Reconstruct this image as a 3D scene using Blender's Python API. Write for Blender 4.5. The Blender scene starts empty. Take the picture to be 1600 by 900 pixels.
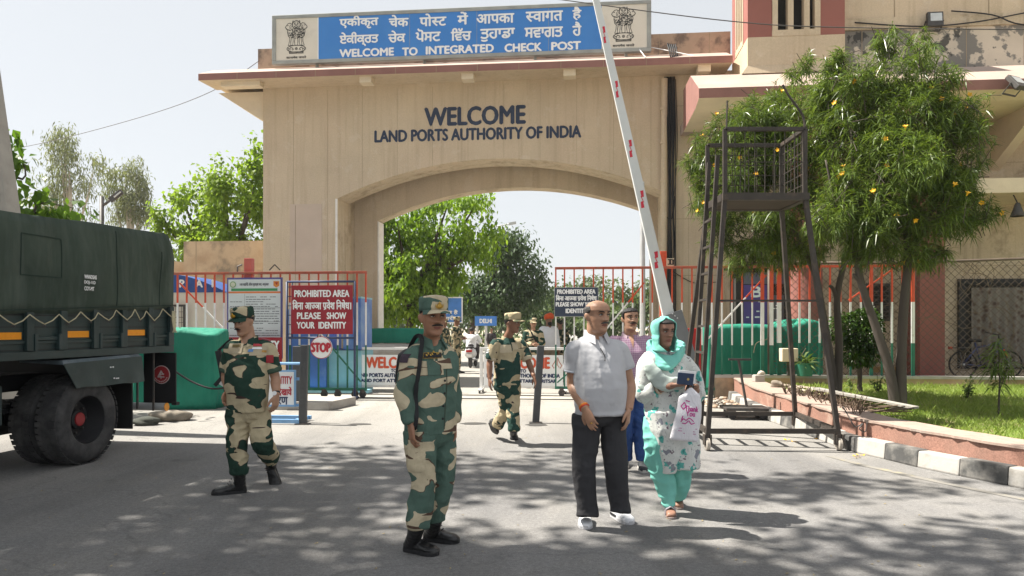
import bpy, bmesh, math, random
import numpy as np
from mathutils import Vector, Matrix
from mathutils.bvhtree import BVHTree
from mathutils.geometry import tessellate_polygon, delaunay_2d_cdt
R = math.radians
rnd = random.Random(7)
S = bpy.context.scene
COL = S.collection
# ------------------------------------------------------------------ camera, sky, sun, exposure
FPX, CX, HY, EYE = 1150.0, 800.0, 511.0, 1.53        # focal length and horizon in the photo's own pixels, eye height in m
cam = bpy.data.cameras.new('camera'); camo = bpy.data.objects.new('camera', cam); COL.objects.link(camo)
cam.sensor_width = 36; cam.lens = FPX/1600*36; cam.shift_y = (HY-450)/1600
cam.clip_start = 0.05; cam.clip_end = 3000
camo.location = (0, 0, EYE); camo.rotation_euler = (R(90), 0, 0); S.camera = camo
ELEV = R(57); AZ = Vector((-0.98, 0.18)).normalized()
SUN = Vector((AZ.x*math.cos(ELEV), AZ.y*math.cos(ELEV), math.sin(ELEV)))
world = bpy.data.worlds.new('World'); S.world = world; world.use_nodes = True
wn = world.node_tree; bg = wn.nodes['Background']
sky = wn.nodes.new('ShaderNodeTexSky'); sky.sky_type = 'NISHITA'; sky.sun_disc = False
sky.sun_elevation = ELEV; sky.sun_rotation = math.atan2(SUN.x, SUN.y)
sky.air_density = 1.0; sky.dust_density = 1.5; sky.ozone_density = 1.0; sky.altitude = 200
hs = wn.nodes.new('ShaderNodeHueSaturation'); hs.inputs['Saturation'].default_value = .5; wn.links.new(sky.outputs[0], hs.inputs['Color']); 
hzm = wn.nodes.new('ShaderNodeMix'); hzm.data_type = 'RGBA'; hzm.inputs[0].default_value = .8; wn.links.new(hs.outputs[0], hzm.inputs[6]); hzm.inputs[7].default_value = (3.2, 3.27, 3.3, 1)   # flat, dusty white sky
wn.links.new(hzm.outputs[2], bg.inputs[0]); bg.inputs[1].default_value = 0.10
sl = bpy.data.lights.new('sun', 'SUN'); sl.energy = 5.0; sl.angle = R(0.55); sl.color = (1, .94, .84)
so = bpy.data.objects.new('sun', sl); COL.objects.link(so); so.rotation_euler = SUN.to_track_quat('Z', 'Y').to_euler(); so.location = SUN*60
S.view_settings.view_transform = 'Standard'; S.view_settings.look = 'None'
S.view_settings.exposure = 1.3; S.view_settings.gamma = 1
S.render.engine = 'CYCLES'
S.cycles.max_bounces = 8; S.cycles.diffuse_bounces = 4; S.cycles.transparent_max_bounces = 12; S.cycles.transmission_bounces = 4
S.cycles.use_denoising = True
try: S.cycles.denoiser = 'OPENIMAGEDENOISE'
except Exception: pass
S.cycles.volume_bounces = 0; S.cycles.sample_clamp_indirect = 8

# ------------------------------------------------------------------ measuring helpers (photo pixel + distance -> metres)
def W(px, py, Y): return Vector(((px-CX)/FPX*Y, Y, EYE-(py-HY)/FPX*Y))
def G(px, py, z=0.0):
    Y = FPX*(EYE-z)/(py-HY); return Vector(((px-CX)/FPX*Y, Y, z))
GA = R(5.5); GC, GS = math.cos(GA), math.sin(GA); GO = (-0.35, 20.0)
def gu(px, v):                                   # along the gateway's front at depth v behind its face
    k = (px-CX)/FPX
    return (k*(GO[1]+v*GC)-GO[0]-v*GS)/(GC+k*GS)
def gY(u, v): return GO[1]-u*GS+v*GC
def gz(py, u, v): return EYE-(py-HY)/FPX*gY(u, v)
def gw(u, v, z=0): return Vector((GO[0]+u*GC+v*GS, GO[1]-u*GS+v*GC, z))
def gp(px, py, v): u = gu(px, v); return u, gz(py, u, v)

# ------------------------------------------------------------------ objects
def tag(o, label=None, cat=None, group=None, kind=None):
    if label: o['label'] = label
    if cat: o['category'] = cat
    if group: o['group'] = group
    if kind: o['kind'] = kind
    return o
def thing(name, label, cat, loc=(0, 0, 0), rz=0, group=None):
    o = bpy.data.objects.new(name, None); COL.objects.link(o); o.location = loc; o.rotation_euler = (0, 0, rz); o.empty_display_size = .2
    return tag(o, label, cat, group)
def copy_tree(o, parent=None):
    c = o.copy(); COL.objects.link(c); c.parent = parent
    for ch in [x for x in COL.objects if x.parent == o]: copy_tree(ch, c)
    return c
def ortho(d):
    d = Vector(d).normalized(); a = Vector((0, 0, 1)) if abs(d.z) < .9 else Vector((1, 0, 0))
    s = d.cross(a).normalized(); return s, s.cross(d).normalized()
def catmull(pts, n):
    P = [np.array(p, float) for p in pts]; out = []
    for i in range(len(P)-1):
        p0 = P[max(i-1, 0)]; p1 = P[i]; p2 = P[i+1]; p3 = P[min(i+2, len(P)-1)]
        for k in range(n):
            t = k/n; out.append(.5*((2*p1)+(-p0+p2)*t+(2*p0-5*p1+4*p2-p3)*t*t+(-p0+3*p1-3*p2+p3)*t**3))
    out.append(P[-1]); return out
class MB:
    def __init__(s): s.v = []; s.f = []; s.m = []
    def add(s, vs, fs, mi=0):
        b = len(s.v); s.v += [tuple(map(float, v)) for v in vs]; s.f += [tuple(b+i for i in f) for f in fs]; s.m += [mi]*len(fs); return s
    def hexa(s, p, mi=0): return s.add(p, [(0, 3, 2, 1), (4, 5, 6, 7), (0, 1, 5, 4), (1, 2, 6, 5), (2, 3, 7, 6), (3, 0, 4, 7)], mi)
    def box(s, x0, x1, y0, y1, z0, z1, mi=0):
        return s.hexa([(x0, y0, z0), (x1, y0, z0), (x1, y1, z0), (x0, y1, z0), (x0, y0, z1), (x1, y0, z1), (x1, y1, z1), (x0, y1, z1)], mi)
    def obox(s, c, ex, ey, ez, mi=0):              # centre and three half-axis vectors
        c, ex, ey, ez = map(Vector, (c, ex, ey, ez))
        return s.hexa([c-ex-ey-ez, c+ex-ey-ez, c+ex+ey-ez, c-ex+ey-ez, c-ex-ey+ez, c+ex-ey+ez, c+ex+ey+ez, c-ex+ey+ez], mi)
    def bar(s, a, b, w, h, up=(0, 0, 1), mi=0):    # rectangular bar between two points
        a, b = Vector(a), Vector(b); d = (b-a); L = d.length
        if L < 1e-6: return s
        d /= L; u = Vector(up)
        if abs(u.dot(d)) > .98: u = Vector((0, 1, 0))
        sd = d.cross(u).normalized(); u = sd.cross(d)
        return s.obox((a+b)/2, d*L/2, sd*w/2, u*h/2, mi)
    def loft(s, rings, mi=0, cap=True, closed=True):
        n = len(rings[0]); b = []; vs = []
        for r in rings: vs += list(r)
        fs = []
        for i in range(len(rings)-1):
            for j in range(n if closed else n-1):
                k = (j+1) % n; fs.append((i*n+j, i*n+k, (i+1)*n+k, (i+1)*n+j))
        if cap: fs.append(tuple(range(n-1, -1, -1))); fs.append(tuple((len(rings)-1)*n+j for j in range(n)))
        return s.add(vs, fs, mi)
    def tube(s, pts, r, n=8, mi=0, cap=True):
        pts = [Vector(p) for p in pts]; rs = r if hasattr(r, '__len__') else [r]*len(pts)
        rings = []; sd = None
        for i, p in enumerate(pts):
            d = (pts[min(i+1, len(pts)-1)]-pts[max(i-1, 0)])
            d = d.normalized() if d.length > 1e-9 else Vector((0, 0, 1))
            if sd is None: sd, up = ortho(d)
            else:
                sd = (sd-d*sd.dot(d)); sd = sd.normalized() if sd.length > 1e-6 else ortho(d)[0]
                up = sd.cross(d)
            rings.append([p+(sd*math.cos(2*math.pi*k/n)+up*math.sin(2*math.pi*k/n))*rs[i] for k in range(n)])
        return s.loft(rings, mi, cap)
    def ctube(s, pts, rs, k=5, n=10, mi=0):        # smooth tube through points with radii
        q = catmull([list(p)+[r] for p, r in zip(pts, rs)], k)
        return s.tube([x[:3] for x in q], [max(x[3], .0008) for x in q], n, mi)
    def ell(s, c, r, n=16, m=10, rot=None, mi=0):
        c = Vector(c); rings = []
        for i in range(1, m):
            a = math.pi*i/m; z = -math.cos(a); q = math.sin(a); ring = []
            for j in range(n):
                t = 2*math.pi*j/n; p = Vector((r[0]*q*math.cos(t), r[1]*q*math.sin(t), r[2]*z))
                ring.append(c+(rot @ p if rot else p))
            rings.append(ring)
        return s.loft(rings, mi)
    def prism(s, poly, o, ex, ey, en, d, mi=0):    # polygon in (ex, ey) extruded by d along en
        o, ex, ey, en = map(Vector, (o, ex, ey, en)); n = len(poly)
        a = [o+ex*p[0]+ey*p[1] for p in poly]; b = [q+en*d for q in a]
        return s.add(a+b, [tuple(range(n-1, -1, -1)), tuple(range(n, 2*n))]+[(i, (i+1) % n, n+(i+1) % n, n+i) for i in range(n)], mi)
    def lathe(s, prof, c, axis=(0, 0, 1), n=24, mi=0, cap=True):   # profile of (radius, height)
        c = Vector(c); ax = Vector(axis).normalized(); a, b = ortho(ax)
        return s.loft([[c+ax*h+(a*math.cos(2*math.pi*k/n)+b*math.sin(2*math.pi*k/n))*max(r, 1e-4) for k in range(n)] for r, h in prof], mi, cap)
    def stroke(s, pts, w, o, ex, ey, off=0, mi=0):  # painted line of width w in a plane
        o, ex, ey = map(Vector, (o, ex, ey)); en = ex.cross(ey).normalized()
        for i in range(len(pts)-1):
            a, b = Vector(pts[i]), Vector(pts[i+1]); d = b-a
            if d.length < 1e-9: continue
            d.normalize(); q = Vector((-d.y, d.x))*w/2; a = a-d*w*.3; b = b+d*w*.3
            h = off+.0004*(i % 3)
            s.add([o+ex*p.x+ey*p.y+en*h for p in (a-q, b-q, b+q, a+q)], [(0, 1, 2, 3)], mi)
        return s
    def mesh(s, name):
        me = bpy.data.meshes.new(name); me.from_pydata(s.v, [], s.f); me.update(); return me
    def build(s, name, mats, parent=None, smooth=False, bevel=0, recalc=True, loc=None, rz=0, auto=None):
        me = s.mesh(name); mats = mats if isinstance(mats, (list, tuple)) else [mats]
        for m in mats: me.materials.append(m)
        me.polygons.foreach_set('material_index', s.m)
        if recalc or bevel:
            bm = bmesh.new(); bm.from_mesh(me)
            if recalc: bmesh.ops.recalc_face_normals(bm, faces=bm.faces)
            if bevel:
                es = [e for e in bm.edges if len(e.link_faces) == 2 and e.calc_face_angle(0) > .5]
                bmesh.ops.bevel(bm, geom=es, offset=bevel, segments=2, affect='EDGES', profile=.6, clamp_overlap=True)
            bm.to_mesh(me); bm.free()
        if smooth: me.polygons.foreach_set('use_smooth', [True]*len(me.polygons))
        if auto: me.polygons.foreach_set('use_smooth', [True]*len(me.polygons)); me.set_sharp_from_angle(angle=R(auto))
        o = bpy.data.objects.new(name, me); COL.objects.link(o); o.parent = parent
        if loc is not None: o.location = loc
        o.rotation_euler = (0, 0, rz)
        return o
def npmesh(name, V, F, mat, parent=None, smooth=False):     # V (n,3), F (m,4) arrays
    me = bpy.data.meshes.new(name); V = np.ascontiguousarray(V, np.float32); F = np.ascontiguousarray(F, np.int32)
    k = F.shape[1]
    me.vertices.add(len(V)); me.vertices.foreach_set('co', V.ravel())
    me.loops.add(F.size); me.loops.foreach_set('vertex_index', F.ravel())
    me.polygons.add(len(F)); me.polygons.foreach_set('loop_start', np.arange(len(F), dtype=np.int32)*k)
    me.update(calc_edges=True); me.validate()
    for m in (mat if isinstance(mat, (list, tuple)) else [mat]): me.materials.append(m)
    if smooth: me.polygons.foreach_set('use_smooth', [True]*len(me.polygons))
    o = bpy.data.objects.new(name, me); COL.objects.link(o); o.parent = parent; return o

# ------------------------------------------------------------------ materials
MATS = {}
def _n(nt, t, **k):
    n = nt.nodes.new(t)
    for a, b in k.items(): setattr(n, a, b)
    return n
def noise(nt, vec, scale, detail=3, rough=.55, dist=0):
    n = _n(nt, 'ShaderNodeTexNoise'); n.inputs['Scale'].default_value = scale; n.inputs['Detail'].default_value = detail
    n.inputs['Roughness'].default_value = rough; n.inputs['Distortion'].default_value = dist
    nt.links.new(vec, n.inputs['Vector']); return n.outputs[0]
def ramp(nt, fac, stops, interp='LINEAR'):
    r = _n(nt, 'ShaderNodeValToRGB'); r.color_ramp.interpolation = interp; e = r.color_ramp.elements
    while len(e) < len(stops): e.new(.5)
    for el, (p, c) in zip(e, stops):
        el.position = p; el.color = (c, c, c, 1) if not hasattr(c, '__len__') else (*c, 1)
    nt.links.new(fac, r.inputs[0]); return r.outputs[0]
def mix(nt, fac, a, b, blend='MIX'):
    m = _n(nt, 'ShaderNodeMix', data_type='RGBA', blend_type=blend)
    for sock, val in ((m.inputs[0], fac), (m.inputs[6], a), (m.inputs[7], b)):
        if isinstance(val, bpy.types.NodeSocket): nt.links.new(val, sock)
        elif hasattr(val, '__len__'): sock.default_value = (*val[:3], 1)
        else: sock.default_value = val
    return m.outputs[2]
def newmat(name):
    m = bpy.data.materials.new(name); m.use_nodes = True; nt = m.node_tree
    b = nt.nodes['Principled BSDF']; tc = _n(nt, 'ShaderNodeTexCoord'); return m, nt, b, tc.outputs['Object']
def bump(nt, b, h, strength, dist=.01):
    n = _n(nt, 'ShaderNodeBump'); n.inputs['Strength'].default_value = strength; n.inputs['Distance'].default_value = dist
    nt.links.new(h, n.inputs['Height']); nt.links.new(n.outputs[0], b.inputs['Normal'])
def mapped(nt, vec, sc):
    m = _n(nt, 'ShaderNodeMapping'); m.inputs['Scale'].default_value = sc; nt.links.new(vec, m.inputs[0]); return m.outputs[0]
def mat(name, col, rough=.8, var=.12, vs=3.0, bmp=0, bs=40, metal=0, spec=.35, stain=None, stain2=None, stretch=None, bdist=.01, bdet=4):
    if name in MATS: return MATS[name]
    m, nt, b, vec = newmat(name)
    if stretch: vec = mapped(nt, vec, stretch)
    c = mix(nt, ramp(nt, noise(nt, vec, vs, 5), [(.3, 0), (.7, 1)]), [x*(1-var) for x in col], [min(1, x*(1+var)) for x in col])
    for st in (stain, stain2):
        if st:
            sc, ss, lo, hi, amt = st
            f = ramp(nt, noise(nt, vec, ss, 6, .62), [(lo, 0), (hi, amt)])
            c = mix(nt, f, c, sc)
    nt.links.new(c, b.inputs['Base Color'])
    b.inputs['Roughness'].default_value = rough; b.inputs['Metallic'].default_value = metal; b.inputs['Specular IOR Level'].default_value = spec
    if bmp: bump(nt, b, noise(nt, vec, bs, bdet), bmp, bdist)
    MATS[name] = m; return m
def leafmat(name, c1, c2, trans=.45, rough=.5, clump=1.2):
    if name in MATS: return MATS[name]
    m, nt, b, vec = newmat(name)
    g = _n(nt, 'ShaderNodeNewGeometry')
    c = mix(nt, g.outputs['Random Per Island'], c1, c2)
    c = mix(nt, ramp(nt, noise(nt, vec, clump, 2), [(.35, 0), (.65, .45)]), c, [x*.62 for x in c1])
    nt.links.new(c, b.inputs['Base Color']); b.inputs['Roughness'].default_value = rough; b.inputs['Specular IOR Level'].default_value = .4
    t = _n(nt, 'ShaderNodeBsdfTranslucent'); tcol = mix(nt, 1.0, c, (1.0, 1.0, .45), 'MULTIPLY'); nt.links.new(tcol, t.inputs[0])
    ms = _n(nt, 'ShaderNodeMixShader'); ms.inputs[0].default_value = trans
    nt.links.new(b.outputs[0], ms.inputs[1]); nt.links.new(t.outputs[0], ms.inputs[2]); nt.links.new(ms.outputs[0], nt.nodes['Material Output'].inputs[0])
    MATS[name] = m; return m

# ------------------------------------------------------------------ lettering
_tc = {}
def _contours(txt, off=0.0):
    if (txt, off) in _tc: return _tc[(txt, off)]
    c = bpy.data.curves.new('t', 'FONT'); c.body = txt; c.size = 1; c.resolution_u = 3
    o = bpy.data.objects.new('t', c); COL.objects.link(o)
    dg = bpy.context.evaluated_depsgraph_get(); dg.update()
    cu = o.evaluated_get(dg).to_curve(dg); res = []
    for sp in cu.splines:
        bp = sp.bezier_points; n = len(bp); pts = []
        if n == 0: pts = [(p.co.x, p.co.y) for p in sp.points]
        for i in range(n):
            p, q = bp[i], bp[(i+1) % n]
            for k in range(3):
                t = k/3; a = (1-t)**3*p.co+3*(1-t)**2*t*p.handle_right+3*(1-t)*t*t*q.handle_left+t**3*q.co
                pts.append((a.x, a.y))
        if len(pts) > 2: res.append(pts)
    o.to_curve_clear(); bpy.data.objects.remove(o); bpy.data.curves.remove(c)
    _tc[(txt, off)] = res; return res
def _area(p): return sum(p[i-1][0]*p[i][1]-p[i][0]*p[i-1][1] for i in range(len(p)))/2
def _inside(pt, p):
    x, y = pt; c = False; n = len(p)
    for i in range(n):
        (x1, y1), (x2, y2) = p[i-1], p[i]
        if (y1 > y) != (y2 > y) and x < (x2-x1)*(y-y1)/(y2-y1)+x1: c = not c
    return c
def _clip(p, xm):
    out = []
    for i in range(len(p)):
        a, b = p[i-1], p[i]
        if (a[0] <= xm) != (b[0] <= xm):
            t = (xm-a[0])/(b[0]-a[0]); out.append((xm, a[1]+t*(b[1]-a[1])))
        if b[0] <= xm: out.append(b)
    return out
HALF = {}
def layout(txt):
    """contours of a line; {X} is the half form of X (its stem cut away), / after a letter hangs the slanting ra-stroke on it"""
    segs = []; cur = ''; i = 0
    while i < len(txt):
        if txt[i] == '{':
            if cur: segs.append(('t', cur)); cur = ''
            j = txt.index('}', i); segs.append(('h', txt[i+1:j])); i = j+1; continue
        if txt[i] == '/' and len(txt) > 1:
            if cur: segs.append(('t', cur)); cur = ''
            segs.append(('r', '')); i += 1; continue
        cur += txt[i]; i += 1
    if cur: segs.append(('t', cur))
    x = 0; out = []
    for k, t in segs:
        if k == 'r': out.append([(x-.42, .0), (x-.38, -.07), (x-.13, .16), (x-.13, .25)]); continue
        lead = len(t)-len(t.lstrip(' ')); tail = len(t)-len(t.rstrip(' ')); x += .27*lead; t2 = t.strip(' ')
        if not t2: continue
        cs = _contours(t2); mx = max(p[0] for c in cs for p in c); mn = min(p[0] for c in cs for p in c)
        if k == 'h':
            xm = mn+(mx-mn)*.68; mx = xm
        nb0 = len(out); out += [[(p[0]+x, p[1]) for p in c] for c in cs]
        if k == 'h': HALF.update({id(c): x+xm for c in out[nb0:]})
        x += mx-(.0 if k == 'h' else -.005) + .27*tail
    return out
def lettering(mb, txt, o, ex, ey, width=None, height=None, bold=0.0, align='C', mi=0, off=.003, slant=0, kx=1.0):
    """paint txt on the plane (o, ex, ey): o is the centre (or left end) of the line at mid height; fits width and/or cap height"""
    HALF.clear(); cs = layout(txt) if any(ord(c) > 255 for c in txt) else _contours(txt)
    o, ex, ey = Vector(o), Vector(ex).normalized(), Vector(ey).normalized(); en = ex.cross(ey).normalized()
    xs = [min(p[0], HALF.get(id(c), 1e9)) for c in cs for p in c]; ys = [p[1] for c in cs for p in c]
    x0, x1, y0, y1 = min(xs), max(xs), min(ys), max(ys)
    sy = height/(y1-y0) if height else None; sx = width/(x1-x0) if width else None
    sx = sx or sy*kx; sy = sy or sx
    outs = [c for c in cs if _area(c) < 0]; holes = [c for c in cs if _area(c) >= 0]
    if sum(abs(_area(c)) for c in outs) < sum(abs(_area(c)) for c in holes): outs, holes = holes, outs
    xc = (x0+x1)/2 if align == 'C' else x0
    pieces = []
    if any(ord(c) > 255 for c in txt):          # Indic outlines overlap: triangulate all edges, keep what winds round
        grp = {}
        for c in cs: grp.setdefault(HALF.get(id(c)), []).append(c)
        for lim, gs in grp.items():
            V2, E2 = [], []
            for c in gs:
                n0 = len(V2); V2 += [Vector((p[0], p[1])) for p in c]; E2 += [(n0+i, n0+(i+1) % len(c)) for i in range(len(c))]
            r = delaunay_2d_cdt(V2, E2, [], 0, 1e-6); P3 = [(v.x, v.y) for v in r[0]]
            bb = [(min(p[0] for p in c), max(p[0] for p in c), c) for c in gs]; fl, tr = [], []
            for t in r[2]:
                x = sum(P3[i][0] for i in t)/3; y = sum(P3[i][1] for i in t)/3; wn_ = 0
                for xa, xb, c in bb:
                    if xa <= x <= xb and _inside((x, y), c): wn_ += 1 if _area(c) < 0 else -1
                if wn_ == 0: continue
                q = [P3[i] for i in t]
                if lim is not None: q = _clip(q, lim)
                if len(q) > 2: tr.append(tuple(range(len(fl), len(fl)+len(q)))); fl += [Vector((a, b, 0)) for a, b in q]
            pieces.append((fl, tr))
    offs = [(0, 0)] if not bold else [(-bold, 0), (bold, 0), (0, -bold*.8), (0, bold*.8)]
    for bi, (bx, by) in enumerate(offs):
        for pi_, (flat, tris) in enumerate(pieces):
            h = off+bi*.00022+pi_*.00005
            if tris: mb.add([o+ex*(((p.x-xc)*sx+bx)+slant*p.y*sy)+ey*((p.y-(y0+y1)/2)*sy+by)+en*h for p in flat], tris, mi)
        for ci, c in enumerate(outs if not pieces else []):
            hs = [h for h in holes if _inside(h[0], c)]
            polys = [[Vector((p[0], p[1], 0)) for p in q] for q in [c]+hs]
            flat = [p for q in polys for p in q]
            tris = tessellate_polygon(polys)
            h = off+bi*.00022+(ci % 4)*.00005
            if id(c) in HALF:
                P2 = []; T2 = []
                for t in tris:
                    q = _clip([(flat[i].x, flat[i].y) for i in t], HALF[id(c)])
                    if len(q) > 2: T2.append(tuple(range(len(P2), len(P2)+len(q)))); P2 += [Vector((a, b, 0)) for a, b in q]
                flat, tris = P2, T2
                if not flat: continue
            mb.add([o+ex*(((p.x-xc)*sx+bx)+slant*p.y*sy)+ey*((p.y-(y0+y1)/2)*sy+by)+en*h for p in flat], [tuple(t) for t in tris], mi)
    return mb
# ================================================================== THE SETTING
def gthing(name, label, cat, u, v, group=None): 
    o = thing(name, label, cat, gw(u, v), -GA, group); o['_u'] = 0; del o['_u']; GOFF[o.name] = (-u, -v, 0); return o
GOFF = {}
def gb(mb, name, mats, root, **k):                 # build a part given in gateway coordinates under its root
    return mb.build(name, mats, root, loc=GOFF[root.name], **k)

# ---- materials
M_asph = None
def ground_mats():
    m, nt, b, vec = newmat('asphalt')
    base = mix(nt, ramp(nt, noise(nt, vec, .35, 5, .6), [(.35, 0), (.65, 1)]), (.150, .148, .149), (.205, .20, .195))
    dust = ramp(nt, noise(nt, mapped(nt, vec, (1, .5, 1)), .9, 6, .65), [(.45, 0), (.75, .55)])
    base = mix(nt, dust, base, (.27, .255, .23))
    sep = _n(nt, 'ShaderNodeSeparateXYZ'); nt.links.new(vec, sep.inputs[0])
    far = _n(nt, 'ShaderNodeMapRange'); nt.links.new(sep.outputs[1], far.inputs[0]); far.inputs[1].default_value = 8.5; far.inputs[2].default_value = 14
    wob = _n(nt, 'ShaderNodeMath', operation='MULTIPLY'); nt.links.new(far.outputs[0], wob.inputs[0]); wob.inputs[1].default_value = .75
    base = mix(nt, wob.outputs[0], base, (.32, .305, .275))       # dusty asphalt by the gate, its sunlit paleness put into the colour
    sp = mix(nt, .5, ramp(nt, noise(nt, vec, 95, 3, .75), [(.30, .35), (.46, .92), (.56, 1.02), (.70, 2.1)]), ramp(nt, noise(nt, vec, 30, 4, .75), [(.30, .55), (.5, 1), (.70, 1.5)]))
    base = mix(nt, 1, base, sp, 'MULTIPLY')
    tr_k = ramp(nt, noise(nt, mapped(nt, vec, (1.1, .12, 1)), 1.3, 4, .6), [(.38, .86), (.5, 1.0), (.66, 1.10)]); base = mix(nt, 1, base, tr_k, 'MULTIPLY')
    oil = ramp(nt, noise(nt, vec, 1.7, 3, .5), [(.66, 1.0), (.74, .74)]); base = mix(nt, 1, base, oil, 'MULTIPLY')
    crack = _n(nt, 'ShaderNodeTexVoronoi', feature='DISTANCE_TO_EDGE'); crack.inputs['Scale'].default_value = .33
    wv = _n(nt, 'ShaderNodeVectorMath', operation='ADD'); nz = _n(nt, 'ShaderNodeTexNoise'); nz.inputs['Scale'].default_value = 2.2; nz.inputs['Detail'].default_value = 5
    nt.links.new(vec, nz.inputs['Vector']); nt.links.new(vec, wv.inputs[0]); nt.links.new(nz.outputs[1], wv.inputs[1]); nt.links.new(wv.outputs[0], crack.inputs['Vector'])
    base = mix(nt, ramp(nt, crack.outputs[0], [(0, .3), (.006, 0)]), base, (.05, .05, .05))
    nt.links.new(base, b.inputs['Base Color']); b.inputs['Roughness'].default_value = .88; b.inputs['Specular IOR Level'].default_value = .3
    bump(nt, b, noise(nt, vec, 120, 4, .7), .55, .006)
    return m
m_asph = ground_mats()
m_earth = mat('dry earth', (.40, .345, .26), .95, .2, .4, .5, 30)
def plaster(name, col, dark, pale, amt, patchy):
    m, nt, b, vec = newmat(name)
    c = mix(nt, ramp(nt, noise(nt, vec, .55, 6, .6), [(.32, 0), (.68, 1)]), [x*.90 for x in col], [min(1, x*1.06) for x in col])
    c = mix(nt, ramp(nt, noise(nt, vec, .35, 3), [(.45, 0), (.7, .35)]), c, (.60, .455, .335))
    st = ramp(nt, noise(nt, mapped(nt, vec, (3.2, 3.2, .16)), 1.7, 5, .65), [(.50, 0), (.72, amt)])       # rain streaks
    c = mix(nt, st, c, dark)
    bl = ramp(nt, noise(nt, vec, 1.3, 7, .68), [(.52, 0), (.62, patchy)]); c = mix(nt, bl, c, dark)
    pl = ramp(nt, noise(nt, vec, 2.1, 6, .65), [(.57, 0), (.63, .4)]); c = mix(nt, pl, c, pale)
    sp = ramp(nt, noise(nt, vec, 26, 4, .7), [(.35, .93), (.65, 1.05)]); c = mix(nt, 1, c, sp, 'MULTIPLY')
    nt.links.new(c, b.inputs['Base Color']); b.inputs['Roughness'].default_value = .92; b.inputs['Specular IOR Level'].default_value = .2
    bump(nt, b, noise(nt, vec, 24, 6, .7), .35, .02); return m
m_tan = plaster('tan plaster', (.58, .475, .345), (.36, .275, .185), (.63, .54, .43), .42, .10)
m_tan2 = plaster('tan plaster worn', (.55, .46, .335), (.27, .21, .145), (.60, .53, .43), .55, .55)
m_patch = mat('pinkish plaster patch', (.54, .435, .35), .9, .06, 1.5, .25, 60)
m_joint = mat('plaster joint', (.33, .26, .18), .9)
m_cream = mat('cream plaster', (.66, .56, .42), .85, .08, 1.5, .2, 60, stain=((.48, .38, .26), 1.4, .52, .75, .5))
m_white = mat('white wash', (.74, .71, .66), .85, .08, 6, .2, 50, stain=((.45, .40, .33), 5, .58, .75, .6))
m_red = mat('red oxide fascia', (.27, .135, .115), .85, .12, 2, .2, 50, stain=((.24, .12, .10), 1.5, .5, .75, .6))
m_pink = mat('faded red plaster', (.29, .115, .095), .9, .08, 1.4, .25, 50, stain=((.22, .10, .085), 1.1, .48, .75, .5))
m_slab = mat('sun bleached slab', (.37, .29, .25), .9, .1, 1.4, .2, 40, stain=((.45, .34, .28), 2, .5, .7, .5))
m_soot = mat('stained parapet', (.42, .31, .23), .95, .1, 1.5, .3, 50, stain=((.13, .10, .085), 1.7, .50, .60, .8), stain2=((.50, .34, .26), 1.2, .5, .62, .5))
m_mould = mat('mouldy plaster', (.56, .49, .40), .95, .08, 2, .3, 50, stain=((.16, .155, .145), 1.7, .50, .535, .9), stain2=((.05, .05, .048), 2.6, .565, .60, .9))
m_concrete = mat('concrete', (.38, .36, .33), .92, .12, 3, .4, 60, stain=((.22, .2, .18), 2.5, .5, .75, .6))
m_granite = mat('pink granite chips', (.31, .165, .125), .8, .3, 60, .25, 90, stain=((.22, .14, .11), 1.6, .45, .7, .7), stain2=((.46, .36, .29), 2.6, .55, .7, .6))
m_granite_cap = mat('worn granite cap', (.36, .27, .225), .85, .15, 14, .3, 70, stain=((.30, .26, .23), 2, .48, .7, .7))
m_kw = mat('white kerb paint', (.40, .385, .36), .85, .06, 6, .3, 40, stain=((.30, .28, .25), 5, .5, .66, .8))
m_kb = mat('black kerb paint', (.075, .075, .074), .85, .2, 6, .3, 40, stain=((.30, .285, .26), 3.5, .44, .66, .75))
m_metal_dk = mat('dark steel', (.05, .047, .045), .55, .2, 8, .15, 80, spec=.5, stain=((.16, .10, .07), 9, .55, .72, .6))
m_black = mat('black', (.018, .018, .02), .6, .15, 5)
m_dark = mat('dark opening', (.03, .028, .025), .9)
m_red_paint = mat('orange red paint', (.60, .085, .035), .5, .1, 6, .1, 60, stain=((.40, .10, .06), 8, .56, .7, .5))
m_wht_paint = mat('white paint', (.76, .76, .75), .5, .05, 6, .1, 60, stain=((.42, .38, .33), 9, .6, .72, .6))
m_grn_paint = mat('green paint', (.025, .15, .10), .5, .12, 6, .1, 60)
m_galv = mat('galvanised steel', (.55, .56, .56), .45, .08, 5, .05, 60, metal=.5)
m_navy_txt = mat('navy lettering paint', (.035, .05, .09), .7, .25, 7)
m_brown_wall = mat('weathered boundary plaster', (.46, .35, .24), .95, .1, 1.2, .3, 50, stain=((.13, .115, .095), 1.1, .52, .66, .75), stain2=((.33, .22, .14), .8, .48, .62, .6))

# ---- ground, road
g = MB(); g.add([(-400, -200, -.004), (400, -200, -.004), (400, 900, -.004), (-400, 900, -.004)], [(0, 1, 2, 3)])
tag(g.build('ground', m_earth), kind='structure')
KERB = [G(*p) for p in ((1600, 764), (1518, 748), (1467, 737), (1422, 728), (1391, 720), (1362, 713), (1318, 702), (1251, 676), (1194, 655), (1158, 639), (1133, 622))]
KERB = [Vector((10, .5, 0)), Vector((7.4, 3, 0)), Vector((5.75, 5.2, 0)), Vector((5.2, 6.2, 0))]+KERB
r = MB(); dr = Vector((GS, GC, 0)); a = gw(-9, -3.2); b2 = gw(5.0, -3.2)
pts = [Vector((-30, -30, 0)), Vector((30, -30, 0)), Vector((30, .5, 0))]+[k+Vector((.12, 0, 0)) for k in KERB]+[gw(4.9, -3.5), gw(4.9, 120), gw(-4.9, 120), gw(-4.9, -3.0), gw(-14, -3.0), Vector((-30, 12, 0))]
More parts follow.
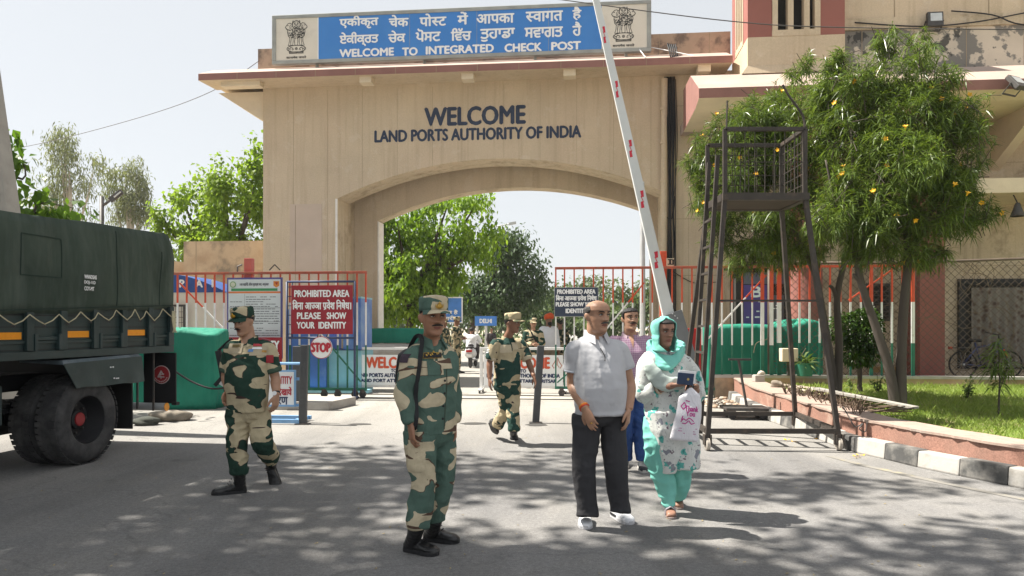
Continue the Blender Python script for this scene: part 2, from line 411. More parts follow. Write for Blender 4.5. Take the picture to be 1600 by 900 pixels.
r.add([(p.x, p.y, 0) for p in pts], [tuple(range(len(pts)))])
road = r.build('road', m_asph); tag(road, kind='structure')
m_track = mat('gate track concrete', (.36, .34, .30), .9, .12, 3, .3, 60, stain=((.2, .18, .16), 2, .5, .7, .6))
tk = MB(); u0 = -9.5
tk.add([gw(-9.5, -4.62, .004), gw(5.2, -4.62, .004), gw(5.2, -3.2, .004), gw(-9.5, -3.2, .004)], [(0, 1, 2, 3)])
tag(tk.build('concrete_path', m_track), kind='structure')
rl = MB()
for v in (-4.42, -3.62): rl.box(-9.0, 5.0, v-.03, v+.03, .006, .022)
ro = rl.build('gate_rail', m_metal_dk, loc=gw(0, 0), rz=-GA); tag(ro, 'pair of dark steel rails let into the concrete strip under the sliding gates', 'rail')
# painted edge line and yellowish traces on the road by the kerb
m_yel = mat('faded yellow road paint', (.42, .36, .17), .9, .1, 4, stain=((.22, .21, .195), 3, .25, .45, .97))
ln = MB(); L = [k+Vector((-.55, 0, 0)) for k in KERB[2:10]]
for i in range(len(L)-1):
    ln.add([L[i]+Vector((0, 0, .004)), L[i]+Vector((.1, 0, .004)), L[i+1]+Vector((.1, 0, .004)), L[i+1]+Vector((0, 0, .004))], [(0, 1, 2, 3)])
tag(ln.build('road_marking', m_yel), kind='structure')
# manhole-like dark patches seen on the road
pt = MB()
for px, py, rx, ry in ((740, 662, .20, .14), (562, 663, .18, .10), (838, 664, .16, .16)):
    c = G(px, py); pt.add([(c.x+rx*math.cos(t*math.pi/7)*(1+.2*math.sin(3*t)), c.y+ry*math.sin(t*math.pi/7), .005) for t in range(14)], [tuple(range(14))])
tag(pt.build('road_patch', mat('bitumen patch', (.06, .058, .055), .9)), kind='structure')

# ---- the gateway
gate = gthing('gateway_arch', 'wide tan arched gateway spanning the road with WELCOME painted above the opening', 'gateway', 0, 0)
def arch_wall(mb, u0, u1, ua, ub, za, zb, apex, z1, v0, v1, mi=0, n=28, ms=1):
    cz = [(ua+(ub-ua)*i/n, (za+(zb-za)*i/n)+(apex-(za+zb)/2)*(1-(2*i/n-1)**2)) for i in range(n+1)]
    for v in (v0, v1):
        mb.add([(u0, v, 0), (ua, v, 0), (ua, v, za), (ua, v, z1), (u0, v, z1)], [(0, 1, 2, 3, 4)], mi)
        mb.add([(ub, v, 0), (u1, v, 0), (u1, v, z1), (ub, v, z1), (ub, v, zb)], [(0, 1, 2, 3, 4)], mi)
        for i in range(n):
            a, b = cz[i], cz[i+1]; mb.add([(a[0], v, a[1]), (b[0], v, b[1]), (b[0], v, z1), (a[0], v, z1)], [(0, 1, 2, 3)], mi)
    for i in range(n):
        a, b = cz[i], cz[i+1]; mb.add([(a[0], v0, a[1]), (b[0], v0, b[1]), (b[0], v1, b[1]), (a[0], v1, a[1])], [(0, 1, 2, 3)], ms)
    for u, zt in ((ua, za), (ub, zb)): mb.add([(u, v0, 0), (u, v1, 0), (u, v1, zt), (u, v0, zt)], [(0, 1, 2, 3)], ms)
    for u in (u0, u1): mb.add([(u, v0, 0), (u, v1, 0), (u, v1, z1), (u, v0, z1)], [(0, 1, 2, 3)], mi)
    mb.add([(u0, v0, z1), (u1, v0, z1), (u1, v1, z1), (u0, v1, z1)], [(0, 1, 2, 3)], mi); return cz
w = MB()
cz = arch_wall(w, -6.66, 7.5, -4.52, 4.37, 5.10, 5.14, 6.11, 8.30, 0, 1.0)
# joints in the plaster, scribed vertically about every metre and across the right-hand pier
for i in range(-6, 8):
    u = i*.985+.13; zb = 0.0
    for j in range(len(cz)-1):
        if cz[j][0] <= u <= cz[j+1][0]: zb = cz[j][1]+.02
    w.box(u-.0035, u+.0035, -.003, .02, zb, 8.12, 2)
for z in (2.9, 4.4, 5.9, 7.4): w.box(4.6, 6.6, -.003, .02, z-.006, z+.006, 2)
w.box(gu(453, 0), gu(503, 0), -.008, .02, 0, gz(319, -5.5, 0), 3)
w.box(gu(457, 0)+.08, gu(457, 0)+.095, -.011, .02, 0, gz(321, -5.5, 0), 2)
w.box(-4.575, -4.515, -.010, .012, 0, 5.09, 4)                       # whitened corner strip of the left pier
gb(w, 'front_wall', [m_tan, m_tan2, m_joint, m_patch, m_white], gate)
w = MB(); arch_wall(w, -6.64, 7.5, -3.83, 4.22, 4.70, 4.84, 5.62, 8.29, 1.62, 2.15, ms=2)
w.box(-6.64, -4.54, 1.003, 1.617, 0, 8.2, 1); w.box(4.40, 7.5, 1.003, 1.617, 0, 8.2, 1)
w.box(-3.833, -3.80, 1.60, 2.16, 0, 4.68, 3)
gb(w, 'inner_arch', [m_tan, m_tan2, m_tan2, m_white], gate)
w = MB()
prof = [(0.0, 8.30), (0.0, 8.215), (-1.0, 8.155), (-1.0, 8.335), (-.2, 8.70), (2.9, 8.70), (2.9, 8.301)]
uL, uR = -8.02, 6.0
w.add([(uL, v, z) for v, z in prof]+[(uR, v, z) for v, z in prof], [tuple(range(7)), tuple(range(13, 6, -1))])
nn = len(prof)
for i in range(nn): w.add([(uL, *prof[i]), (uR, *prof[i]), (uR, *prof[(i+1) % nn]), (uL, *prof[(i+1) % nn])], [(0, 1, 2, 3)], {2: 1, 3: 2, 4: 2}.get(i, 0))
for i in range(1, 13): w.box(uL+i*1.08, uL+i*1.08+.012, -1.004, -.99, 8.158, 8.333, 3)
gb(w, 'roof', [m_tan, m_red, m_slab, m_joint], gate)
w = MB(); w.prism([(-6.66, 7.32), (-8.0, 8.15), (-6.66, 8.15)], (0, .06, 0), (1, 0, 0), (0, 0, 1), (0, 1, 0), 2.5)
gb(w, 'eave_soffit', m_cream, gate)
for px in (572, 731, 890, 1100):
    u = gu(px, -.8); w = MB(); w.box(u-.16, u+.16, -.88, -.56, 8.00, 8.20); gb(w, 'bracket', m_cream, gate, bevel=.01)
w = MB(); w.box(-7.5, -6.4, -.80, -.52, 8.04, 8.20); gb(w, 'bracket', m_cream, gate, bevel=.01)
w = MB(); w.box(-6.81, 6.14, .0, .25, 8.702, 9.33)
for u in (4.3, 5.6): w.box(u-.008, u+.008, -.003, .02, 8.72, 9.33, 1)
gb(w, 'parapet', [m_soot, m_joint], gate)
w = MB()
lettering(w, 'WELCOME', (-.67, -.004, 7.29), (1, 0, 0), (0, 0, 1), 2.75, .485, bold=.026)
lettering(w, 'LAND PORTS AUTHORITY OF INDIA', (-.62, -.004, 6.79), (1, 0, 0), (0, 0, 1), 5.66, .315, bold=.018)
gb(w, 'lettering', m_navy_txt, gate, recalc=False)

# ---- sign board on the gateway roof
m_blue = mat('sign blue', (.045, .21, .58), .45, .06, 1.2, spec=.4, stain=((.07, .25, .60), .7, .5, .7, .6))
m_signcream = mat('sign cream', (.66, .62, .54), .5, .05, 2, stain=((.5, .46, .40), 1.6, .55, .75, .5))
m_signwhite = mat('sign lettering white', (.82, .83, .84), .5, .03)
m_frame = mat('sign frame grey', (.33, .34, .32), .55, .15, 3, metal=.3)
m_ink = mat('black ink', (.03, .03, .03), .7)
sg = gthing('welcome_sign', 'long blue trilingual welcome sign with state emblems at both ends on the gateway roof', 'sign', -1.08, -.45)
w = MB(); z0, z1 = 8.72, 10.06; ul, ur = -6.21, 4.04
w.box(ul, ur, -.45, -.30, z0, z0+.10); w.box(ul, ur, -.45, -.30, z1-.10, z1); w.box(ul, ul+.11, -.45, -.30, z0+.1, z1-.1); w.box(ur-.11, ur, -.45, -.30, z0+.1, z1-.1)
for u in (-5, -2, 1, 3.4): w.bar((u, -.3, 9.7), (u, .1, 9.1), .05, .05); w.box(u-.04, u+.04, -.3, -.24, 8.6, 9.9)
gb(w, 'frame', m_frame, sg, bevel=.012)
e1, e2 = gu(497, -.43), gu(940, -.43)
w = MB(); w.box(e1, e2, -.43, -.32, z0+.1, z1-.1, 0); w.box(ul+.11, e1-.002, -.428, -.32, z0+.1, z1-.1, 1); w.box(e2+.002, ur-.11, -.428, -.32, z0+.1, z1-.1, 1)
w.box(e1-.012, e1+.012, -.434, -.4, z0+.1, z1-.1, 2)
for px in (640, 745, 857): w.box(gu(px, -.43)-.004, gu(px, -.43)+.004, -.4325, -.4, z0+.1, z1-.1, 3)
gb(w, 'panel', [m_blue, m_signcream, m_signwhite, m_frame], sg)
w = MB(); X, Z = (1, 0, 0), (0, 0, 1)
def signword(t, pxa, pxb, zc, h, bold):
    a, b = gu(pxa, -.434), gu(pxb, -.434); lettering(w, t, ((a+b)/2, -.435, zc), X, Z, b-a, h, bold=bold)
zz = lambda py, px: gz(py, gu(px, -.434), -.434)
hi = [('एकीकृत', 531, 591, 34.5, 20), ('चेक', 608, 638, 32.5, 18), ('पो{स}ट', 656, 697, 31, 19), ('में', 715, 731, 28.5, 19), ('आपका', 745, 803, 29, 14), ('{स}वागत', 822, 879, 25.5, 15), ('है', 895, 908, 21, 20)]
for t, a, b, y, h in hi: signword(t, a, b, zz(y, (a+b)/2), h*.0172, .012)
pu = [('ਏਕੀਕ੍ਰਤ', 531, 591, 61, 22), ('ਚੇਕ', 607, 633, 57, 18), ('ਪੋਸਟ', 650, 688, 54.5, 20), ('ਿਵੱਚ', 705, 736, 53.5, 19), ('ਤੁਹਾਡਾ', 751, 804, 54.5, 19), ('ਸਵਾਗਤ', 820, 879, 50.5, 15), ('ਹੈ', 895, 908, 45, 21)]
for t, a, b, y, h in pu: signword(t, a, b, zz(y, (a+b)/2), h*.0172, .012)
for t, a, b, y in (('WELCOME', 531, 615, 82), ('TO', 629, 652, 80.5), ('INTEGRATED', 666, 771, 77), ('CHECK', 789, 846, 74), ('POST', 862, 907, 71.5)): signword(t, a, b, zz(y, (a+b)/2), .205, .014)
gb(w, 'lettering', m_signwhite, sg, recalc=False)
def emblem(cu, zb, h):
    w = MB(); o = Vector((cu, -.4285, zb)); X, Z = Vector((1, 0, 0)), Vector((0, 0, 1)); k = h; t = .011
    def st(pts, wd=t, off=.002): w.stroke([(p[0]*k, p[1]*k) for p in pts], wd*k*1.15, o, X, Z, off)
    def ring(cx, cy, rx, ry, wd=t, n=16, a0=0, a1=2*math.pi): st([(cx+rx*math.cos(a0+(a1-a0)*i/n), cy+ry*math.sin(a0+(a1-a0)*i/n)) for i in range(n+1)], wd)
    # bell-less capital: abacus drum with wheel, plinth
    ring(0, .16, .285, .10, .018, 24); st([(-.22, .065), (.22, .065)], .02); st([(-.20, .035), (-.20, .065)]); st([(.20, .035), (.20, .065)]); st([(-.21, .03), (.21, .03)], .024)
    ring(0, .16, .034, .034, .012, 12)
    for q in range(6): st([(0, .16), (.03*math.cos(q*1.047), .16+.03*math.sin(q*1.047))], .006)
    for s in (-1, 1):
        st([(s*.09, .13), (s*.11, .18), (s*.17, .20), (s*.20, .15), (s*.23, .17)], .016); st([(s*.12, .11), (s*.13, .15)], .012); st([(s*.19, .11), (s*.185, .15)], .012); st([(s*.235, .12), (s*.25, .19)], .012)
    st([(-.24, .255), (.24, .255)], .014)
    # legs and paws
    for x, dx in ((-.17, -.03), (-.065, -.01), (.065, .01), (.17, .03)):
        st([(x-.03, .50), (x-.026+dx*.4, .38), (x-.03+dx, .285), (x-.05+dx, .262)], .012); st([(x+.035, .50), (x+.02+dx*.4, .38), (x+.03+dx, .285), (x+.045+dx, .262)], .012)
        st([(x+.008, .48), (x+.004+dx*.5, .34)], .005)
    # chests and manes: dense curls
    rr = random.Random(3)
    for i in range(150):
        a = rr.uniform(-.26, .26); b = rr.uniform(.47, .76)
        lim = .25-.9*max(0, .56-b)
        if abs(a) > lim: continue
        wv = .02; st([(a-wv, b+.012), (a, b-.010), (a+wv*.8, b+.014)], .010)
    for s in (-1, 1):
        st([(s*.26, .74), (s*.265, .64), (s*.24, .53), (s*.19, .48)], .016); st([(s*.105, .74), (s*.12, .62), (s*.10, .50), (s*.02, .455)], .014)
        # side heads in profile
        st([(s*.13, .88), (s*.19, .915), (s*.25, .90), (s*.285, .86), (s*.325, .81), (s*.33, .775), (s*.295, .765), (s*.30, .735), (s*.26, .725), (s*.26, .70)], .016)
        st([(s*.24, .85), (s*.27, .84)], .016); st([(s*.16, .87), (s*.20, .82), (s*.19, .74)], .012); st([(s*.14, .84), (s*.165, .78), (s*.15, .72)], .012)
        st([(s*.115, .80), (s*.125, .88), (s*.105, .955)], .012)
    # front head
    ring(0, .86, .118, .115, .018, 20); ring(0, .825, .06, .045, .014, 14, math.pi, 2*math.pi)
    for s in (-1, 1):
        ring(s*.045, .885, .018, .014, .012, 8); st([(s*.02, .925), (s*.07, .915)], .012); st([(s*.012, .88), (s*.025, .835), (0, .828)], .012); st([(s*.07, .955), (s*.10, .985), (s*.115, .94)], .014)
        st([(s*.03, .80), (s*.075, .83)], .010)
    st([(-.04, .80), (0, .79), (.04, .80)], .014); st([(-.05, .975), (0, .985), (.05, .975)], .012)
    gb(w, 'emblem', m_ink, sg, recalc=False)
    w = MB(); lettering(w, 'स{त}यमेव जयते', (cu, -.431, zb-.085), (1, 0, 0), (0, 0, 1), h*.60, .07, bold=.003); gb(w, 'motto', m_ink, sg, recalc=False)
emblem((ul+.11+e1)/2-.02, 8.985, .93); emblem((ur-.11+e2)/2-.02, 8.985, .93)

# ---- pipes and cables down the right pier
pc = gthing('drain_pipe', 'cream painted drain pipe running down the right pier beside the cables', 'pipe', gu(1037, -.08), -.08)
u = gu(1037, -.1); w = MB(); w.tube([(u, -.1, .1), (u, -.1, 3.6), (u+.02, -.1, 8.1)], .085, 12)
for z in (1.2, 3.2, 5.4, 6.4, 7.3): w.tube([(u, -.1, z-.03), (u, -.1, z+.03)], .10, 12)
gb(w, 'pipe', m_tan, pc, auto=40)
cb = gthing('cable_bundle', 'thick bundle of black cables hanging down the pier from the roof edge', 'cables', gu(1049, -.1), -.1)
w = MB(); u = gu(1049, -.12)
for i in range(9):
    du = (i-4)*.027; q = random.Random(i)
    w.tube(catmull([(u+du*1.2-.05, -.1, 8.15), (u+du, -.10-q.random()*.05, 6.8), (u+du*.7+q.uniform(-.03, .03), -.12, 5), (u+du+.02+q.uniform(-.03, .03), -.11-q.random()*.04, 3.2), (u+du*.8+.03, -.12, .2)], 4), .013+.006*q.random(), 6)
gb(w, 'cable', m_black, cb, smooth=True)
w = MB()
w.tube(catmull([(u+.1, -.03, 5.0), (u+.02, -.08, 4.4), (u-.25, -.02, 4.62), (u-.22, -.03, 5.0)], 5), .012, 6); w.tube(catmull([(u+.12, -.03, 8.1), (u+.16, -.05, 6.2), (u+.02, -.05, 4.4)], 5), .008, 6)
w.tube(catmull([(u+.05, -.05, 3.0), (u+.6, -.02, 2.7), (u+1.2, -.02, 2.72)], 5), .010, 6)
for k in range(5): w.tube([(u-.12+k*.05, -1.0+k*.03, 8.34), (u-.14+k*.05, -.5, 8.85), (u-.10+k*.05, -.2, 9.0-.02*k), (u-.05+k*.05, -.1, 8.9)], .018, 6)
gb(w, 'loose_wire', m_black, cb, smooth=True)
w = MB(); w.tube([(u-.75, -1.0, 8.36), (u-.9, -.2, 8.95)], .012, 5); w.tube([(u+.45, -1.0, 8.36), (u-.7, -.2, 8.95)], .012, 5)
gb(w, 'stay_wire', m_signwhite, cb)

# ---- building to the right: canopy, lookout turret, stained upper wall, columns
bd = gthing('office_building', 'tan building with a red edged canopy and a square turret joined to the gateway', 'building', 9, -1)
w = MB(); w.box(6.0, 22, -.6, 5, 0, 7.6)
for u in [6.9+i*1.25 for i in range(12)]: w.box(u-.006, u+.006, -.603, -.58, .4, 6.6, 1)
for z in (1.75, 3.05, 4.35, 5.6): w.box(6.0, 22, -.6032, -.58, z-.006, z+.006, 1)
gb(w, 'wall', [m_tan2, m_joint], bd)
w = MB(); prof = [(-3.15, 6.63), (-3.15, 6.85), (-1.85, 7.57), (-.595, 7.62), (-.595, 6.55), (-2.6, 6.55)]; ua, ub = 4.84, 22
n = len(prof)
w.add([(ua, v, z) for v, z in prof], [tuple(range(n))], 1); w.add([(ub, v, z) for v, z in prof], [tuple(range(n))], 1)
for i in range(n): w.add([(ua, *prof[i]), (ub, *prof[i]), (ub, *prof[(i+1) % n]), (ua, *prof[(i+1) % n])], [(0, 1, 2, 3)], {0: 1, 1: 2, 2: 2}.get(i, 0))
w.hexa([(ua, -.595, 6.55), (6.2, -.595, 6.55), (6.2, 0, 6.6), (ua, 0, 6.6), (ua, -.595, 6.85), (6.2, -.595, 7.62), (6.2, 0, 7.62), (ua, 0, 6.85)], 2)
for v0, v1 in ((-3.0, -.6),):
    for u in (6.4, 9.2, 12.4, 15.6): w.hexa([(u-.12, v1, 5.4), (u+.12, v1, 5.4), (u+.12, v0+.4, 6.4), (u-.12, v0+.4, 6.4), (u-.12, v1, 6.6), (u+.12, v1, 6.6), (u+.12, v0+.2, 6.62), (u-.12, v0+.2, 6.62)], 3)
gb(w, 'canopy', [m_cream, m_red, m_slab, m_cream], bd)
w = MB(); w.box(10.4, 22, -2.35, -.605, 4.55, 4.88); gb(w, 'beam', m_cream, bd)
w = MB(); c0, c1, vf, vb = 6.17, 8.40, -1.9, -.05     # turret
w.hexa([(c0-.14, vf-.05, 7.55), (c1+.06, vf-.05, 7.55), (c1+.06, vb, 7.55), (c0-.14, vb, 7.55), (c0, vf, 7.75), (c1, vf, 7.75), (c1, vb, 7.75), (c0, vb, 7.75)], 0)
w.box(c0, c1, vf, vb, 7.752, 8.42, 0)
w.box(c0+.003, c0+.56, vf+.003, vf+.5, 8.422, 12, 1); w.box(c1-.56, c1-.003, vf+.003, vf+.5, 8.422, 12, 1)
w.box(c0+.003, c0+.35, vb-.45, vb-.003, 8.422, 12, 1); w.box(c1-.4, c1-.003, vb-.6, vb-.003, 8.422, 12, 1)
def louvre(u0, u1, v0, v1): w.box(u0, u1, v0, v1, 8.422, 12, 0)
for ux in (.57, .93, 1.30, 1.545): louvre(c0+ux, c0+ux+.125, vf-.012, vf+.2)
for vx in (.505, .75, 1.0, 1.25): louvre(c0-.012, c0+.12, vf+vx, vf+vx+.09)
w.box(c0+.562, c1-.562, vf-.008, vf+.18, 8.4225, 8.57, 0); w.box(c0-.01, c0+.16, vf+.5, vb-.45, 8.4225, 8.57, 0)
w.box(c0-.2, c1+.2, vf-.2, vb+.2, 12.001, 12.3, 0)
w.box(c0+.36, c1-.42, vf+.45, vb-.62, 8.43, 11.9, 2)  # dark core added inside; its near-black stands in for the shaded interior
gb(w, 'turret', [m_tan, m_pink, m_dark], bd)
w = MB(); w.box(8.402, 22, -1.3, -.59, 7.60, 8.72, 0); w.box(8.402, 22, -1.36, -.59, 8.722, 8.99, 1); w.box(8.402, 22, -1.31, -.59, 8.992, 12, 2)
for u in (9.75, 11.9, 14): w.box(u-.012, u+.012, -1.315, -1.28, 8.992, 12, 3)
for u in (9.0, 10.2, 11.4, 12.7): w.box(u-.008, u+.008, -1.304, -1.28, 7.62, 8.72, 3)
gb(w, 'upper_wall', [m_mould, m_tan2, m_tan, m_joint], bd)
for u0_, u1_, rnd_ in ((7.12, 7.82, True), (9.86, 10.40, False)):
    w = MB()
    if rnd_: w.tube([((u0_+u1_)/2, -2.05, .3), ((u0_+u1_)/2, -2.05, 6.56)], .36, 24)
    else: w.box(u0_, u1_, -2.4, -1.5, .3, 6.56)
    gb(w, 'column', m_pink, bd, auto=40)
w = MB(); d0 = gu(1500, -.62); w.box(d0, d0+2.6, -.66, -.605, .5, 2.66, 0)
m_curt, nt, b, vec = newmat('patterned curtain')
wv = _n(nt, 'ShaderNodeTexVoronoi'); wv.inputs['Scale'].default_value = 7; nt.links.new(vec, wv.inputs['Vector'])
c = mix(nt, ramp(nt, wv.outputs['Distance'], [(.2, 1), (.45, 0)]), (.19, .175, .155), (.085, .055, .045)); nt.links.new(c, b.inputs['Base Color']); b.inputs['Roughness'].default_value = .95
gb(w, 'doorway', m_dark, bd)
w = MB(); zs = [.55, 1.2, 1.9, 2.5]; vs = []
for iz, z in enumerate(zs):
    for i in range(80): u = d0+.22+i*.03; vs.append((u, -.72+.035*math.sin(i*.9)*(1-.2*iz)+.02*math.sin(i*.31), z))
w.add(vs, [(iz*80+i, iz*80+i+1, iz*80+81+i, iz*80+80+i) for iz in range(3) for i in range(79)])
gb(w, 'curtain', m_curt, bd, smooth=True)
w = MB(); w.box(d0-.06, d0+.10, -.70, -.61, .5, 2.72); w.box(d0+.1, d0+2.7, -.70, -.61, 2.58, 2.72); gb(w, 'door_frame', m_black, bd)
w = MB(); u = gu(1352, -.7); u2 = gu(1387, -.7); w.box(u, u2, -.75, -.61, 1.75, 2.55, 0); w.box(u-.06, u2+.06, -.70, -.605, 1.68, 2.62, 1)
for k in range(7): w.box(u, u2, -.765, -.75, 1.8+k*.1, 1.83+k*.1, 1)
gb(w, 'window', [m_dark, m_metal_dk], bd)
w = MB(); w.box(9.3, 10.9, -1.2, -.9, .42, .56); gb(w, 'ledge', mat('ochre timber', (.34, .22, .09), .8), bd)

# ---- floodlights
def floodlight(label, p, yaw, pitch, s=1.0, grp=None):
    t = thing('floodlight', label, 'floodlight', p, yaw, grp)
    rot = Matrix.Rotation(pitch, 3, 'X')
    w = MB(); w.box(-.2*s, .2*s, -.05, .05, -.19*s, .19*s); w.box(-.07, .07, .05, .11, -.10, .10); w.v = [tuple(rot @ Vector(v)) for v in w.v]; w.build('housing', m_metal_dk, t, bevel=.012)
    w = MB(); w.box(-.13*s, .16*s, -.054, -.051, -.06*s, .15*s); w.v = [tuple(rot @ Vector(v)) for v in w.v]; w.build('lens', mat('lamp glass', (.5, .53, .55), .15, .1, 8, spec=.8), t)
    w = MB(); w.bar((-.22*s, 0, -.02), (-.22*s, .18, -.2), .03, .01); w.bar((.22*s, 0, -.02), (.22*s, .18, -.2), .03, .01); w.bar((-.22*s, .18, -.2), (.22*s, .18, -.2), .03, .03); w.build('bracket', m_metal_dk, t)
    return t
u = gu(1460, -1.5); floodlight('dark square floodlight fixed on the stained upper wall beside the turret', gw(u, -1.52, gz(31, u, -1.5)), -GA, R(-4), .9)
u = gu(1588, -3.3); floodlight('grey floodlight tilted under the red edge of the canopy at far right', gw(u, -3.35, gz(131, u, -3.3)), R(25), R(-38), 1.0)
wr = thing('wall_cable', 'dark cables sagging along the stained upper wall past the floodlight', 'cable', gw(10, -1.4, 8.9), -GA); w = MB()
for k, pts in enumerate(([(-1.2, 0, -.02), (.3, -.02, -.18), (1.6, -.02, -.12), (3.4, -.03, .12), (6, -.03, .05)], [(1.0, -.02, .16), (1.9, -.05, .02), (2.9, -.05, -.28), (6, -.04, -.22)])): w.tube(catmull(pts, 6), .016, 6)
w.build('cable', m_black, wr, smooth=True)
bl = gthing('bell_lamp', 'small grey bell shaped lamp hanging below the cream beam', 'lamp', gu(1590, -2.2), -2.2)
u = gu(1590, -2.2); z = gz(328, u, -2.2); w = MB(); w.lathe([(.04, .16), (.06, .12), (.08, .05), (.15, -.14), (.14, -.15), (.05, 0)], (u, -2.2, z), n=16); w.tube([(u, -2.2, z+.15), (u, -2.0, 4.6)], .015, 6); gb(w, 'shade', m_metal_dk, bl, smooth=True)

# ---- overhead wires
def wire(label, pts, r):
    t = MB(); t.tube(catmull(pts, 8), r, 5); o = t.build('overhead_wire', m_metal_dk, smooth=True); tag(o, label, 'wire', 'overhead wires')
wire('thin overhead wire crossing the sign and the turret', [W(700, -25, 17.5), W(880, 0, 16.6), W(1140, 33, 15.6), W(1320, 43, 15.2), W(1700, 47, 14.6)], .012)
wire('faint overhead wire rising from the left trees to the gateway roof', [W(-40, 240, 27), W(60, 225, 25.5), W(220, 183, 23.5), W(330, 143, 21.5), W(405, 95, 20.3)], .010)
# ---- left boundary walls
bw = gthing('boundary_wall', 'weathered brown boundary wall joining the left pier behind the gate', 'wall', -8.4, 1.4); w = MB(); w.box(-9.68, -6.665, 1.2, 1.5, 0, 4.10); w.box(-9.3, -9.27, 1.195, 1.21, 0, 4.1, 1); gb(w, 'wall_face', [m_brown_wall, m_joint], bw)
bw = gthing('boundary_wall', 'lower grey topped wall behind the truck tail, left of the brown wall', 'wall', -11, 1.6); w = MB(); w.hexa([(-16, 1.7, 0), (-9.0, 1.7, 0), (-9.0, 1.95, 0), (-16, 1.95, 0), (-16, 1.7, 4.2), (-9.0, 1.7, 3.42), (-9.0, 1.95, 3.42), (-16, 1.95, 4.2)]); gb(w, 'wall_face', m_brown_wall, bw)
# ================================================================== planter, kerb, lawn
def offset_line(pts, d):
    out = []
    for i, p in enumerate(pts):
        t = (pts[min(i+1, len(pts)-1)]-pts[max(i-1, 0)]).normalized(); out.append(p+Vector((t.y, -t.x, 0))*d)
    return out
def along(pts, step):
    out = [pts[0]]; acc = 0
    for i in range(len(pts)-1):
        a, b = pts[i], pts[i+1]; L = (b-a).length; s = step-acc
        while s < L: out.append(a.lerp(b, s/L)); s += step
        acc = (acc+L) % step if True else 0
    return out
KL = [Vector(p) for p in KERB]
kerb_c = [Vector(p) for p in catmull(KL, 6)]
blocks = along(kerb_c, .50)
kroot = thing('striped_kerb', 'worn kerb painted in black and white blocks curving along the planter', 'kerb', (4.3, 9, 0))
for nm, par, mt in (('white_block', 0, m_kw), ('black_block', 1, m_kb)):
    w = MB()
    for i in range(len(blocks)-1):
        if i % 2 != par: continue
        a, b = blocks[i], blocks[i+1]; t = (b-a).normalized(); s = Vector((t.y, -t.x, 0)); b = b-t*.006; q = random.Random(i)
        h = .185+q.uniform(-.008, .008)
        w.hexa([a, b, b+s*.17, a+s*.17, a+s*.02+Vector((0, 0, h)), b+s*.02+Vector((0, 0, h)), b+s*.17+Vector((0, 0, h)), a+s*.17+Vector((0, 0, h))])
    w.build(nm, mt, kroot, bevel=.018, loc=(-4.3, -9, 0))
pw = thing('planter_wall', 'low pink granite planter wall with a worn cap behind the striped kerb', 'wall', (4.6, 9, 0))
f0 = offset_line(kerb_c, .175); f1 = offset_line(kerb_c, .30); f2 = offset_line(kerb_c, .62)
HW = .42
def HF(y): return min(.42, max(.34, .345+.010*(y-7)))
w = MB()
for i in range(len(f0)-1):
    a, b, c, d = f0[i], f0[i+1], f1[i+1], f1[i]; za, zc = Vector((0, 0, HF(a.y))), Vector((0, 0, HF(b.y))); w.hexa([a, b, c, d, a+za, b+zc, c+zc, d+za])
w.build('wall_face', m_granite, pw, loc=(-4.6, -9, 0))
w = MB(); q = random.Random(2); fc = offset_line(kerb_c, .15); e = [Vector((q.uniform(-.012, .018), 0, 0)) for _ in fc]
for i in range(len(f0)-1):
    a, b, c, d = fc[i]+e[i], fc[i+1]+e[i+1], f2[i+1], f2[i]; z0, z1 = Vector((0, 0, HF(a.y)+.002)), Vector((0, 0, HF(b.y)+.002)); t_ = Vector((0, 0, .026)); w.hexa([a+z0, b+z1, c+z1, d+z0, a+z0+t_, b+z1+t_, c+z1+t_, d+z0+t_])
w.build('wall_cap', m_granite_cap, pw, loc=(-4.6, -9, 0))
# back kerb wall carrying the fences
VB = -3.6
bk = gthing('fence_footing', 'low cream topped footing wall under the tricolour fence behind the lawn', 'wall', 9, VB)
w = MB(); w.box(5.1, 22, VB-.12, VB+.12, 0, .44, 0); w.box(5.08, 22, VB-.16, VB+.14, .442, .50, 1); gb(w, 'wall_face', [m_brown_wall, m_concrete], bk)
# lawn soil and grass
ZL = .30
lw = MB(); f2c = f2[::1]; bl_ = [gw(u, VB-.1, 0) for u in np.linspace(5.15, 22, len(f2c))][::-1]
for i in range(len(f2c)-1):
    a, b, c, d = f2c[i], f2c[i+1], bl_[i+1], bl_[i]
    lw.add([(p.x, p.y, ZL) for p in (a, b, c, d)], [(0, 1, 2, 3)])
m_soil, nt, b_, vec = newmat('lawn soil'); c = mix(nt, ramp(nt, noise(nt, vec, 1.6, 5), [(.40, 0), (.55, 1)]), (.26, .21, .12), (.20, .28, .06)); nt.links.new(c, b_.inputs['Base Color']); b_.inputs['Roughness'].default_value = .95
bump(nt, b_, noise(nt, vec, 40, 4), .6, .03)
tag(lw.build('lawn', m_soil), kind='structure')
def in_lawn(x, y):
    # right of planter cap, in front of the footing
    k = min(range(len(f2)), key=lambda i: abs(f2[i].y-y)); u = (x-GO[0])*GC-(y-GO[1])*GS; v = (x-GO[0])*GS+(y-GO[1])*GC
    return x > f2[k].x+.03 and v < VB-.2
nr = np.random.default_rng(4); V = []; F = []
cnt = 0
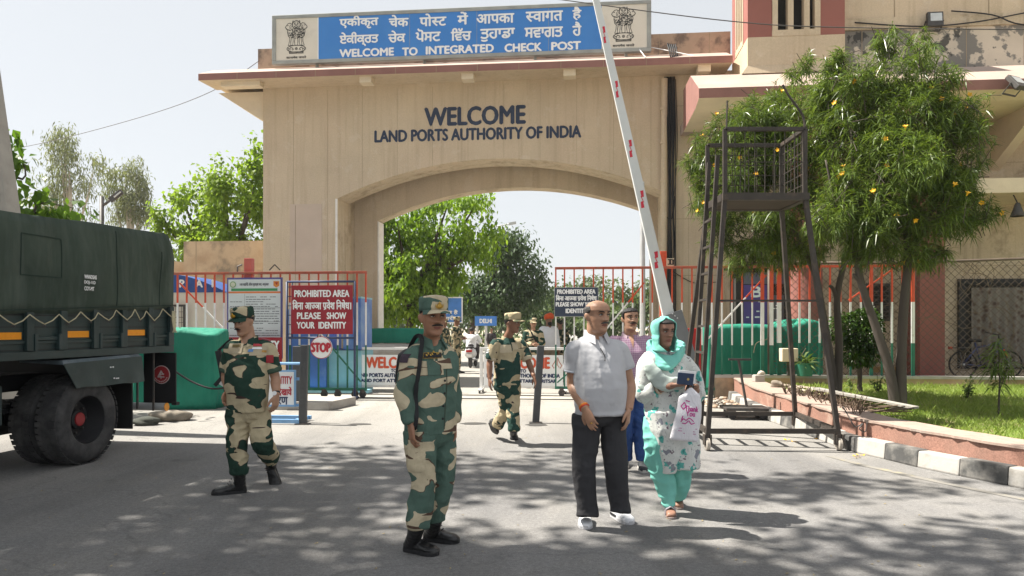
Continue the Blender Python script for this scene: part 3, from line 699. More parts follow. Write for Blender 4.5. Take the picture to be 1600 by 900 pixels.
while cnt < 90000:
    x = nr.uniform(4.2, 14); y = nr.uniform(6.3, 16); 
    if nr.random() > min(1, 1.5*(9/(y+1))): continue
    if not in_lawn(x, y): continue
    if y > 12.2-.0*(x) and x < 5.9 and nr.random() > .12: continue      # bare dusty end by the gate
    a = nr.uniform(0, 6.28); h = nr.uniform(.03, .085)*(1 if nr.random() < .96 else 1.9); wd = nr.uniform(.002, .004); l = nr.uniform(.2, .9)*h; t = nr.uniform(0, 6.28)
    c_, s_ = math.cos(a)*wd, math.sin(a)*wd; b0 = len(V)
    V += [(x-c_, y-s_, ZL), (x+c_, y+s_, ZL), (x+c_*.7+math.cos(t)*l*.4, y+s_*.7+math.sin(t)*l*.4, ZL+h*.6), (x+math.cos(t)*l, y+math.sin(t)*l, ZL+h)]; F.append((b0, b0+1, b0+2, b0+3)); cnt += 1
m_grass = leafmat('grass blades', (.20, .30, .05), (.36, .44, .13), .4, .6, .8)
tag(npmesh('grass', np.array(V), np.array(F), m_grass), kind='stuff')

# ================================================================== tricolour gates and fence
def tri_bar(w, u, v, z0, z1, zr, zg, wd=.035, red=0, wh=1, gr=2):
    w.box(u-wd/2, u+wd/2, v-wd/2, v+wd/2, zr, z1, red); w.box(u-wd/2, u+wd/2, v-wd/2, v+wd/2, zg, zr, wh)
    if z0 < zg: w.box(u-wd/2, u+wd/2, v-wd/2, v+wd/2, z0, zg, gr)
TRI = [m_red_paint, m_wht_paint, m_grn_paint]
m_rust = mat('weathered red rail', (.40, .10, .06), .6, .2, 5, .15, 60, stain=((.24, .15, .11), 6, .5, .7, .7))
def sliding_gate(label, v, u0, u1, z0, z1, braces, wheels, thick=(), pitch=.215, skip=()):
    t = gthing('sliding_gate', label, 'gate', (u0+u1)/2, v)
    w = MB(); w.box(u0, u1, v-.035, v+.035, z1, z1+.055, 0)
    gb(w, 'top_rail', [m_rust], t, bevel=.006)
    w = MB(); w.box(u0, u1, v-.03, v+.03, z0, z0+.06, 0); gb(w, 'bottom_rail', [m_grn_paint], t)
    w = MB(); n = int(round((u1-u0)/pitch)); zr, zg = z0+(z1-z0)*.76, z0+(z1-z0)*.335
    zr = 2.06; zg = z0+.98 if z0 < .3 else 1.19
    for i in range(n+1):
        u = u0+(u1-u0)*i/n; tri_bar(w, min(max(u, u0+.02), u1-.02), v, z0+.06, z1, zr, zg, .065 if i in thick else .031)
    gb(w, 'bars', TRI, t)
    for (a, za, b, zb) in braces:
        w = MB()
        for k in range(3):
            p = [Vector((a, v+.03, za)).lerp(Vector((b, v+.03, zb)), q) for q in (k/3, (k+1)/3)]; zm = (p[0].z+p[1].z)/2
            w.bar(p[0], p[1], .03, .03, (0, 1, 0), 0 if zm > 2.06 else (1 if zm > zg else 2))
        gb(w, 'brace', TRI, t)
    for u in wheels:
        w = MB(); w.box(u-.045, u+.045, v-.05, v+.05, .10, z0+.03); gb(w, 'fork', m_metal_dk, t)
        w = MB(); w.tube([(u, v-.03, .085), (u, v+.03, .085)], .075, 14); gb(w, 'wheel', m_metal_dk, t, auto=40)
    return t
sliding_gate('left red, white and green barred sliding gate behind the notice board', -4.42, -9.2, -2.36, .16, 2.68, [(-6.6, 2.5, -5.0, .9), (-3.5, 1.5, -2.5, .35)], (-8, -3.3, -3.0, -2.62, -2.45))
sliding_gate('right red, white and green barred sliding gate reaching behind the striped boom pole', -3.6, 1.65, 6.32, .16, 2.80, [(2.55, 1.2, 3.6, 2.5), (4.9, 1.2, 6.2, 2.65), (1.7, .3, 2.4, .9)], (1.8, 2.5, 4.6), (21, 22))
fn = gthing('tricolour_fence', 'fixed red, white and green barred fence standing on the footing wall behind the lawn', 'fence', 8, VB)
w = MB(); w.box(6.42, 9.24, VB-.03, VB+.03, 2.80, 2.85); gb(w, 'top_rail', m_red_paint, fn)
w = MB(); n = 13
for i in range(n+1): tri_bar(w, 6.46+(9.2-6.46)*i/n, VB, .50, 2.80, 2.06, 1.19, .075 if i in (0,) else (.055 if i in (9, 13) else .033))
gb(w, 'bars', TRI, fn)
w = MB(); w.bar((7.9, VB+.03, 2.1), (8.8, VB+.03, 2.75), .025, .025, (0, 1, 0)); gb(w, 'brace', m_red_paint, fn)
# chain-link fence
cl = gthing('chain_link_fence', 'rusty chain-link fence with tangled vines in front of the curtained doorway', 'fence', 9.5, -3.3)
m_wire = mat('rusted wire', (.13, .10, .08), .7, .2, 6, metal=.3)
vs, es = [], []
def wires(u0, u1, z0, z1, v, cell, rad, name, root):
    w = MB(); H = z1-z0; L = u1-u0
    def seg(a, b): 
        w.bar((a[0], v, a[1]), (b[0], v+.006, b[1]), rad, rad, (0, 1, 0))
    k = -H
    while k < L:
        a0, a1 = max(k, 0), min(k+H, L); seg((u0+a0, z0+a0-k), (u0+a1, z0+a1-k)); b0, b1 = max(k, 0), min(k+H, L); seg((u0+b0, z1-(b0-k)), (u0+b1, z1-(b1-k))); k += cell
    gb(w, name, m_wire, root)
wires(6.3, 16, .5, 2.92, -3.42, .16, .008, 'mesh', cl)
w = MB(); w.tube([(6.3, -3.42, 2.93), (9.0, -3.42, 2.90), (12, -3.42, 2.98), (16, -3.42, 2.98)], .028, 8)
for u in (6.3, 9.3, 12.6, 15.9): w.tube([(u, -3.40, .5), (u, -3.40, 2.95)], .035, 8)
gb(w, 'fence_post', m_wire, cl, smooth=True)
w = MB(); q = random.Random(11)
for i in range(46):
    u = q.uniform(6.6, 13.5); z = q.uniform(.6, 2.7); p = [(u, -3.40, z)]
    a = q.uniform(0, 6.28)
    for k in range(5): a += q.uniform(-.9, .9); p.append((p[-1][0]+math.cos(a)*.22, -3.40+q.uniform(-.04, .04), min(2.9, max(.5, p[-1][2]+math.sin(a)*.22))))
    w.tube(catmull(p, 4), .006, 4)
gb(w, 'dry_vine', mat('dry vine', (.16, .12, .08), .9), cl)

# ================================================================== posts, pole
def post(label, px, py_top, py_bot, lean_px, wpx, mt=None, grp=None):
    b = G(px, py_bot); Y = b.y; h = EYE-(py_top-HY)/FPX*Y; t = thing('barrier_post', label, 'post', b, 0, grp); wd = wpx/FPX*Y; dx = lean_px/FPX*Y
    w = MB(); w.hexa([(-wd/2, -wd*.35, 0), (wd/2, -wd*.35, 0), (wd/2, wd*.35, 0), (-wd/2, wd*.35, 0), (-wd/2+dx, -wd*.35, h), (wd/2+dx, -wd*.35, h), (wd/2+dx, wd*.35, h), (-wd/2+dx, wd*.35, h)])
    w.build('post', mt or m_postgrey, t, bevel=.012)
    w = MB(); w.box(-wd*.9, wd*.9, -wd*.7, wd*.7, .001, .016); w.build('base_plate', m_metal_dk, t)
    return t, b, h
m_postgrey = mat('dark grey post paint', (.075, .078, .082), .6, .15, 5, .15, 60, stain=((.2, .19, .18), 9, .6, .75, .6))
post('dark leaning barrier post beside the walking soldier in the middle of the road', 837, 540, 661, 8, 11)
post('dark barrier post in front of the blue framed identity board', 473, 539, 663, 3, 12)
post('dark barrier post behind the blue framed identity board', 467, 541, 640, 0, 17)
rp = gthing('gate_post', 'red gate post rising above the left sliding gate behind the notice board', 'post', gu(390, -4.25), -4.2); u = gu(390, -4.2); w = MB(); w.box(u-.085, u+.085, -4.30, -4.14, 0, gz(404, u, -4.2)); gb(w, 'post', mat('faded red post', (.50, .13, .11), .7, .15, 3), rp, bevel=.008)
w = MB(); w.tube([(u-.2, -4.36, 2.74), (u-.2, -4.36, 2.86), (u-.1, -4.36, 2.9)], .018, 6); gb(w, 'roller_bracket', m_metal_dk, rp); w = MB(); w.bar((u+.5, -4.3, 2.78), (u+.62, -4.3, 2.9), .02, .02); w.bar((u+.74, -4.3, 2.78), (u+.62, -4.3, 2.9), .02, .02); gb(w, 'roller_hook', m_metal_dk, rp)
rp = gthing('gate_post', 'orange red gate post topping the right sliding gate beside the cables', 'post', gu(1036, -3.4), -3.4); u = gu(1036, -3.4); w = MB(); w.box(u-.07, u+.07, -3.5, -3.36, 0, gz(393, u, -3.4)); gb(w, 'post', m_red_paint, rp, bevel=.008)
w = MB(); u2 = gu(1047, -3.5); z = gz(410, u2, -3.5); w.box(u2-.085, u2+.085, -3.5, -3.36, z-.07, z+.09, 0); w.box(u2-.02, u2+.02, -3.51, -3.501, z-.05, z+.07, 1); w.box(u2-.05, u2+.05, -3.511, -3.503, z+.05, z+.07, 1); w.box(u2-.05, u2+.05, -3.511, -3.503, z-.05, z-.03, 1); w.box(u2+.05, u2+.08, -3.512, -3.5, z-.05, z+.06, 1); gb(w, 'switch_box', [m_cream, m_black], rp)
pl = G(1004, 612); pp = thing('light_pole', 'slender pale grey light pole standing inside the right opening of the gateway', 'pole', pl)
w = MB(); w.tube([(0, 0, 0), (0, 0, 3), (0, 0, EYE+(HY-284)/FPX*pl.y)], [.075, .06, .045], 14); w.build('pole', m_galv, pp, auto=40)
w = MB(); w.box(-.12, .12, -.12, .12, 0, .02); w.build('base_plate', m_galv, pp)

# ================================================================== boom barrier
YB = 12.6
bb = thing('boom_barrier', 'white boom barrier with red dashes raised steeply above the woman', 'barrier', (W(1062, 500, YB).x, YB, 0))
bo = bb.location.copy(); P0, P1 = W(1046, 500, YB)-bo, W(928, -14, YB)-bo
w = MB(); d = (P1-P0).normalized(); sd = d.cross(Vector((0, 1, 0))).normalized()
w.hexa([P0-sd*.10+Vector((0, -.05, 0)), P0+sd*.10+Vector((0, -.05, 0)), P0+sd*.10+Vector((0, .05, 0)), P0-sd*.10+Vector((0, .05, 0)),
        P1-sd*.055+Vector((0, -.03, 0)), P1+sd*.055+Vector((0, -.03, 0)), P1+sd*.055+Vector((0, .03, 0)), P1-sd*.055+Vector((0, .03, 0))])
w.build('boom', mat('boom white', (.66, .68, .68), .4, .04, 3), bb, bevel=.012)
m_dash = mat('red reflective tape', (.62, .03, .06), .4, .1, 10)
w = MB()
for ya, yb in ((43, 68), (128, 153), (220, 246), (299, 325), (394, 419)):
    for s in (-1, 1):
        q = []
        for yy, sh in ((ya, 0), (yb, 0)):
            f = (500-yy)/(500+14); q.append(P0.lerp(P1, f))
        c0, c1 = q; hw = .062-.028*((500-ya)/514)
        f = Vector((0, -.053+.02*((500-ya)/514)-.002, 0))
        m = c0.lerp(c1, .5); e = (c1-c0)
        if s < 0: w.add([c1+sd*hw+f, c1-sd*hw*.1+f, c1-sd*hw*.1-e*.38+f, c1+sd*hw*.7-e*.38+f], [(0, 1, 2, 3)])
        else: w.add([c0-sd*hw*.7+e*.38+f, c0+sd*hw*.1+e*.38+f, c0+sd*hw*.1+f, c0-sd*hw+f], [(0, 1, 2, 3)]); w.add([m+sd*hw*.35-e*.2+f, m+sd*hw*.1-e*.2+f, m-sd*hw*.35+e*.2+f, m-sd*hw*.1+e*.2+f], [(0, 1, 2, 3)])
w.build('dash', m_dash, bb)
w = MB(); Q0, Q1 = W(1086, 602, YB-.02)-bo, W(1051, 488, YB-.02)-bo; w.bar(Q0, Q1, .30, .16, (0, 1, 0)); w.build('counterweight_arm', mat('arm grey', (.17, .18, .19), .5, .1, 4), bb, bevel=.012)
w = MB(); 
for k in (.02, .05, .08): c = Q1+(Q0-Q1)*k; w.tube([c+Vector((-.05+k, -.1, 0)), c+Vector((-.05+k, -.085, 0))], .012, 8)
w.build('bolt', m_galv, bb)
w = MB(); c = W(1076, 560, YB+.25)-bo; w.box(c.x-.19, c.x+.19, .12, .5, 0, EYE-(513-HY)/FPX*YB); w.build('cabinet', mat('cabinet red', (.55, .025, .02), .4, .06, 3), bb, bevel=.015)
w = MB(); w.box(c.x-.24, c.x+.24, .07, .55, 0, .08); w.build('base_plate', m_concrete, bb)

# ================================================================== signs
m_maroon = mat('maroon sign', (.30, .022, .035), .5, .06, 3)
m_navy = mat('navy sign', (.035, .05, .085), .5, .08, 3)
m_dkblue = mat('dark blue pipe', (.035, .05, .11), .5, .12, 5)
m_ltblue = mat('light blue pipe', (.20, .38, .62), .5, .12, 4, stain=((.35, .36, .38), 6, .58, .72, .6))
X, Z = Vector((1, 0, 0)), Vector((0, 0, 1))
ps = gthing('prohibited_sign', 'maroon PROHIBITED AREA sign on a dark blue pipe frame before the left gate', 'sign', -3.25, -4.75)
ua, ub = gu(455, -4.8), gu(551, -4.8); za, zb_ = gz(522, ua, -4.8), gz(446, ua, -4.8)
w = MB(); w.box(ua, ub, -4.80, -4.78, za, zb_); gb(w, 'panel', m_maroon, ps, bevel=.004)
w = MB(); cu = (ua+ub)/2; V_ = -4.803; s = (zb_-za)/77
lettering(w, 'PROHIBITED AREA', (cu, V_, zb_-13*s), X, Z, (ub-ua)*.89, 10.5*s, bold=.007); lettering(w, 'िबना आ{ज}ञा प/वेश िनषेध।', (cu, V_, zb_-31*s), X, Z, (ub-ua)*.95, 16*s, bold=.006)
lettering(w, 'PLEASE', (cu-.28, V_, zb_-48*s), X, Z, (ub-ua)*.38, 10*s, bold=.007); lettering(w, 'SHOW', (cu+.32, V_, zb_-48*s), X, Z, (ub-ua)*.31, 10*s, bold=.007)
lettering(w, 'YOUR', (cu-.35, V_, zb_-63*s), X, Z, (ub-ua)*.29, 10*s, bold=.007); lettering(w, 'IDENTITY', (cu+.23, V_, zb_-63*s), X, Z, (ub-ua)*.44, 10*s, bold=.007)
gb(w, 'lettering', m_signwhite, ps, recalc=False)
w = MB(); fa, fb = gu(448, -4.75), gu(554, -4.75)
for u in (fa, fb): w.tube([(u, -4.74, .05), (u, -4.74, zb_+.08)], .026, 8)
for z in (zb_+.08, za-.08): w.tube([(fa, -4.74, z), (fb, -4.74, z)], .024, 8)
w.tube([(fa+.12, -4.74, za-.08), (fa+.12, -4.74, zb_+.08)], .012, 6)
for k in range(6): w.tube([(fa, -4.74, za+.0+k*.2), (fa+.12, -4.74, za+.0+k*.2)], .01, 6)
for k in range(4): w.tube([(ub, -4.74, za+.12+k*.26), (fb, -4.74, za+.12+k*.26)], .01, 6)
for u in (fa, fb): w.tube([(u, -4.95, .03), (u, -4.5, .03)], .025, 8)
gb(w, 'frame', m_dkblue, ps, smooth=True)
st = gthing('stop_sign', 'round white STOP sign with red letters hanging under the maroon sign', 'sign', gu(502, -4.85), -4.85)
u, z = gu(502, -4.85), gz(543, gu(502, -4.85), -4.85); w = MB(); w.tube([(u, -4.86, z), (u, -4.83, z)], .235, 36); gb(w, 'panel', m_signwhite, st, auto=30)
w = MB(); w.loft([[(u+r_*math.cos(t*math.pi/18), -4.863, z+r_*math.sin(t*math.pi/18)) for t in range(36)] for r_ in (.222, .235)], 0, cap=False); lettering(w, 'STOP', (u, -4.865, z), X, Z, .40, .185, bold=.016); gb(w, 'lettering', mat('sign red', (.45, .03, .05), .5, .05), st, recalc=False)
w = MB(); w.tube([(u-.1, -4.8, z+.22), (u-.1, -4.76, za)], .012, 6); w.tube([(u+.1, -4.8, z+.22), (u+.1, -4.76, za)], .012, 6); gb(w, 'hanger', m_metal_dk, st)
# notice board
nb = gthing('notice_board', 'tall printed Hindi notice board with a purple border on the left gate', 'notice board', -4.8, -4.55)
ua, ub = gu(355, -4.55), gu(441, -4.55); z1 = gz(434, ua, -4.55); z0 = gz(560, ua, -4.55)
w = MB(); w.box(ua, ub, -4.56, -4.52, z0, z1, 0); w.box(ua+.035, ub-.035, -4.565, -4.53, z0+.03, z1-.04, 1); w.box(ua+.035, ub-.035, -4.5665, -4.53, z1-.34, z1-.30, 2); 
gb(w, 'panel', [mat('purple border', (.10, .09, .26), .5, .1, 3), mat('notice paper', (.62, .64, .67), .4, .05, 2), mat('orange band', (.70, .20, .07), .5)], nb)
w = MB(); w.prism([(ua+.10, z1-.29), (ub-.10, z1-.29), (ub-.10, z1-.235), (ua+.10, z1-.235)], (0, -4.568, 0), (1, 0, 0), (0, 0, 1), (0, 1, 0), .01); gb(w, 'green_band', mat('green band', (.05, .26, .11), .5), nb)
w = MB(); q = random.Random(5); cu = (ua+ub)/2
lettering(w, '168 वाहिनी, सीमा सुरक्षा बल, अमृतसर', (cu, -4.5665, z1-.15), X, Z, (ub-ua)*.52, .085, bold=.003)
for k in range(5): w.box(ua+.04, ub-.04, -4.5665, -4.56, z1-.66-k*.30, z1-.652-k*.30)
w.box(ua+.40, ua+.405, -4.5665, -4.56, z0+.05, z1-.35)
z = z1-.42
while z > z0+.08:
    a = ua+.43
    while a < ub-.10:
        L = q.uniform(.03, .10); 
        if q.random() < .83: w.box(a, min(a+L, ub-.06), -4.5662, -4.56, z-.008, z+.008)
        a += L+.012
        if q.random() < .05: break
    if q.random() < .35:
        a = ua+.07
        while a < ua+.34: L = q.uniform(.03, .07); w.box(a, a+L, -4.5662, -4.56, z-.007, z+.007); a += L+.012
    z -= .052
gb(w, 'printed_text', mat('faded print', (.16, .16, .18), .7), nb, recalc=False)
w = MB(); w.prism([(ub-.19, z1-.08), (ub-.06, z1-.08), (ub-.06, z1-.18), (ub-.125, z1-.22), (ub-.19, z1-.18)], (0, -4.568, 0), (1, 0, 0), (0, 0, 1), (0, 1, 0), .01, 0); w.prism([(ub-.16, z1-.11), (ub-.09, z1-.10), (ub-.11, z1-.17)], (0, -4.570, 0), (1, 0, 0), (0, 0, 1), (0, 1, 0), .01, 1)
w.lathe([(.07, 0), (.07, .006)], (ua+.14, -4.567, z1-.15), (0, -1, 0), 20, 2); w.lathe([(.05, 0), (.05, .009)], (ua+.14, -4.567, z1-.15), (0, -1, 0), 20, 3); gb(w, 'crest', [mat('crest orange', (.62, .22, .05), .5), mat('crest red', (.35, .04, .03), .5), mat('crest green', (.20, .30, .16), .5), mat('crest pale', (.55, .55, .45), .5)], nb)
# small maroon board below it
sb = gthing('identity_sign', 'low maroon SHOW IDENTITY board partly hidden by the walking officer', 'sign', gu(390, -4.7), -4.7)
ua, ub = gu(341, -4.7), gu(441, -4.7); z1, z0 = gz(527, ua, -4.7), gz(567, ua, -4.7)
w = MB(); w.box(ua, ub, -4.72, -4.70, z0, z1); gb(w, 'panel', m_maroon, sb); w = MB(); lettering(w, 'SHOW IDENTITY', (ua+.04, -4.723, z1-.17), X, Z, ub-ua-.1, .19, bold=.010, align='L'); lettering(w, 'कृपया पहचान िदखायें', (ua+.04, -4.723, z1-.42), X, Z, ub-ua-.1, .22, bold=.008, align='L'); gb(w, 'lettering', m_signwhite, sb, recalc=False)
w = MB()
for u in (ua+.1, ub-.1): w.tube([(u, -4.69, 0), (u, -4.69, z1)], .022, 8)
gb(w, 'leg', m_metal_dk, sb)
# blue pipe barricade with white identity board
c = G(462, 660); ib = thing('pipe_barricade', 'light blue pipe barricade carrying a white IDENTITY board in red and blue', 'barricade', c, -GA)
w = MB(); k = c.y/FPX
def bz(py): return EYE-(py-HY)*k
for z in (bz(568), bz(592), bz(633)): w.tube([(-.62, 0, z), (.12, 0, z)], .022, 8)
for x in (-.62, .10): w.tube([(x, 0, .06), (x, 0, bz(568))], .022, 8)
w.bar((-.75, -.25, .05), (.16, -.25, .05), .06, .06); w.bar((-.75, .25, .05), (.16, .25, .05), .06, .06); w.bar((-.62, -.25, .05), (-.62, .25, .05), .06, .06); w.bar((.1, -.25, .05), (.1, .25, .05), .06, .06)
w.build('pipe_frame', m_ltblue, ib, smooth=False)
w = MB(); bx0, bx1 = -.62, 0.02; z1, z0 = bz(578), bz(635); w.box(bx0, bx1, -.05, -.03, z0, z1, 1); w.box(bx0+.03, bx1-.03, -.053, -.04, z0+.03, z1-.03, 0); w.build('board', [m_signwhite, m_ltblue], ib)
w = MB(); lettering(w, 'SHOW IDENTITY', (bx1-.06-.62, -.055, z1-.16), X, Z, .62, .12, bold=.004, align='L'); w.v = [v for v in w.v]; lettering(w, 'िदखायें', (bx1-.19, -.055, z1-.34), X, Z, .25, .14, bold=.005); w.build('lettering', mat('sign red', (.45, .03, .05)), ib, recalc=False)
w = MB(); lettering(w, 'शरण', (bx1-.26, -.055, z1-.49), X, Z, .26, .12, bold=.005); w.build('blue_lettering', m_dkblue, ib, recalc=False)
# navy sign on the right gate
ns = gthing('prohibited_sign', 'navy PROHIBITED AREA sign wired to the right gate behind the balding man', 'sign', gu(901, -3.75), -3.75)
ua, ub = gu(866, -3.78), gu(935, -3.78); z1, z0 = gz(449, ua, -3.78), gz(495, ua, -3.78); s = (z1-z0)/46; cu = (ua+ub)/2
w = MB(); w.box(ua, ub, -3.78, -3.75, z0, z1, 1); w.box(ua+.012, ub-.012, -3.784, -3.76, z0+.012, z1-.012, 0); gb(w, 'panel', [m_navy, m_frame], ns)
w = MB(); lettering(w, 'PROHIBITED AREA', (cu, -3.787, z1-6.8*s), X, Z, (ub-ua)*.86, 6.6*s, bold=.007); lettering(w, 'िबना आ{ज}ञा प/वेश िनषेध', (cu, -3.787, z1-16.5*s), X, Z, (ub-ua)*.92, 9.5*s, bold=.006)
lettering(w, 'PLEASE SHOW YOUR', (cu, -3.787, z1-26.5*s), X, Z, (ub-ua)*.92, 6.4*s, bold=.007); lettering(w, 'IDENTITY', (cu, -3.787, z1-36.8*s), X, Z, (ub-ua)*.47, 6.6*s, bold=.007); gb(w, 'lettering', m_signwhite, ns, recalc=False)
# welcome barricades
m_wred = mat('welcome red', (.62, .10, .045), .5, .05)
def welcome_barricade(label, u0, u1, v, em):
    t = gthing('welcome_barricade', label, 'barricade', (u0+u1)/2, v, None); H = 1.06
    w = MB()
    for u in (u0, u1): w.box(u-.035, u+.035, v-.035, v+.035, .08, H)
    w.box(u0, u1, v-.03, v+.03, H-.06, H); w.box(u0, u1, v-.03, v+.03, .12, .17)
    for u in (u0, u1): w.box(u-.04, u+.04, v-.3, v+.3, .06, .1)
    gb(w, 'frame', m_wht_paint, t, bevel=.006)
    w = MB(); w.box(u0+.06, u1-.06, v-.045, v-.032, .17, .88); gb(w, 'panel', m_signwhite, t)
    cu = (u0+u1)/2; Lw = u1-u0
    w = MB(); lettering(w, 'WELCOME', (cu+em*.02, v-.048, .70), X, Z, Lw*.60, .25, bold=.016); gb(w, 'red_lettering', m_wred, t, recalc=False)
    w = MB(); lettering(w, 'TO', (cu, v-.048, .515), X, Z, .13, .075, bold=.006); lettering(w, 'LAND PORTS AUTHORITY OF INDIA', (cu, v-.048, .405), X, Z, Lw*.86, .085, bold=.008); lettering(w, 'LAND PORT ATTARI, AMRITSAR', (cu, v-.048, .275), X, Z, Lw*.78, .085, bold=.008); gb(w, 'navy_lettering', m_dkblue, t, recalc=False)
    w = MB(); cu2 = u0+.20 if em < 0 else u1-.20
    if em < 0: w.stroke([(.09*math.cos(a*.628), .11*math.sin(a*.628)) for a in range(11)], .012, (cu2, v-.048, .70), X, Z); w.stroke([(.05*math.cos(a*.9), .07*math.sin(a*.9)) for a in range(8)], .01, (cu2, v-.048, .70), X, Z)
    else:
        for s_ in (-1, 1): w.stroke([(s_*.015, .13), (s_*.05, .03), (s_*.11, -.06), (s_*.07, -.12)], .018, (cu2, v-.048, .70), X, Z); w.stroke([(s_*.012, .11), (s_*.012, -.05), (s_*.05, -.10)], .014, (cu2, v-.048, .70), X, Z)
    gb(w, 'crest', mat('crest rose', (.48, .20, .15), .6), t, recalc=False)
    for u in (u0, u1):
        for dv in (-.27, .27): w = MB(); w.tube([(u-.02, v+dv, .04), (u+.02, v+dv, .04)], .04, 12); gb(w, 'wheel', m_black, t)
welcome_barricade('left white WELCOME barricade behind the blue and green gate end, half hidden by the sentry', gu(547, -3.0), gu(686, -3.0), -3.0, -1)
welcome_barricade('right white WELCOME barricade behind the soldier crossing the road', gu(752, -2.85), gu(884, -2.85), -2.85, 1)

# ================================================================== observation stand
tw = thing('observation_stand', 'tall dark steel observation stand on castors with a wire guarded platform and ladder', 'stand', (3.2, 10, 0))
to = Vector((3.2, 10, 0)); m_st = mat('weathered dark steel', (.045, .038, .033), .6, .25, 5, .2, 80, stain=((.13, .09, .065), 7, .54, .72, .6))
ZP, ZT = 3.20, 4.03; FLb, FRb, BLb, BRb = [Vector(p) for p in ((2.42, 9.12, .14), (4.05, 9.12, .14), (2.5, 10.95, .14), (4.22, 10.95, .14))]
FLp, FRp, BLp, BRp = [Vector(p) for p in ((2.69, 9.3, ZP), (3.70, 9.3, ZP), (2.69, 10.13, ZP), (3.71, 10.13, ZP))]
up = Vector((0, 0, ZT-ZP))
for b0, p0, px_ in ((FLb, FLp, 0), (FRb, FRp, 0), (BLb, BLp, 0), (BRb, BRp, 0)):
    w = MB(); w.bar(b0-to, p0-to, .055, .055, (0, 1, 0)); w.bar(p0-to, p0+up-to, .05, .05, (0, 1, 0)); w.build('leg', m_st, tw)
w = MB()
z = Vector((0, 0, .10))
for a, b in ((FLb, FRb), (BLb, BRb), (FLb, BLb), (FRb, BRb)):
    d = (b-a).normalized()*.035; w.bar(a+z+d-to, b+z-d-to, .05, .06)
w.build('base_frame', m_st, tw)
w = MB(); cx_, cy_ = (2.69+3.70)/2, 9.715
w.box(2.66-3.2, 3.74-3.2, 9.26-10, 10.17-10, ZP-.06, ZP-.02, 1); w.box(2.655-3.2, 3.745-3.2, 9.25-10, 9.33-10, ZP-.07, ZP+.02); w.box(2.655-3.2, 3.745-3.2, 10.1-10, 10.18-10, ZP-.07, ZP+.02); w.box(2.65-3.2, 2.73-3.2, 9.331-10, 10.099-10, ZP-.07, ZP+.02); w.box(3.67-3.2, 3.75-3.2, 9.331-10, 10.099-10, ZP-.07, ZP+.02)
w.build('platform', [m_st, mat('platform sheet', (.06, .045, .035), .8, .2, 3)], tw)
w = MB()
for a, b in ((FLp, FRp), (BLp, BRp), (FRp, BRp)): w.bar(a+up-to, b+up-to, .05, .05)
w.build('top_rail', m_st, tw, bevel=.004)
w = MB()
def grid(a, b, nx, nz):
    for i in range(1, nx): p = a.lerp(b, i/nx); w.bar(p-to, p+up-to, .009, .009, (0, 1, 0))
    for k in range(1, nz): zz_ = up*(k/nz); w.bar(a+zz_-to, b+zz_-to, .009, .009)
grid(BLp, BRp, 9, 6); grid(FRp, BRp, 7, 6); grid(FLp, FRp, 8, 2)
w.build('wire_guard', m_st, tw)
w = MB(); la0, la1 = Vector((2.42, 9.75, .55)), Vector((2.665, 9.60, ZP)); lb0, lb1 = Vector((2.42, 9.35, .5)), Vector((2.665, 9.38, ZP))
la0, lb0 = Vector((2.50, 10.2, .14)), Vector((2.46, 9.62, .14)); la1, lb1 = Vector((2.66, 9.93, ZP+.55)), Vector((2.66, 9.52, ZP+.55))
w.bar(la0-to, la1-to, .05, .05, (0, 1, 0)); w.bar(lb0-to, lb1-to, .05, .05, (0, 1, 0))
for k in range(1, 9): f = k/10.3; w.bar(la0.lerp(la1, f)-to, lb0.lerp(lb1, f)-to, .04, .03)
w.build('ladder', m_st, tw)
w = MB(); w.bar(Vector((2.55, 9.2, 1.86))-to, Vector((3.86, 9.2, 1.86))-to, .025, .025); w.build('tie_rod', m_st, tw); w = MB(); w.tube([FLp+up-to+Vector((.02, 0, 0)), FLp+up-to+Vector((.03, 0, .36))], .011, 6); w.build('whip_rod', m_st, tw); w = MB(); w.tube(catmull([FRp+up-to, FRp+up-to+Vector((-.03, 0, .18)), FRp+up-to+Vector((-.20, 0, .42)), FRp+up-to+Vector((-.28, 0, .56))], 4), .014, 6); w.build('bent_rod', m_st, tw)
for b0 in (FLb, FRb, BLb, BRb):
    p = b0-to; w = MB()
    w.box(p.x-.045, p.x-.03, p.y-.05, p.y+.05, .07, .2, 0); w.box(p.x+.03, p.x+.045, p.y-.05, p.y+.05, .07, .2, 0); c_ = w.build('castor', m_st, tw)
    w = MB(); w.lathe([(.02, -.026), (.07, -.026), (.08, -.018), (.08, .018), (.07, .026), (.02, .026)], (p.x, p.y, .081), (1, 0, 0), 20); w.build('wheel', mat('worn castor', (.42, .38, .33), .7, .15, 8), c_, auto=40)

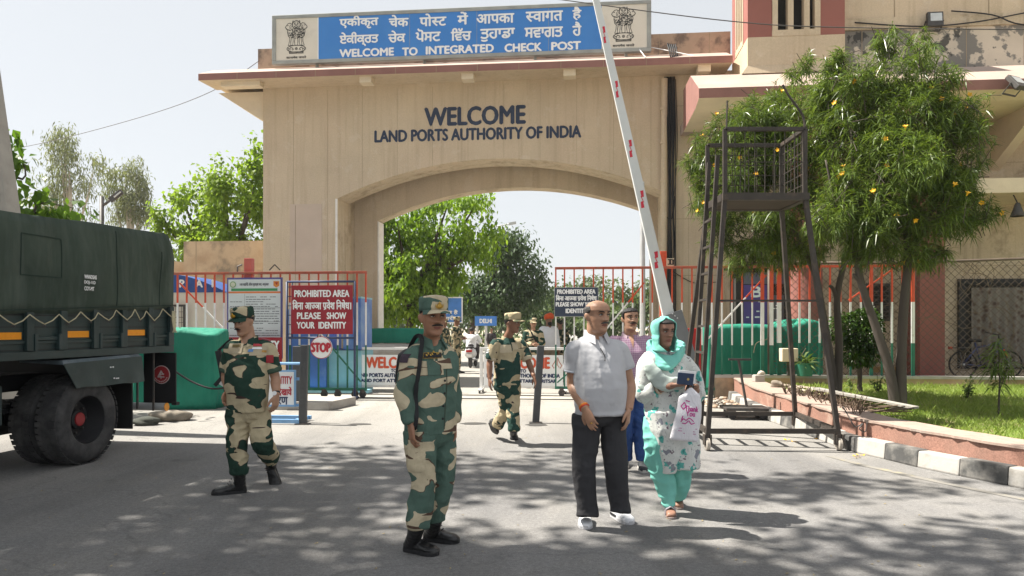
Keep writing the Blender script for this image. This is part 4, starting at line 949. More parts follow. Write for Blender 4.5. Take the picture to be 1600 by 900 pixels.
# ================================================================== trolley, rubble, blocks, thorny debris
c = G(1164, 654); tr = thing('hand_trolley', 'flat dark platform trolley with a T handle beside the striped kerb', 'trolley', c, R(-4))
k = c.y/FPX; w = MB(); w.box(-.36, .36, -.25, .3, .15, .20); w.build('deck', m_metal_dk, tr, bevel=.01)
for x in (-.25, .25):
    for y in (-.18, .2): w = MB(); w.box(x-.055, x+.055, y-.03, y+.03, .08, .17); w.tube([(x, y-.025, .065), (x, y+.025, .065)], .063, 14); w.build('wheel', m_black, tr)
w = MB(); w.bar((-.02, -.2, .22), (-.17, -.28, .99), .03, .03); w.bar((-.33, -.28, 1.0), (.03, -.28, 1.0), .045, .035); w.build('handle', m_metal_dk, tr)
def blob(name, label, cat, c, r, mt, seed, grp=None, sub=3, amp=.25, parent=None):
    bm = bmesh.new(); bmesh.ops.create_icosphere(bm, subdivisions=sub, radius=1); q = random.Random(seed); ph = [q.uniform(0, 6.28) for _ in range(9)]
    for v in bm.verts:
        n = v.co.copy(); f = 1+amp*(math.sin(n.x*2.3+ph[0])*math.sin(n.y*2.7+ph[1])+.6*math.sin(n.z*3.9+ph[2]+n.x*3)+.35*math.sin(n.x*7+ph[3])*math.sin(n.y*6+ph[4]))
        v.co = Vector((n.x*r[0], n.y*r[1], n.z*r[2]))*f
        if v.co.z < -r[2]*.75: v.co.z = -r[2]*.75
    me = bpy.data.meshes.new(name); bm.to_mesh(me); bm.free(); me.materials.append(mt); me.polygons.foreach_set('use_smooth', [True]*len(me.polygons))
    o = bpy.data.objects.new(name, me); COL.objects.link(o); o.location = (c[0], c[1], c[2]+r[2]*.75); o.parent = parent
    if label: tag(o, label, cat, grp)
    return o
w = MB(); q = random.Random(8); c = G(1132, 634)
for i in range(170):
    a, rr = q.uniform(0, 6.28), q.random()**.6; x, y = rr*.42*math.cos(a), rr*.6*math.sin(a); s = q.uniform(.02, .06); h = .16*(1-rr)
    w.ell((c.x+x, c.y+y, h*q.random()+s*.4), (s*q.uniform(.7, 1.6), s, s*.7), 6, 4, Matrix.Rotation(q.uniform(0, 3), 3, 'Z'), i % 2)
tag(w.build('rubble', [mat('rubble brick', (.36, .27, .20), .95, .25, 9), mat('rubble grey', (.40, .37, .33), .95, .2, 9)]), kind='stuff')
def brick(label, px, py, Y, sx, sy, sz, rz, mt):
    o = thing('loose_brick', label, 'brick', (W(px, py, Y).x, Y, HW+.028), rz); w = MB(); w.box(-sx/2, sx/2, -sy/2, sy/2, 0, sz); w.build('brick', mt, o, bevel=.012)
brick('grey concrete block on the planter cap with a pale stone on top', 1185, 594, 14.6, .20, .16, .13, .1, m_concrete)
blob('loose_stone', 'small pale stone resting on the grey concrete block', 'stone', (W(1189, 585, 14.6).x, 14.6, HW+.158), (.075, .06, .045), mat('pale stone', (.5, .45, .38), .95), 5, sub=2)
blob('loose_stone', 'brown broken lump of masonry on the planter cap beyond the stand leg', 'stone', (W(1216, 600, 13.4).x, 13.4, HW+.0), (.13, .10, .08), mat('broken masonry', (.25, .21, .17), .95, .3, 6), 9)
w = MB(); q = random.Random(21)
for i in range(150):
    a, rr = q.uniform(0, 6.28), q.random()**.5; x, y = rr*.75*math.cos(a), rr*.45*math.sin(a); s = q.uniform(.02, .05); cc = W(1225, 590, 14.3); w.ell((cc.x+x, cc.y+y, ZL+.09*(1-rr)+s*.4), (s*1.4, s, s*.7), 6, 4, Matrix.Rotation(q.uniform(0, 3), 3, 'Z'))
tag(w.build('gravel', mat('sandy gravel', (.50, .42, .34), .95, .2, 8)), kind='stuff')
w = MB(); q = random.Random(31)
for i in range(240):
    px = q.uniform(1225, 1345); t_ = (px-1215)/130; Y = 12.9-3.1*t_+q.uniform(-.35, .35); b0 = W(px, 600, Y); x = b0.x+q.uniform(-.05, .1); a = q.uniform(0, 6.28); h = q.uniform(.08, .25); z0 = ZL+.05
    w.tube([(x, Y, z0), (x+math.cos(a)*h*.5, Y+math.sin(a)*h*.3, z0+h*.7), (x+math.cos(a)*h*.6, Y+math.sin(a)*h*.5, z0+h)], [.009, .006, .003], 4)
for i in range(60):
    px = q.uniform(1225, 1345); t_ = (px-1215)/130; Y = 12.9-3.1*t_+q.uniform(-.3, .3); x = W(px, 600, Y).x; a = q.uniform(-.5, .5); L = q.uniform(.3, .7); w.tube([(x, Y, ZL+.06), (x+math.cos(a)*L, Y-math.sin(a)*L-.2, ZL+.06+q.uniform(0, .15))], .007, 4)
o = w.build('thorn_pile', mat('dry thorns', (.12, .085, .06), .9, .3, 6)); tag(o, 'heap of dry thorny twigs lying along the planter edge by the trees', 'dry twigs')
pk = thing('wooden_plank', 'grey weathered plank leaning on the thorny twigs beside the twin trunk tree', 'plank', W(1365, 630, 10.5)); pk.location.z = ZL; w = MB(); w.bar((-.45, .9, .28), (.30, -.55, .14), .14, .03); w.build('board', mat('grey timber', (.32, .30, .27), .9, .2, 3, stretch=(1, 6, 1)), pk)
ww = MB(); c = W(1331, 660, 9.1)
ww.tube(catmull([(c.x-.12, c.y-.02, .55), (c.x-.10, c.y-.16, .42), (c.x-.04, c.y-.17, .32), (c.x+.05, c.y-.18, .36), (c.x+.0, c.y-.2, .30), (c.x+.09, c.y-.16, .26), (c.x+.12, c.y-.15, .38)], 4), .008, 5); tag(ww.build('bent_wire', m_metal_dk, smooth=True), 'twisted bit of rusty wire hanging over the planter wall', 'wire')

# ================================================================== green shrouded heaps, kiosk, blue booth, slabs
m_net, nt, b_, vec = newmat('green shade net')
c_ = mix(nt, ramp(nt, noise(nt, vec, 1.3, 4), [(.3, 0), (.7, 1)]), (.012, .16, .105), (.025, .24, .165))
wv1 = _n(nt, 'ShaderNodeTexWave'); wv1.inputs['Scale'].default_value = 22; wv1.bands_direction = 'Z'; nt.links.new(vec, wv1.inputs['Vector']); c_ = mix(nt, .10, c_, wv1.outputs[0], 'OVERLAY')
nt.links.new(c_, b_.inputs['Base Color']); b_.inputs['Roughness'].default_value = .75; b_.inputs['Specular IOR Level'].default_value = .3
bump(nt, b_, noise(nt, mapped(nt, vec, (1, 1, .35)), 2.6, 3, .5, .35), .9, .10); MATS['green shade net'] = m_net
def drape(label, c, sx, sy, h, seed, rz=0, lean=0, name='shrouded_heap'):
    t = thing(name, label, 'tarpaulin', c, rz); q = random.Random(seed); ph = [q.uniform(0, 6.28) for _ in range(12)]
    rings = []; nu = 72; nz = 20
    for i in range(nz+1):
        f = i/nz; ring = []
        for j in range(nu):
            a = 2*math.pi*j/nu; ca, sa = math.cos(a), math.sin(a); e = .32
            x = abs(ca)**e*math.copysign(1, ca)*sx/2; y = abs(sa)**e*math.copysign(1, sa)*sy/2
            if f > .75: k = math.cos((f-.75)/.25*math.pi/2)**.5 if f < 1 else .02; k = max(k, .02)
            else: k = 1
            z = h*min(1, f/.78)*(1-.0*k) if f < .78 else h*(1+.03*(f-.78)/.22)
            wob = 1+.018*math.sin(a*9+ph[0]+2*math.sin(f*3+ph[1]))*(1.2-f)+.03*math.sin(a*2+ph[2])+.014*math.sin(a*23+ph[3])*(1-f)
            sag = .05*h*math.sin(x*2.4/sx*3+ph[4])*math.sin(y*3/sy+ph[5])*(f > .6)
            ring.append((x*k*wob*(1+.05*(1-f))+lean*f, y*k*wob*(1+.05*(1-f)), max(0, z+sag)))
        rings.append(ring)
    w = MB(); w.loft(rings); w.build('cover', m_net, t, smooth=True); return t
c = G(270, 640); drape('tall heap under a green shade net between the truck tail and the gate', (c.x-.12, c.y+.5, 0), 1.62, 1.0, 1.42, 3, R(4), .02)
hose = MB(); c = G(270, 640); hose.tube(catmull([(c.x-.4, c.y-.1, 1.0), (c.x-.1, c.y-.12, .85), (c.x+.35, c.y-.1, .55), (c.x+.75, c.y-.1, .40), (c.x+.95, c.y+.2, .40)], 6), .018, 6); tag(hose.build('black_hose', m_black, smooth=True), 'black hose slung across the green netted heap behind the truck', 'hose')
u = (gu(1112, -2.6)+gu(1205, -2.6))/2; drape('green netted heap behind the right gate, left of the two', gw(gu(1160, -2.6), -2.5), 1.75, 1.0, 1.56, 8, -GA); 
drape('green netted heap behind the right gate, next to the round red column', gw(gu(1242, -2.5), -2.45), 1.0, .9, 1.62, 12, -GA, .05)
c = G(628, 560); drape('low green tarpaulin covered stack beyond the arch on the left of the road', (W(628, 545, 21.5).x-.05, 21.5, 1.07), 1.55, .9, .42, 17, -GA)
cs = thing('pipe_stack', 'grey concrete pipes stacked beyond the left barricade under the green tarpaulin', 'pipes', (W(625, 545, 20.4).x-.3, 20.4, 0), -GA)
for zz_, yy_ in ((.17, 0), (.17, .9), (.52, .1), (.52, .8), (.89, .1), (.89, .7)): w = MB(); w.tube([(-1.0, yy_, zz_), (1.5, yy_, zz_)], .17, 16); w.build('pipe', m_concrete, cs, auto=40)
sb_ = blob('sandbag', 'grey sandbag lying on the road edge behind the truck bumper', 'sandbag', G(266, 657), (.36, .18, .10), mat('sandbag cloth', (.24, .21, .17), .95, .15, 8, .4, 60), 3, amp=.12)
blob('sandbag', 'dark crumpled sack on the ground by the truck mudflap', 'sandbag', G(228, 664), (.22, .16, .07), mat('dark sack', (.06, .065, .055), .9, .2, 8, .4, 50), 6, amp=.2)
c = G(466, 640); cpb = thing('concrete_plinth', 'low concrete plinth slab at the foot of the left gate frame', 'plinth', c, -GA); w = MB(); w.hexa([(-1.2, -.1, 0), (.62, -.1, 0), (.80, .95, 0), (-1.2, .95, 0), (-1.2, -.1, .16), (.62, -.1, .16), (.80, .95, .16), (-1.2, .95, .16)]); w.build('slab', m_concrete, cpb, bevel=.015)
# purple phone kiosk behind right fence
ks = gthing('poster_kiosk', 'dark kiosk covered with purple and black posters behind the right gate', 'kiosk', gu(1195, -1.5), -1.5)
ua, ub = gu(1150, -1.6), gu(1243, -1.6); w = MB(); w.box(ua, ub, -1.6, -.9, 0, 2.95, 0); w.box(ua-.15, ub+.1, -1.75, -.85, 2.952, 3.05, 0); gb(w, 'cabinet', m_dark, ks)
w = MB(); um = ua+.18
w.box(um, um+.55, -1.612, -1.59, .9, 2.55, 0); w.box(um+.6, um+.95, -1.612, -1.59, 1.3, 2.3, 1); w.box(um+1.0, ub-.02, -1.612, -1.59, 1.2, 2.75, 2); w.box(um, um+.95, -1.614, -1.59, 2.57, 2.85, 3)
lettering(w, 'B', (um+.30, -1.617, 2.38), X, Z, .24, .25, bold=.012, mi=4); w.lathe([(.22, 0), (.22, .01)], (um+1.22, -1.612, 2.2), (0, -1, 0), 24, 5); w.lathe([(.13, 0), (.13, .014)], (um+1.22, -1.612, 1.62), (0, -1, 0), 20, 4)
q = random.Random(4)
for k in range(26): a, z = um+q.uniform(.02, .8), q.uniform(1.0, 2.2); w.box(a, a+q.uniform(.04, .14), -1.6165, -1.6, z, z+q.uniform(.015, .04), 4)
gb(w, 'poster', [mat('poster purple', (.10, .065, .24), .4), mat('poster grey', (.10, .11, .13), .4), mat('poster dark', (.05, .05, .07), .4), mat('poster slate', (.12, .12, .16), .4), m_signwhite, mat('poster orange', (.5, .14, .05), .4)], ks)
# blue sentry booth and white structure with blue lettering behind left gate
bt = gthing('sentry_booth', 'blue and pale turquoise sheet metal booth behind the left sliding gate', 'booth', gu(500, -3.2), -3.0)
m_bblue = mat('booth blue', (.07, .17, .46), .5, .15, 2, .1, 20, stain=((.20, .32, .52), 1.5, .5, .65, .6)); m_bteal = mat('booth turquoise', (.22, .47, .56), .5, .1, 2, stain=((.35, .50, .55), 2, .5, .65, .6))
ua, ub = gu(448, -3.2), gu(562, -3.2); w = MB(); w.box(ua, ua+.95, -3.2, -2.1, 0, 1.95, 0); w.box(ua+.955, ub, -3.1, -2.1, 0, 1.0, 1); w.box(ub-.42, ub, -3.12, -2.2, 1.002, 2.2, 0); gb(w, 'cabin', [m_bblue, m_bteal], bt)
w = MB()
for k in range(5): w.box(ua+.1+k*.22, ua+.115+k*.22, -3.212, -3.19, .1, 1.9, 0)
w.box(ua+.955, ub+.02, -3.14, -2.05, .985, 1.0015, 0); w.box(ub-.43, ub+.01, -3.13, -2.2, 2.202, 2.24, 1); gb(w, 'trim', [m_dkblue, m_bteal], bt)
w = MB(); w.box(ua, ub+.3, -3.5, -3.21, .02, .10); gb(w, 'plinth', m_bteal, bt)
pb = gthing('police_booth', 'pale booth with an arched blue fascia lettered in white behind the left gate', 'booth', gu(300, -3.6), -3.6)
ua, ub = gu(180, -3.6), gu(352, -3.6); zc = gz(457, gu(300, -3.6), -3.6); w = MB(); w.box(ua, ub, -3.6, -2.4, 0, zc); gb(w, 'wall', m_signcream, pb)
w = MB(); zt = gz(428, gu(290, -3.6), -3.6); pr = [(ua, zc), (ub+.05, zc)]; pr += [(ub+.05-(ub-ua)*.55*t, zc+(zt-zc)*math.sin(t*math.pi/2)) for t in [i/10 for i in range(1, 11)]]; pr += [(ua, zt)]; w.prism(pr, (0, -3.62, 0), (1, 0, 0), (0, 0, 1), (0, 1, 0), 1.2); gb(w, 'fascia', mat('booth fascia blue', (.03, .085, .28), .5, .1, 3), pb)
w = MB(); aa, bb_ = gu(203, -3.63), gu(338, -3.63)
for ch, px in (('P', 284), ('A', 311), ('I', 332), ('E', 258), ('R', 232)): u = gu(px, -3.63); lettering(w, ch, (u, -3.624, (zc+zt)/2-.01), X, Z, None, .17, bold=.012)
gb(w, 'lettering', m_signwhite, pb, recalc=False)
w = MB(); 
um = gu(287, -3.7)
for k in range(12): w.box(um-.6, um, -3.70, -3.694, .5+k*.125, .51+k*.125)
for k in range(8): w.box(um-.6+k*.078, um-.59+k*.078, -3.70, -3.694, .5, 2.0)
w.box(um, um+.05, -3.73, -3.68, 0, 2.05); w.box(um-.6, um, -3.72, -3.69, 2.0, 2.05); gb(w, 'mesh_screen', m_metal_dk, pb)
# bright signboards further up the road
def far_sign(label, px0, px1, py0, py1, Y, lines, post_px, border=True):
    a, b2 = W(px0, py1, Y), W(px1, py0, Y); t = thing('road_sign', label, 'road sign', (a.x, Y, 0)); w = MB(); W_, z0, z1 = b2.x-a.x, a.z, b2.z
    w.box(0, W_, -.03, .03, z0, z1, 1 if border else 0); w.box(.05, W_-.05, -.04, -.01, z0+.05, z1-.05, 0); w.build('panel', [mat('road sign blue', (.07, .22, .62), .5), m_signwhite], t); w = MB()
    for tx, f, wd, h in lines: lettering(w, tx, (W_*.5, -.045, z0+(z1-z0)*f), X, Z, W_*wd, (z1-z0)*h, bold=.01)
    w.build('lettering', m_signwhite, t, recalc=False); w = MB()
    for f in post_px: w.tube([(W_*f, .05, 0), (W_*f, .05, z1)], .06, 8)
    w.build('post', m_galv, t)
far_sign('blue road sign with white Hindi lines behind the far soldiers', 672, 723, 464, 505, 30, [('{स}वागत है', .42, .7, .18), ('अटारी', .20, .5, .16)], (.15, .85))
far_sign('small blue road sign lettered in white behind the walking soldier', 742, 776, 494, 509, 38, [('DELHI', .5, .55, .42)], (.1, .5), False)
# ================================================================== army truck (local x runs to the tail, y into the truck)
m_canvas, nt, b_, vec = newmat('truck canvas')
c_ = mix(nt, ramp(nt, noise(nt, vec, 1.4, 5), [(.3, 0), (.7, 1)]), (.028, .044, .034), (.058, .080, .062))
c_ = mix(nt, ramp(nt, noise(nt, mapped(nt, vec, (2.5, 2.5, .35)), 2.2, 5, .65), [(.46, 0), (.72, .65)]), c_, (.085, .105, .088))
nt.links.new(c_, b_.inputs['Base Color']); b_.inputs['Roughness'].default_value = .8; b_.inputs['Specular IOR Level'].default_value = .25
bump(nt, b_, noise(nt, mapped(nt, vec, (1, 1, .45)), 2.4, 3, .5, .3), 1.0, .10)
m_tbody = mat('truck body green', (.020, .040, .040), .5, .2, 2.5, .15, 30, spec=.45, stain=((.06, .08, .08), 3, .55, .75, .5))
m_tdust = mat('dusty truck metal', (.075, .10, .115), .6, .2, 5, .2, 30, stain=((.20, .23, .26), 6, .48, .7, .7))
m_tyre = mat('tyre rubber', (.035, .035, .037), .85, .2, 6, .3, 60, stain=((.12, .118, .115), 4, .42, .70, .75))
m_refl = mat('amber reflector', (.80, .30, .015), .3, .06, 20)
m_rope = mat('pale rope', (.50, .45, .30), .9, .15, 20)
TA = R(90-8); tk_o = Vector((-4.75, 8.25, 0))
tr_ = thing('army_truck', 'dark green army truck with a laced canvas cover, tail towards the gate', 'truck', tk_o, TA)
XR, XF = 1.56, -3.3; WD = 2.35; ZB, ZC = 1.20, 1.72
# canvas: eave profile swept from the front to the rounded tail
w = MB(); rings = []; q = random.Random(2)
xs = [XF+(XR-XF)*i/70 for i in range(71)]
prof = [(-.02, None)]
for x in xs:
    e = max(0, (x-(XR-.16))/.16); drop = .15*(1-math.sqrt(max(0, 1-e*e)))
    ring = []; ZE = 2.765-.042*(XR-x)
    lo = 1.78-.05*(XR-x)+.012*math.sin(x*5)
    for j in range(11):
        f = j/10; z = lo+(ZE-drop*.9-lo)*f
        f_ = .02*math.sin(x*2.1+f*6+1.3*math.sin(x*1.7))*f+.018*math.sin(x*3.1+f*2)+.02*math.sin(x*7.3+1.5*math.sin(f*3+x))*(f*(1-f)*3)+.012*math.sin(x*13+f*5)*(1-f)
        if -1.02 < x < -.46 and .34 < f < .78: f_ -= .008
        ring.append((x, -.03-.02*math.sin(f*math.pi)-f_*.8+.03*f**6, z))
    for j in range(1, 14):
        a = j/14; y = .03+(WD-.06)*a; z = ZE-drop*.9+.07*math.sin(a*math.pi)**.6+.010*math.sin(x*4+a*7)
        ring.append((x, y, z))
    for j in range(6):
        f = 1-j/5; ring.append((x, WD+.03-.09*f**4, lo+(ZE-drop*.9-lo)*f))
    rings.append(ring)
w.loft(rings, closed=True); cv = w.build('canvas_cover', m_canvas, tr_, smooth=True)
bvc = BVHTree.FromPolygons([v.co.copy() for v in cv.data.vertices], [tuple(p.vertices) for p in cv.data.polygons])
w = MB()
def seam(pts, wd=.010):
    w = MB()
    q = []
    for x_, z_ in pts: h_ = bvc.ray_cast(Vector((x_, -1, z_)), Vector((0, 1, 0))); q.append((h_[0] if h_[0] else Vector((x_, -.06, z_)))+Vector((0, -.003, 0)))
    for p0, p1 in zip(q, q[1:]): w.bar(p0, p1, wd, .006, (0, 1, 0))
    w.build('seam', mat('canvas seam', (.020, .036, .030), .9), cv)
ln_ = lambda x0, z0, x1, z1, n=14: [(x0+(x1-x0)*i/n, z0+(z1-z0)*i/n) for i in range(n+1)]
for x0, z0, x1, z1 in ((-.98, 2.05, -.98, 2.46), (-.45, 2.05, -.45, 2.46), (-.98, 2.05, -.45, 2.05), (-.98, 2.46, -.45, 2.46), (.42, 1.78, .42, 2.66), (-1.9, 1.7, -1.9, 2.66), (1.28, 1.82, 1.28, 2.5)): seam(ln_(x0, z0, x1, z1))
seam(ln_(XF+.05, 1.60, XR-.05, 1.815, 60), .012)
w = MB(); Xt = Vector((1, 0, 0))
for i, (t_, wd) in enumerate((('WNNDSNS', .19), ('DOJ-11D', .17), ('COY-MT', .15))): lettering(w, t_, (-.17, -.085, 2.085-.065*i), X, Z, wd, .043, bold=.002, align='L')
for v_i in range(len(w.v)): pass
w.build('stencil', m_signwhite, cv, recalc=False)
# cargo bed: planks, ribs, pockets
w = MB(); w.box(XF, XR, .0, .05, ZB, 1.86)
for z in (1.30, 1.42, 1.53, 1.65, 1.76): w.box(XF, XR, -.004, .0, z-.004, z+.004, 1)
w.box(XF, XR, WD-.05, WD, ZB, 1.86); w.box(XF, XF+.05, .051, WD-.051, ZB, 1.86); w.box(XR-.05, XR, .051, WD-.051, ZB, 1.86); w.box(XF+.05, XR-.05, .05, WD-.05, ZB, ZB+.05)
bed = w.build('cargo_bed', [m_tbody, m_black], tr_)
w = MB(); w.box(XF-.01, XR+.01, -.03, -.001, ZB, ZB+.085); w.box(XF-.01, XR+.01, -.02, -.001, 1.36, 1.39)
ribs = [-2.8, -2.3, -1.83, -1.35, -.87, -.41, .08, .57, 1.07, XR-.05]
for x in ribs: w.box(x-.045, x+.045, -.045, -.003, ZB+.09, 1.80-.05*(XR-x))
for xa, xb in ((-1.83, -1.35), (-.87, -.41), (.08, .57), (1.07, XR-.05)):
    w.box(xa+.05, xb-.05, -.030, -.003, 1.395, 1.43); w.box(xa+.047, xa+.085, -.055, -.003, ZB+.09, 1.46); w.box(xb-.085, xb-.047, -.055, -.003, ZB+.09, 1.46)
w.build('rib', m_tbody, bed, bevel=.006)
for x0 in (-2.25, -1.28, -.335, .655):
    w = MB(); w.box(x0, x0+.33, -.012, -.005, 1.42+.01*x0, 1.49+.01*x0); w.build('reflector', m_refl, bed)
for xa in (-2.2,): pass
# lacing
w = MB(); ps_ = []; x = -1.6; k = 0; q = random.Random(6)
while x < XR-.05:
    hi_ = k % 2 == 0; ps_.append((x, -.075, (1.80-.05*(XR-x)-.01-q.random()*.03) if hi_ else 1.635-.03*(XR-x)+q.uniform(-.018, .018))); x += .10+q.uniform(-.03, .13); k += 1
for i in range(len(ps_)-1):
    a, b2 = Vector(ps_[i]), Vector(ps_[i+1]); m_ = (a+b2)/2+Vector((0, -.01, -.012)); w.tube([a, m_, b2], .0065, 5)
for k in range(5): w.tube(catmull([(XR-.10+.012*k, -.08, 1.74), (XR-.12+.015*k, -.09, 1.62), (XR-.09+.01*k, -.09, 1.50), (XR-.1+.02*k, -.085, 1.46+.02*(k % 2))], 4), .008, 5)
w.build('lacing_rope', m_rope, bed, smooth=True)
w = MB()
for p in ps_[1::2]: w.tube([(p[0]-.02, -.06, p[2]-.01), (p[0], -.085, p[2]-.02), (p[0]+.02, -.06, p[2]-.01)], .008, 5)
w.build('rope_hook', m_metal_dk, bed)
w = MB()
for k in range(9): w.tube([(XR+.03, .02, 1.86-k*.055), (XR+.045, .03, 1.83-k*.055), (XR+.03, .04, 1.80-k*.055)], .011, 5)
w.build('tail_chain', m_metal_dk, bed)
# mudguard
w = MB(); w.hexa([(-.46, -.07, 1.13), (.84, -.07, 1.165), (.84, .45, 1.19), (-.46, .45, 1.15), (-.44, -.04, 1.175), (.82, -.04, 1.198), (.84, .45, 1.21), (-.46, .45, 1.17)], 1)
ny = 8; nx = 22; G0 = []
for j in range(ny+1):
    for i in range(nx+1):
        f, g2 = i/nx, j/ny; xx = (-.46+.18*g2)+(1.30-.10*g2)*f; zt = 1.14+.03*f; zb2 = .865-.01*f; G0.append((xx, -.071-.012*math.sin(f*9+g2*2)*g2-.008*math.sin(f*21+3)*g2, zt+(zb2-zt)*g2+.006*math.sin(f*13)*g2))
w.add(G0, [(j*(nx+1)+i, j*(nx+1)+i+1, (j+1)*(nx+1)+i+1, (j+1)*(nx+1)+i) for j in range(ny) for i in range(nx)], 0); w.add([(x, y+.012, z) for x, y, z in G0], [(j*(nx+1)+i, (j+1)*(nx+1)+i, (j+1)*(nx+1)+i+1, j*(nx+1)+i+1) for j in range(ny) for i in range(nx)], 0)
mgd = w.build('mudguard', [m_tbody, m_tdust], tr_, auto=40)
w = MB()
for px_, z in ((.14, 1.09), (.18, 1.09), (.20, .96), (.24, .955), (.27, .955)): w.box(px_+.1, px_+.116, -.097, -.088, z-.03, z-.016)
w.build('paint_mark', m_signwhite, mgd)
# chassis, axle, flap, tail gear
w = MB(); w.box(-5.5, 1.5, .72, .82, .82, 1.0); w.box(-5.5, 1.5, WD-.82, WD-.72, .82, 1.0); w.box(-.1, .1, .25, WD-.25, .42, .56); w.box(-.25, .25, WD/2-.22, WD/2+.22, .32, .68)
for x in (-1.8, -.9, .2, 1.2): w.box(x, x+.1, .4, WD-.4, 1.0, 1.19)
for k in range(5): w.box(-.6+.06*k, .6-.06*k, .60, .70, .60+.03*k, .625+.03*k)
w.build('chassis', m_black, tr_)
w = MB(); w.box(-1.9, -1.0, .15, .6, .55, .95); w.tube([(-2.9, .5, .62), (-2.1, .5, .62)], .28, 20); w.build('fuel_tank', m_tbody, tr_, bevel=.02)
w = MB(); w.box(.78, .80, .02, .68, .28, 1.15); w.build('mudflap', mat('rubber flap', (.022, .022, .022), .7, .15, 4), tr_)
w = MB(); w.box(1.50, 1.52, -.10, .36, .52, 1.19); w.box(1.47, 1.54, -.13, -.06, .50, .54); tp = w.build('tail_plate', m_black, tr_)
w = MB(); w.lathe([(.122, 0), (.122, .006)], (1.498, .10, .90), (-1, 0, 0), 32, 1); w.lathe([(.112, 0), (.112, .01)], (1.498, .10, .90), (-1, 0, 0), 32, 0)
oo, exx, eyy = Vector((1.486, .10, .90)), Vector((0, -1, 0)), Vector((0, 0, 1))
for pts in ([(-.04, -.02), (0, .05), (.035, .0)], [(-.045, -.03), (.045, -.03)], [(-.02, -.025), (.005, .045)], [(-.03, .0), (.04, .01)], [(0, -.05), (.0, -.02)]): w.stroke(pts, .014, oo, exx, eyy, .001, 1)
for k in range(9):
    a = R(210+k*15); w.stroke([(.088*math.cos(a), .088*math.sin(a)), (.096*math.cos(a+.1), .096*math.sin(a+.1))], .012, oo, exx, eyy, .001, 1)
w.build('round_badge', [mat('badge red', (.34, .03, .035), .5), mat('badge pale', (.60, .50, .48), .5)], tp)
w = MB(); w.tube([(1.45, 0, .48), (1.45, WD, .48)], .052, 16); w.build('underrun_bar', mat('grey bar paint', (.42, .43, .43), .6, .1, 5), tr_, auto=40)
w = MB(); w.tube([(1.45, -.008, .48), (1.45, -.001, .48)], .054, 16); w.build('bar_end_cap', m_refl, tr_)
w = MB(); w.bar((1.0, .1, .5), (1.0, .1, 1.2), .02, .02); w.bar((1.25, .05, .45), (1.25, .05, 1.19), .02, .02); w.box(.98, 1.3, .3, .5, .98, 1.0); w.build('stay_rod', m_metal_dk, tr_)
def wheel(x, y0, side=-1, dual=True):
    """truck wheel whose outer face lies at y0"""
    rad, hw = .495, .25; tyre_p = [(.27, 0), (.30, -.012), (.40, -.018), (.455, -.004), (.485, .03), (.495, .06), (.495, .19), (.485, .22), (.455, .245), (.30, .255), (.27, .25)]
    for k in range(2 if dual else 1):
        yo = y0+side*-1*0 + k*.31*(1 if side < 0 else -1); ax = (0, 1, 0) if side < 0 else (0, -1, 0)
        w = MB(); a_, b__ = ortho(Vector(ax)); w.loft([[Vector((x, yo, .495))+Vector(ax)*h+(a_*math.cos(2*math.pi*k2/56)+b__*math.sin(2*math.pi*k2/56))*r_ for k2 in range(56)] for r_, h in tyre_p], 0, False)
        for g in range(44):
            a = 2*math.pi*g/44; ca, sa = math.cos(a), math.sin(a); s_ = 1 if side < 0 else -1
            for yy in (.035, .12, .205):
                c = Vector((x+ca*.493, yo+yy*s_, .495+sa*.493)); w.obox(c, Vector((-sa, 0, ca))*.026, Vector((0, .034, 0)), Vector((ca, 0, sa))*.006)
        ty = w.build('tyre', m_tyre, tr_, auto=35)
        w = MB(); w.lathe([(.275, .01), (.262, .0), (.250, .03), (.235, .10), (.20, .17), (.11, .175), (.105, .12), (.06, .10), (.001, .10)] if k == 0 else [(.275, .01), (.25, .05), (.2, .12), (.001, .12)], (x, yo, .495), ax, 40, 0, False)
        rim = w.build('rim', m_black, ty, auto=35)
        if k == 0:
            w = MB(); w.lathe([(.085, .175), (.082, .12), (.072, .095), (.06, .09), (.001, .088)], (x, yo, .495), ax, 24); w.build('hub', mat('hub red', (.30, .03, .035), .45, .2, 8), ty, auto=35)
            w = MB(); s_ = 1 if side < 0 else -1
            for g in range(8): a = g*math.pi/4; w.tube([(x+.155*math.cos(a), yo+.172*s_, .495+.155*math.sin(a)), (x+.155*math.cos(a), yo+.145*s_, .495+.155*math.sin(a))], .014, 6)
            w.build('wheel_nut', m_metal_dk, ty)
wheel(0, -.0); wheel(0, WD, 1); wheel(-4.3, .05, -1, False); wheel(-4.3, WD-.05, 1, False)
w = MB(); w.lathe([(.2, 0), (.3, -.01), (.45, .01), (.49, .06), (.49, .17), (.45, .21), (.3, .22), (.2, .21)], (-1.25, .75, .52), (0, 0, 1), 40); w.lathe([(.22, .03), (.2, .1), (.01, .1)], (-1.25, .75, .52), (0, 0, 1), 24); w.build('spare_tyre', m_tyre, tr_, auto=35)
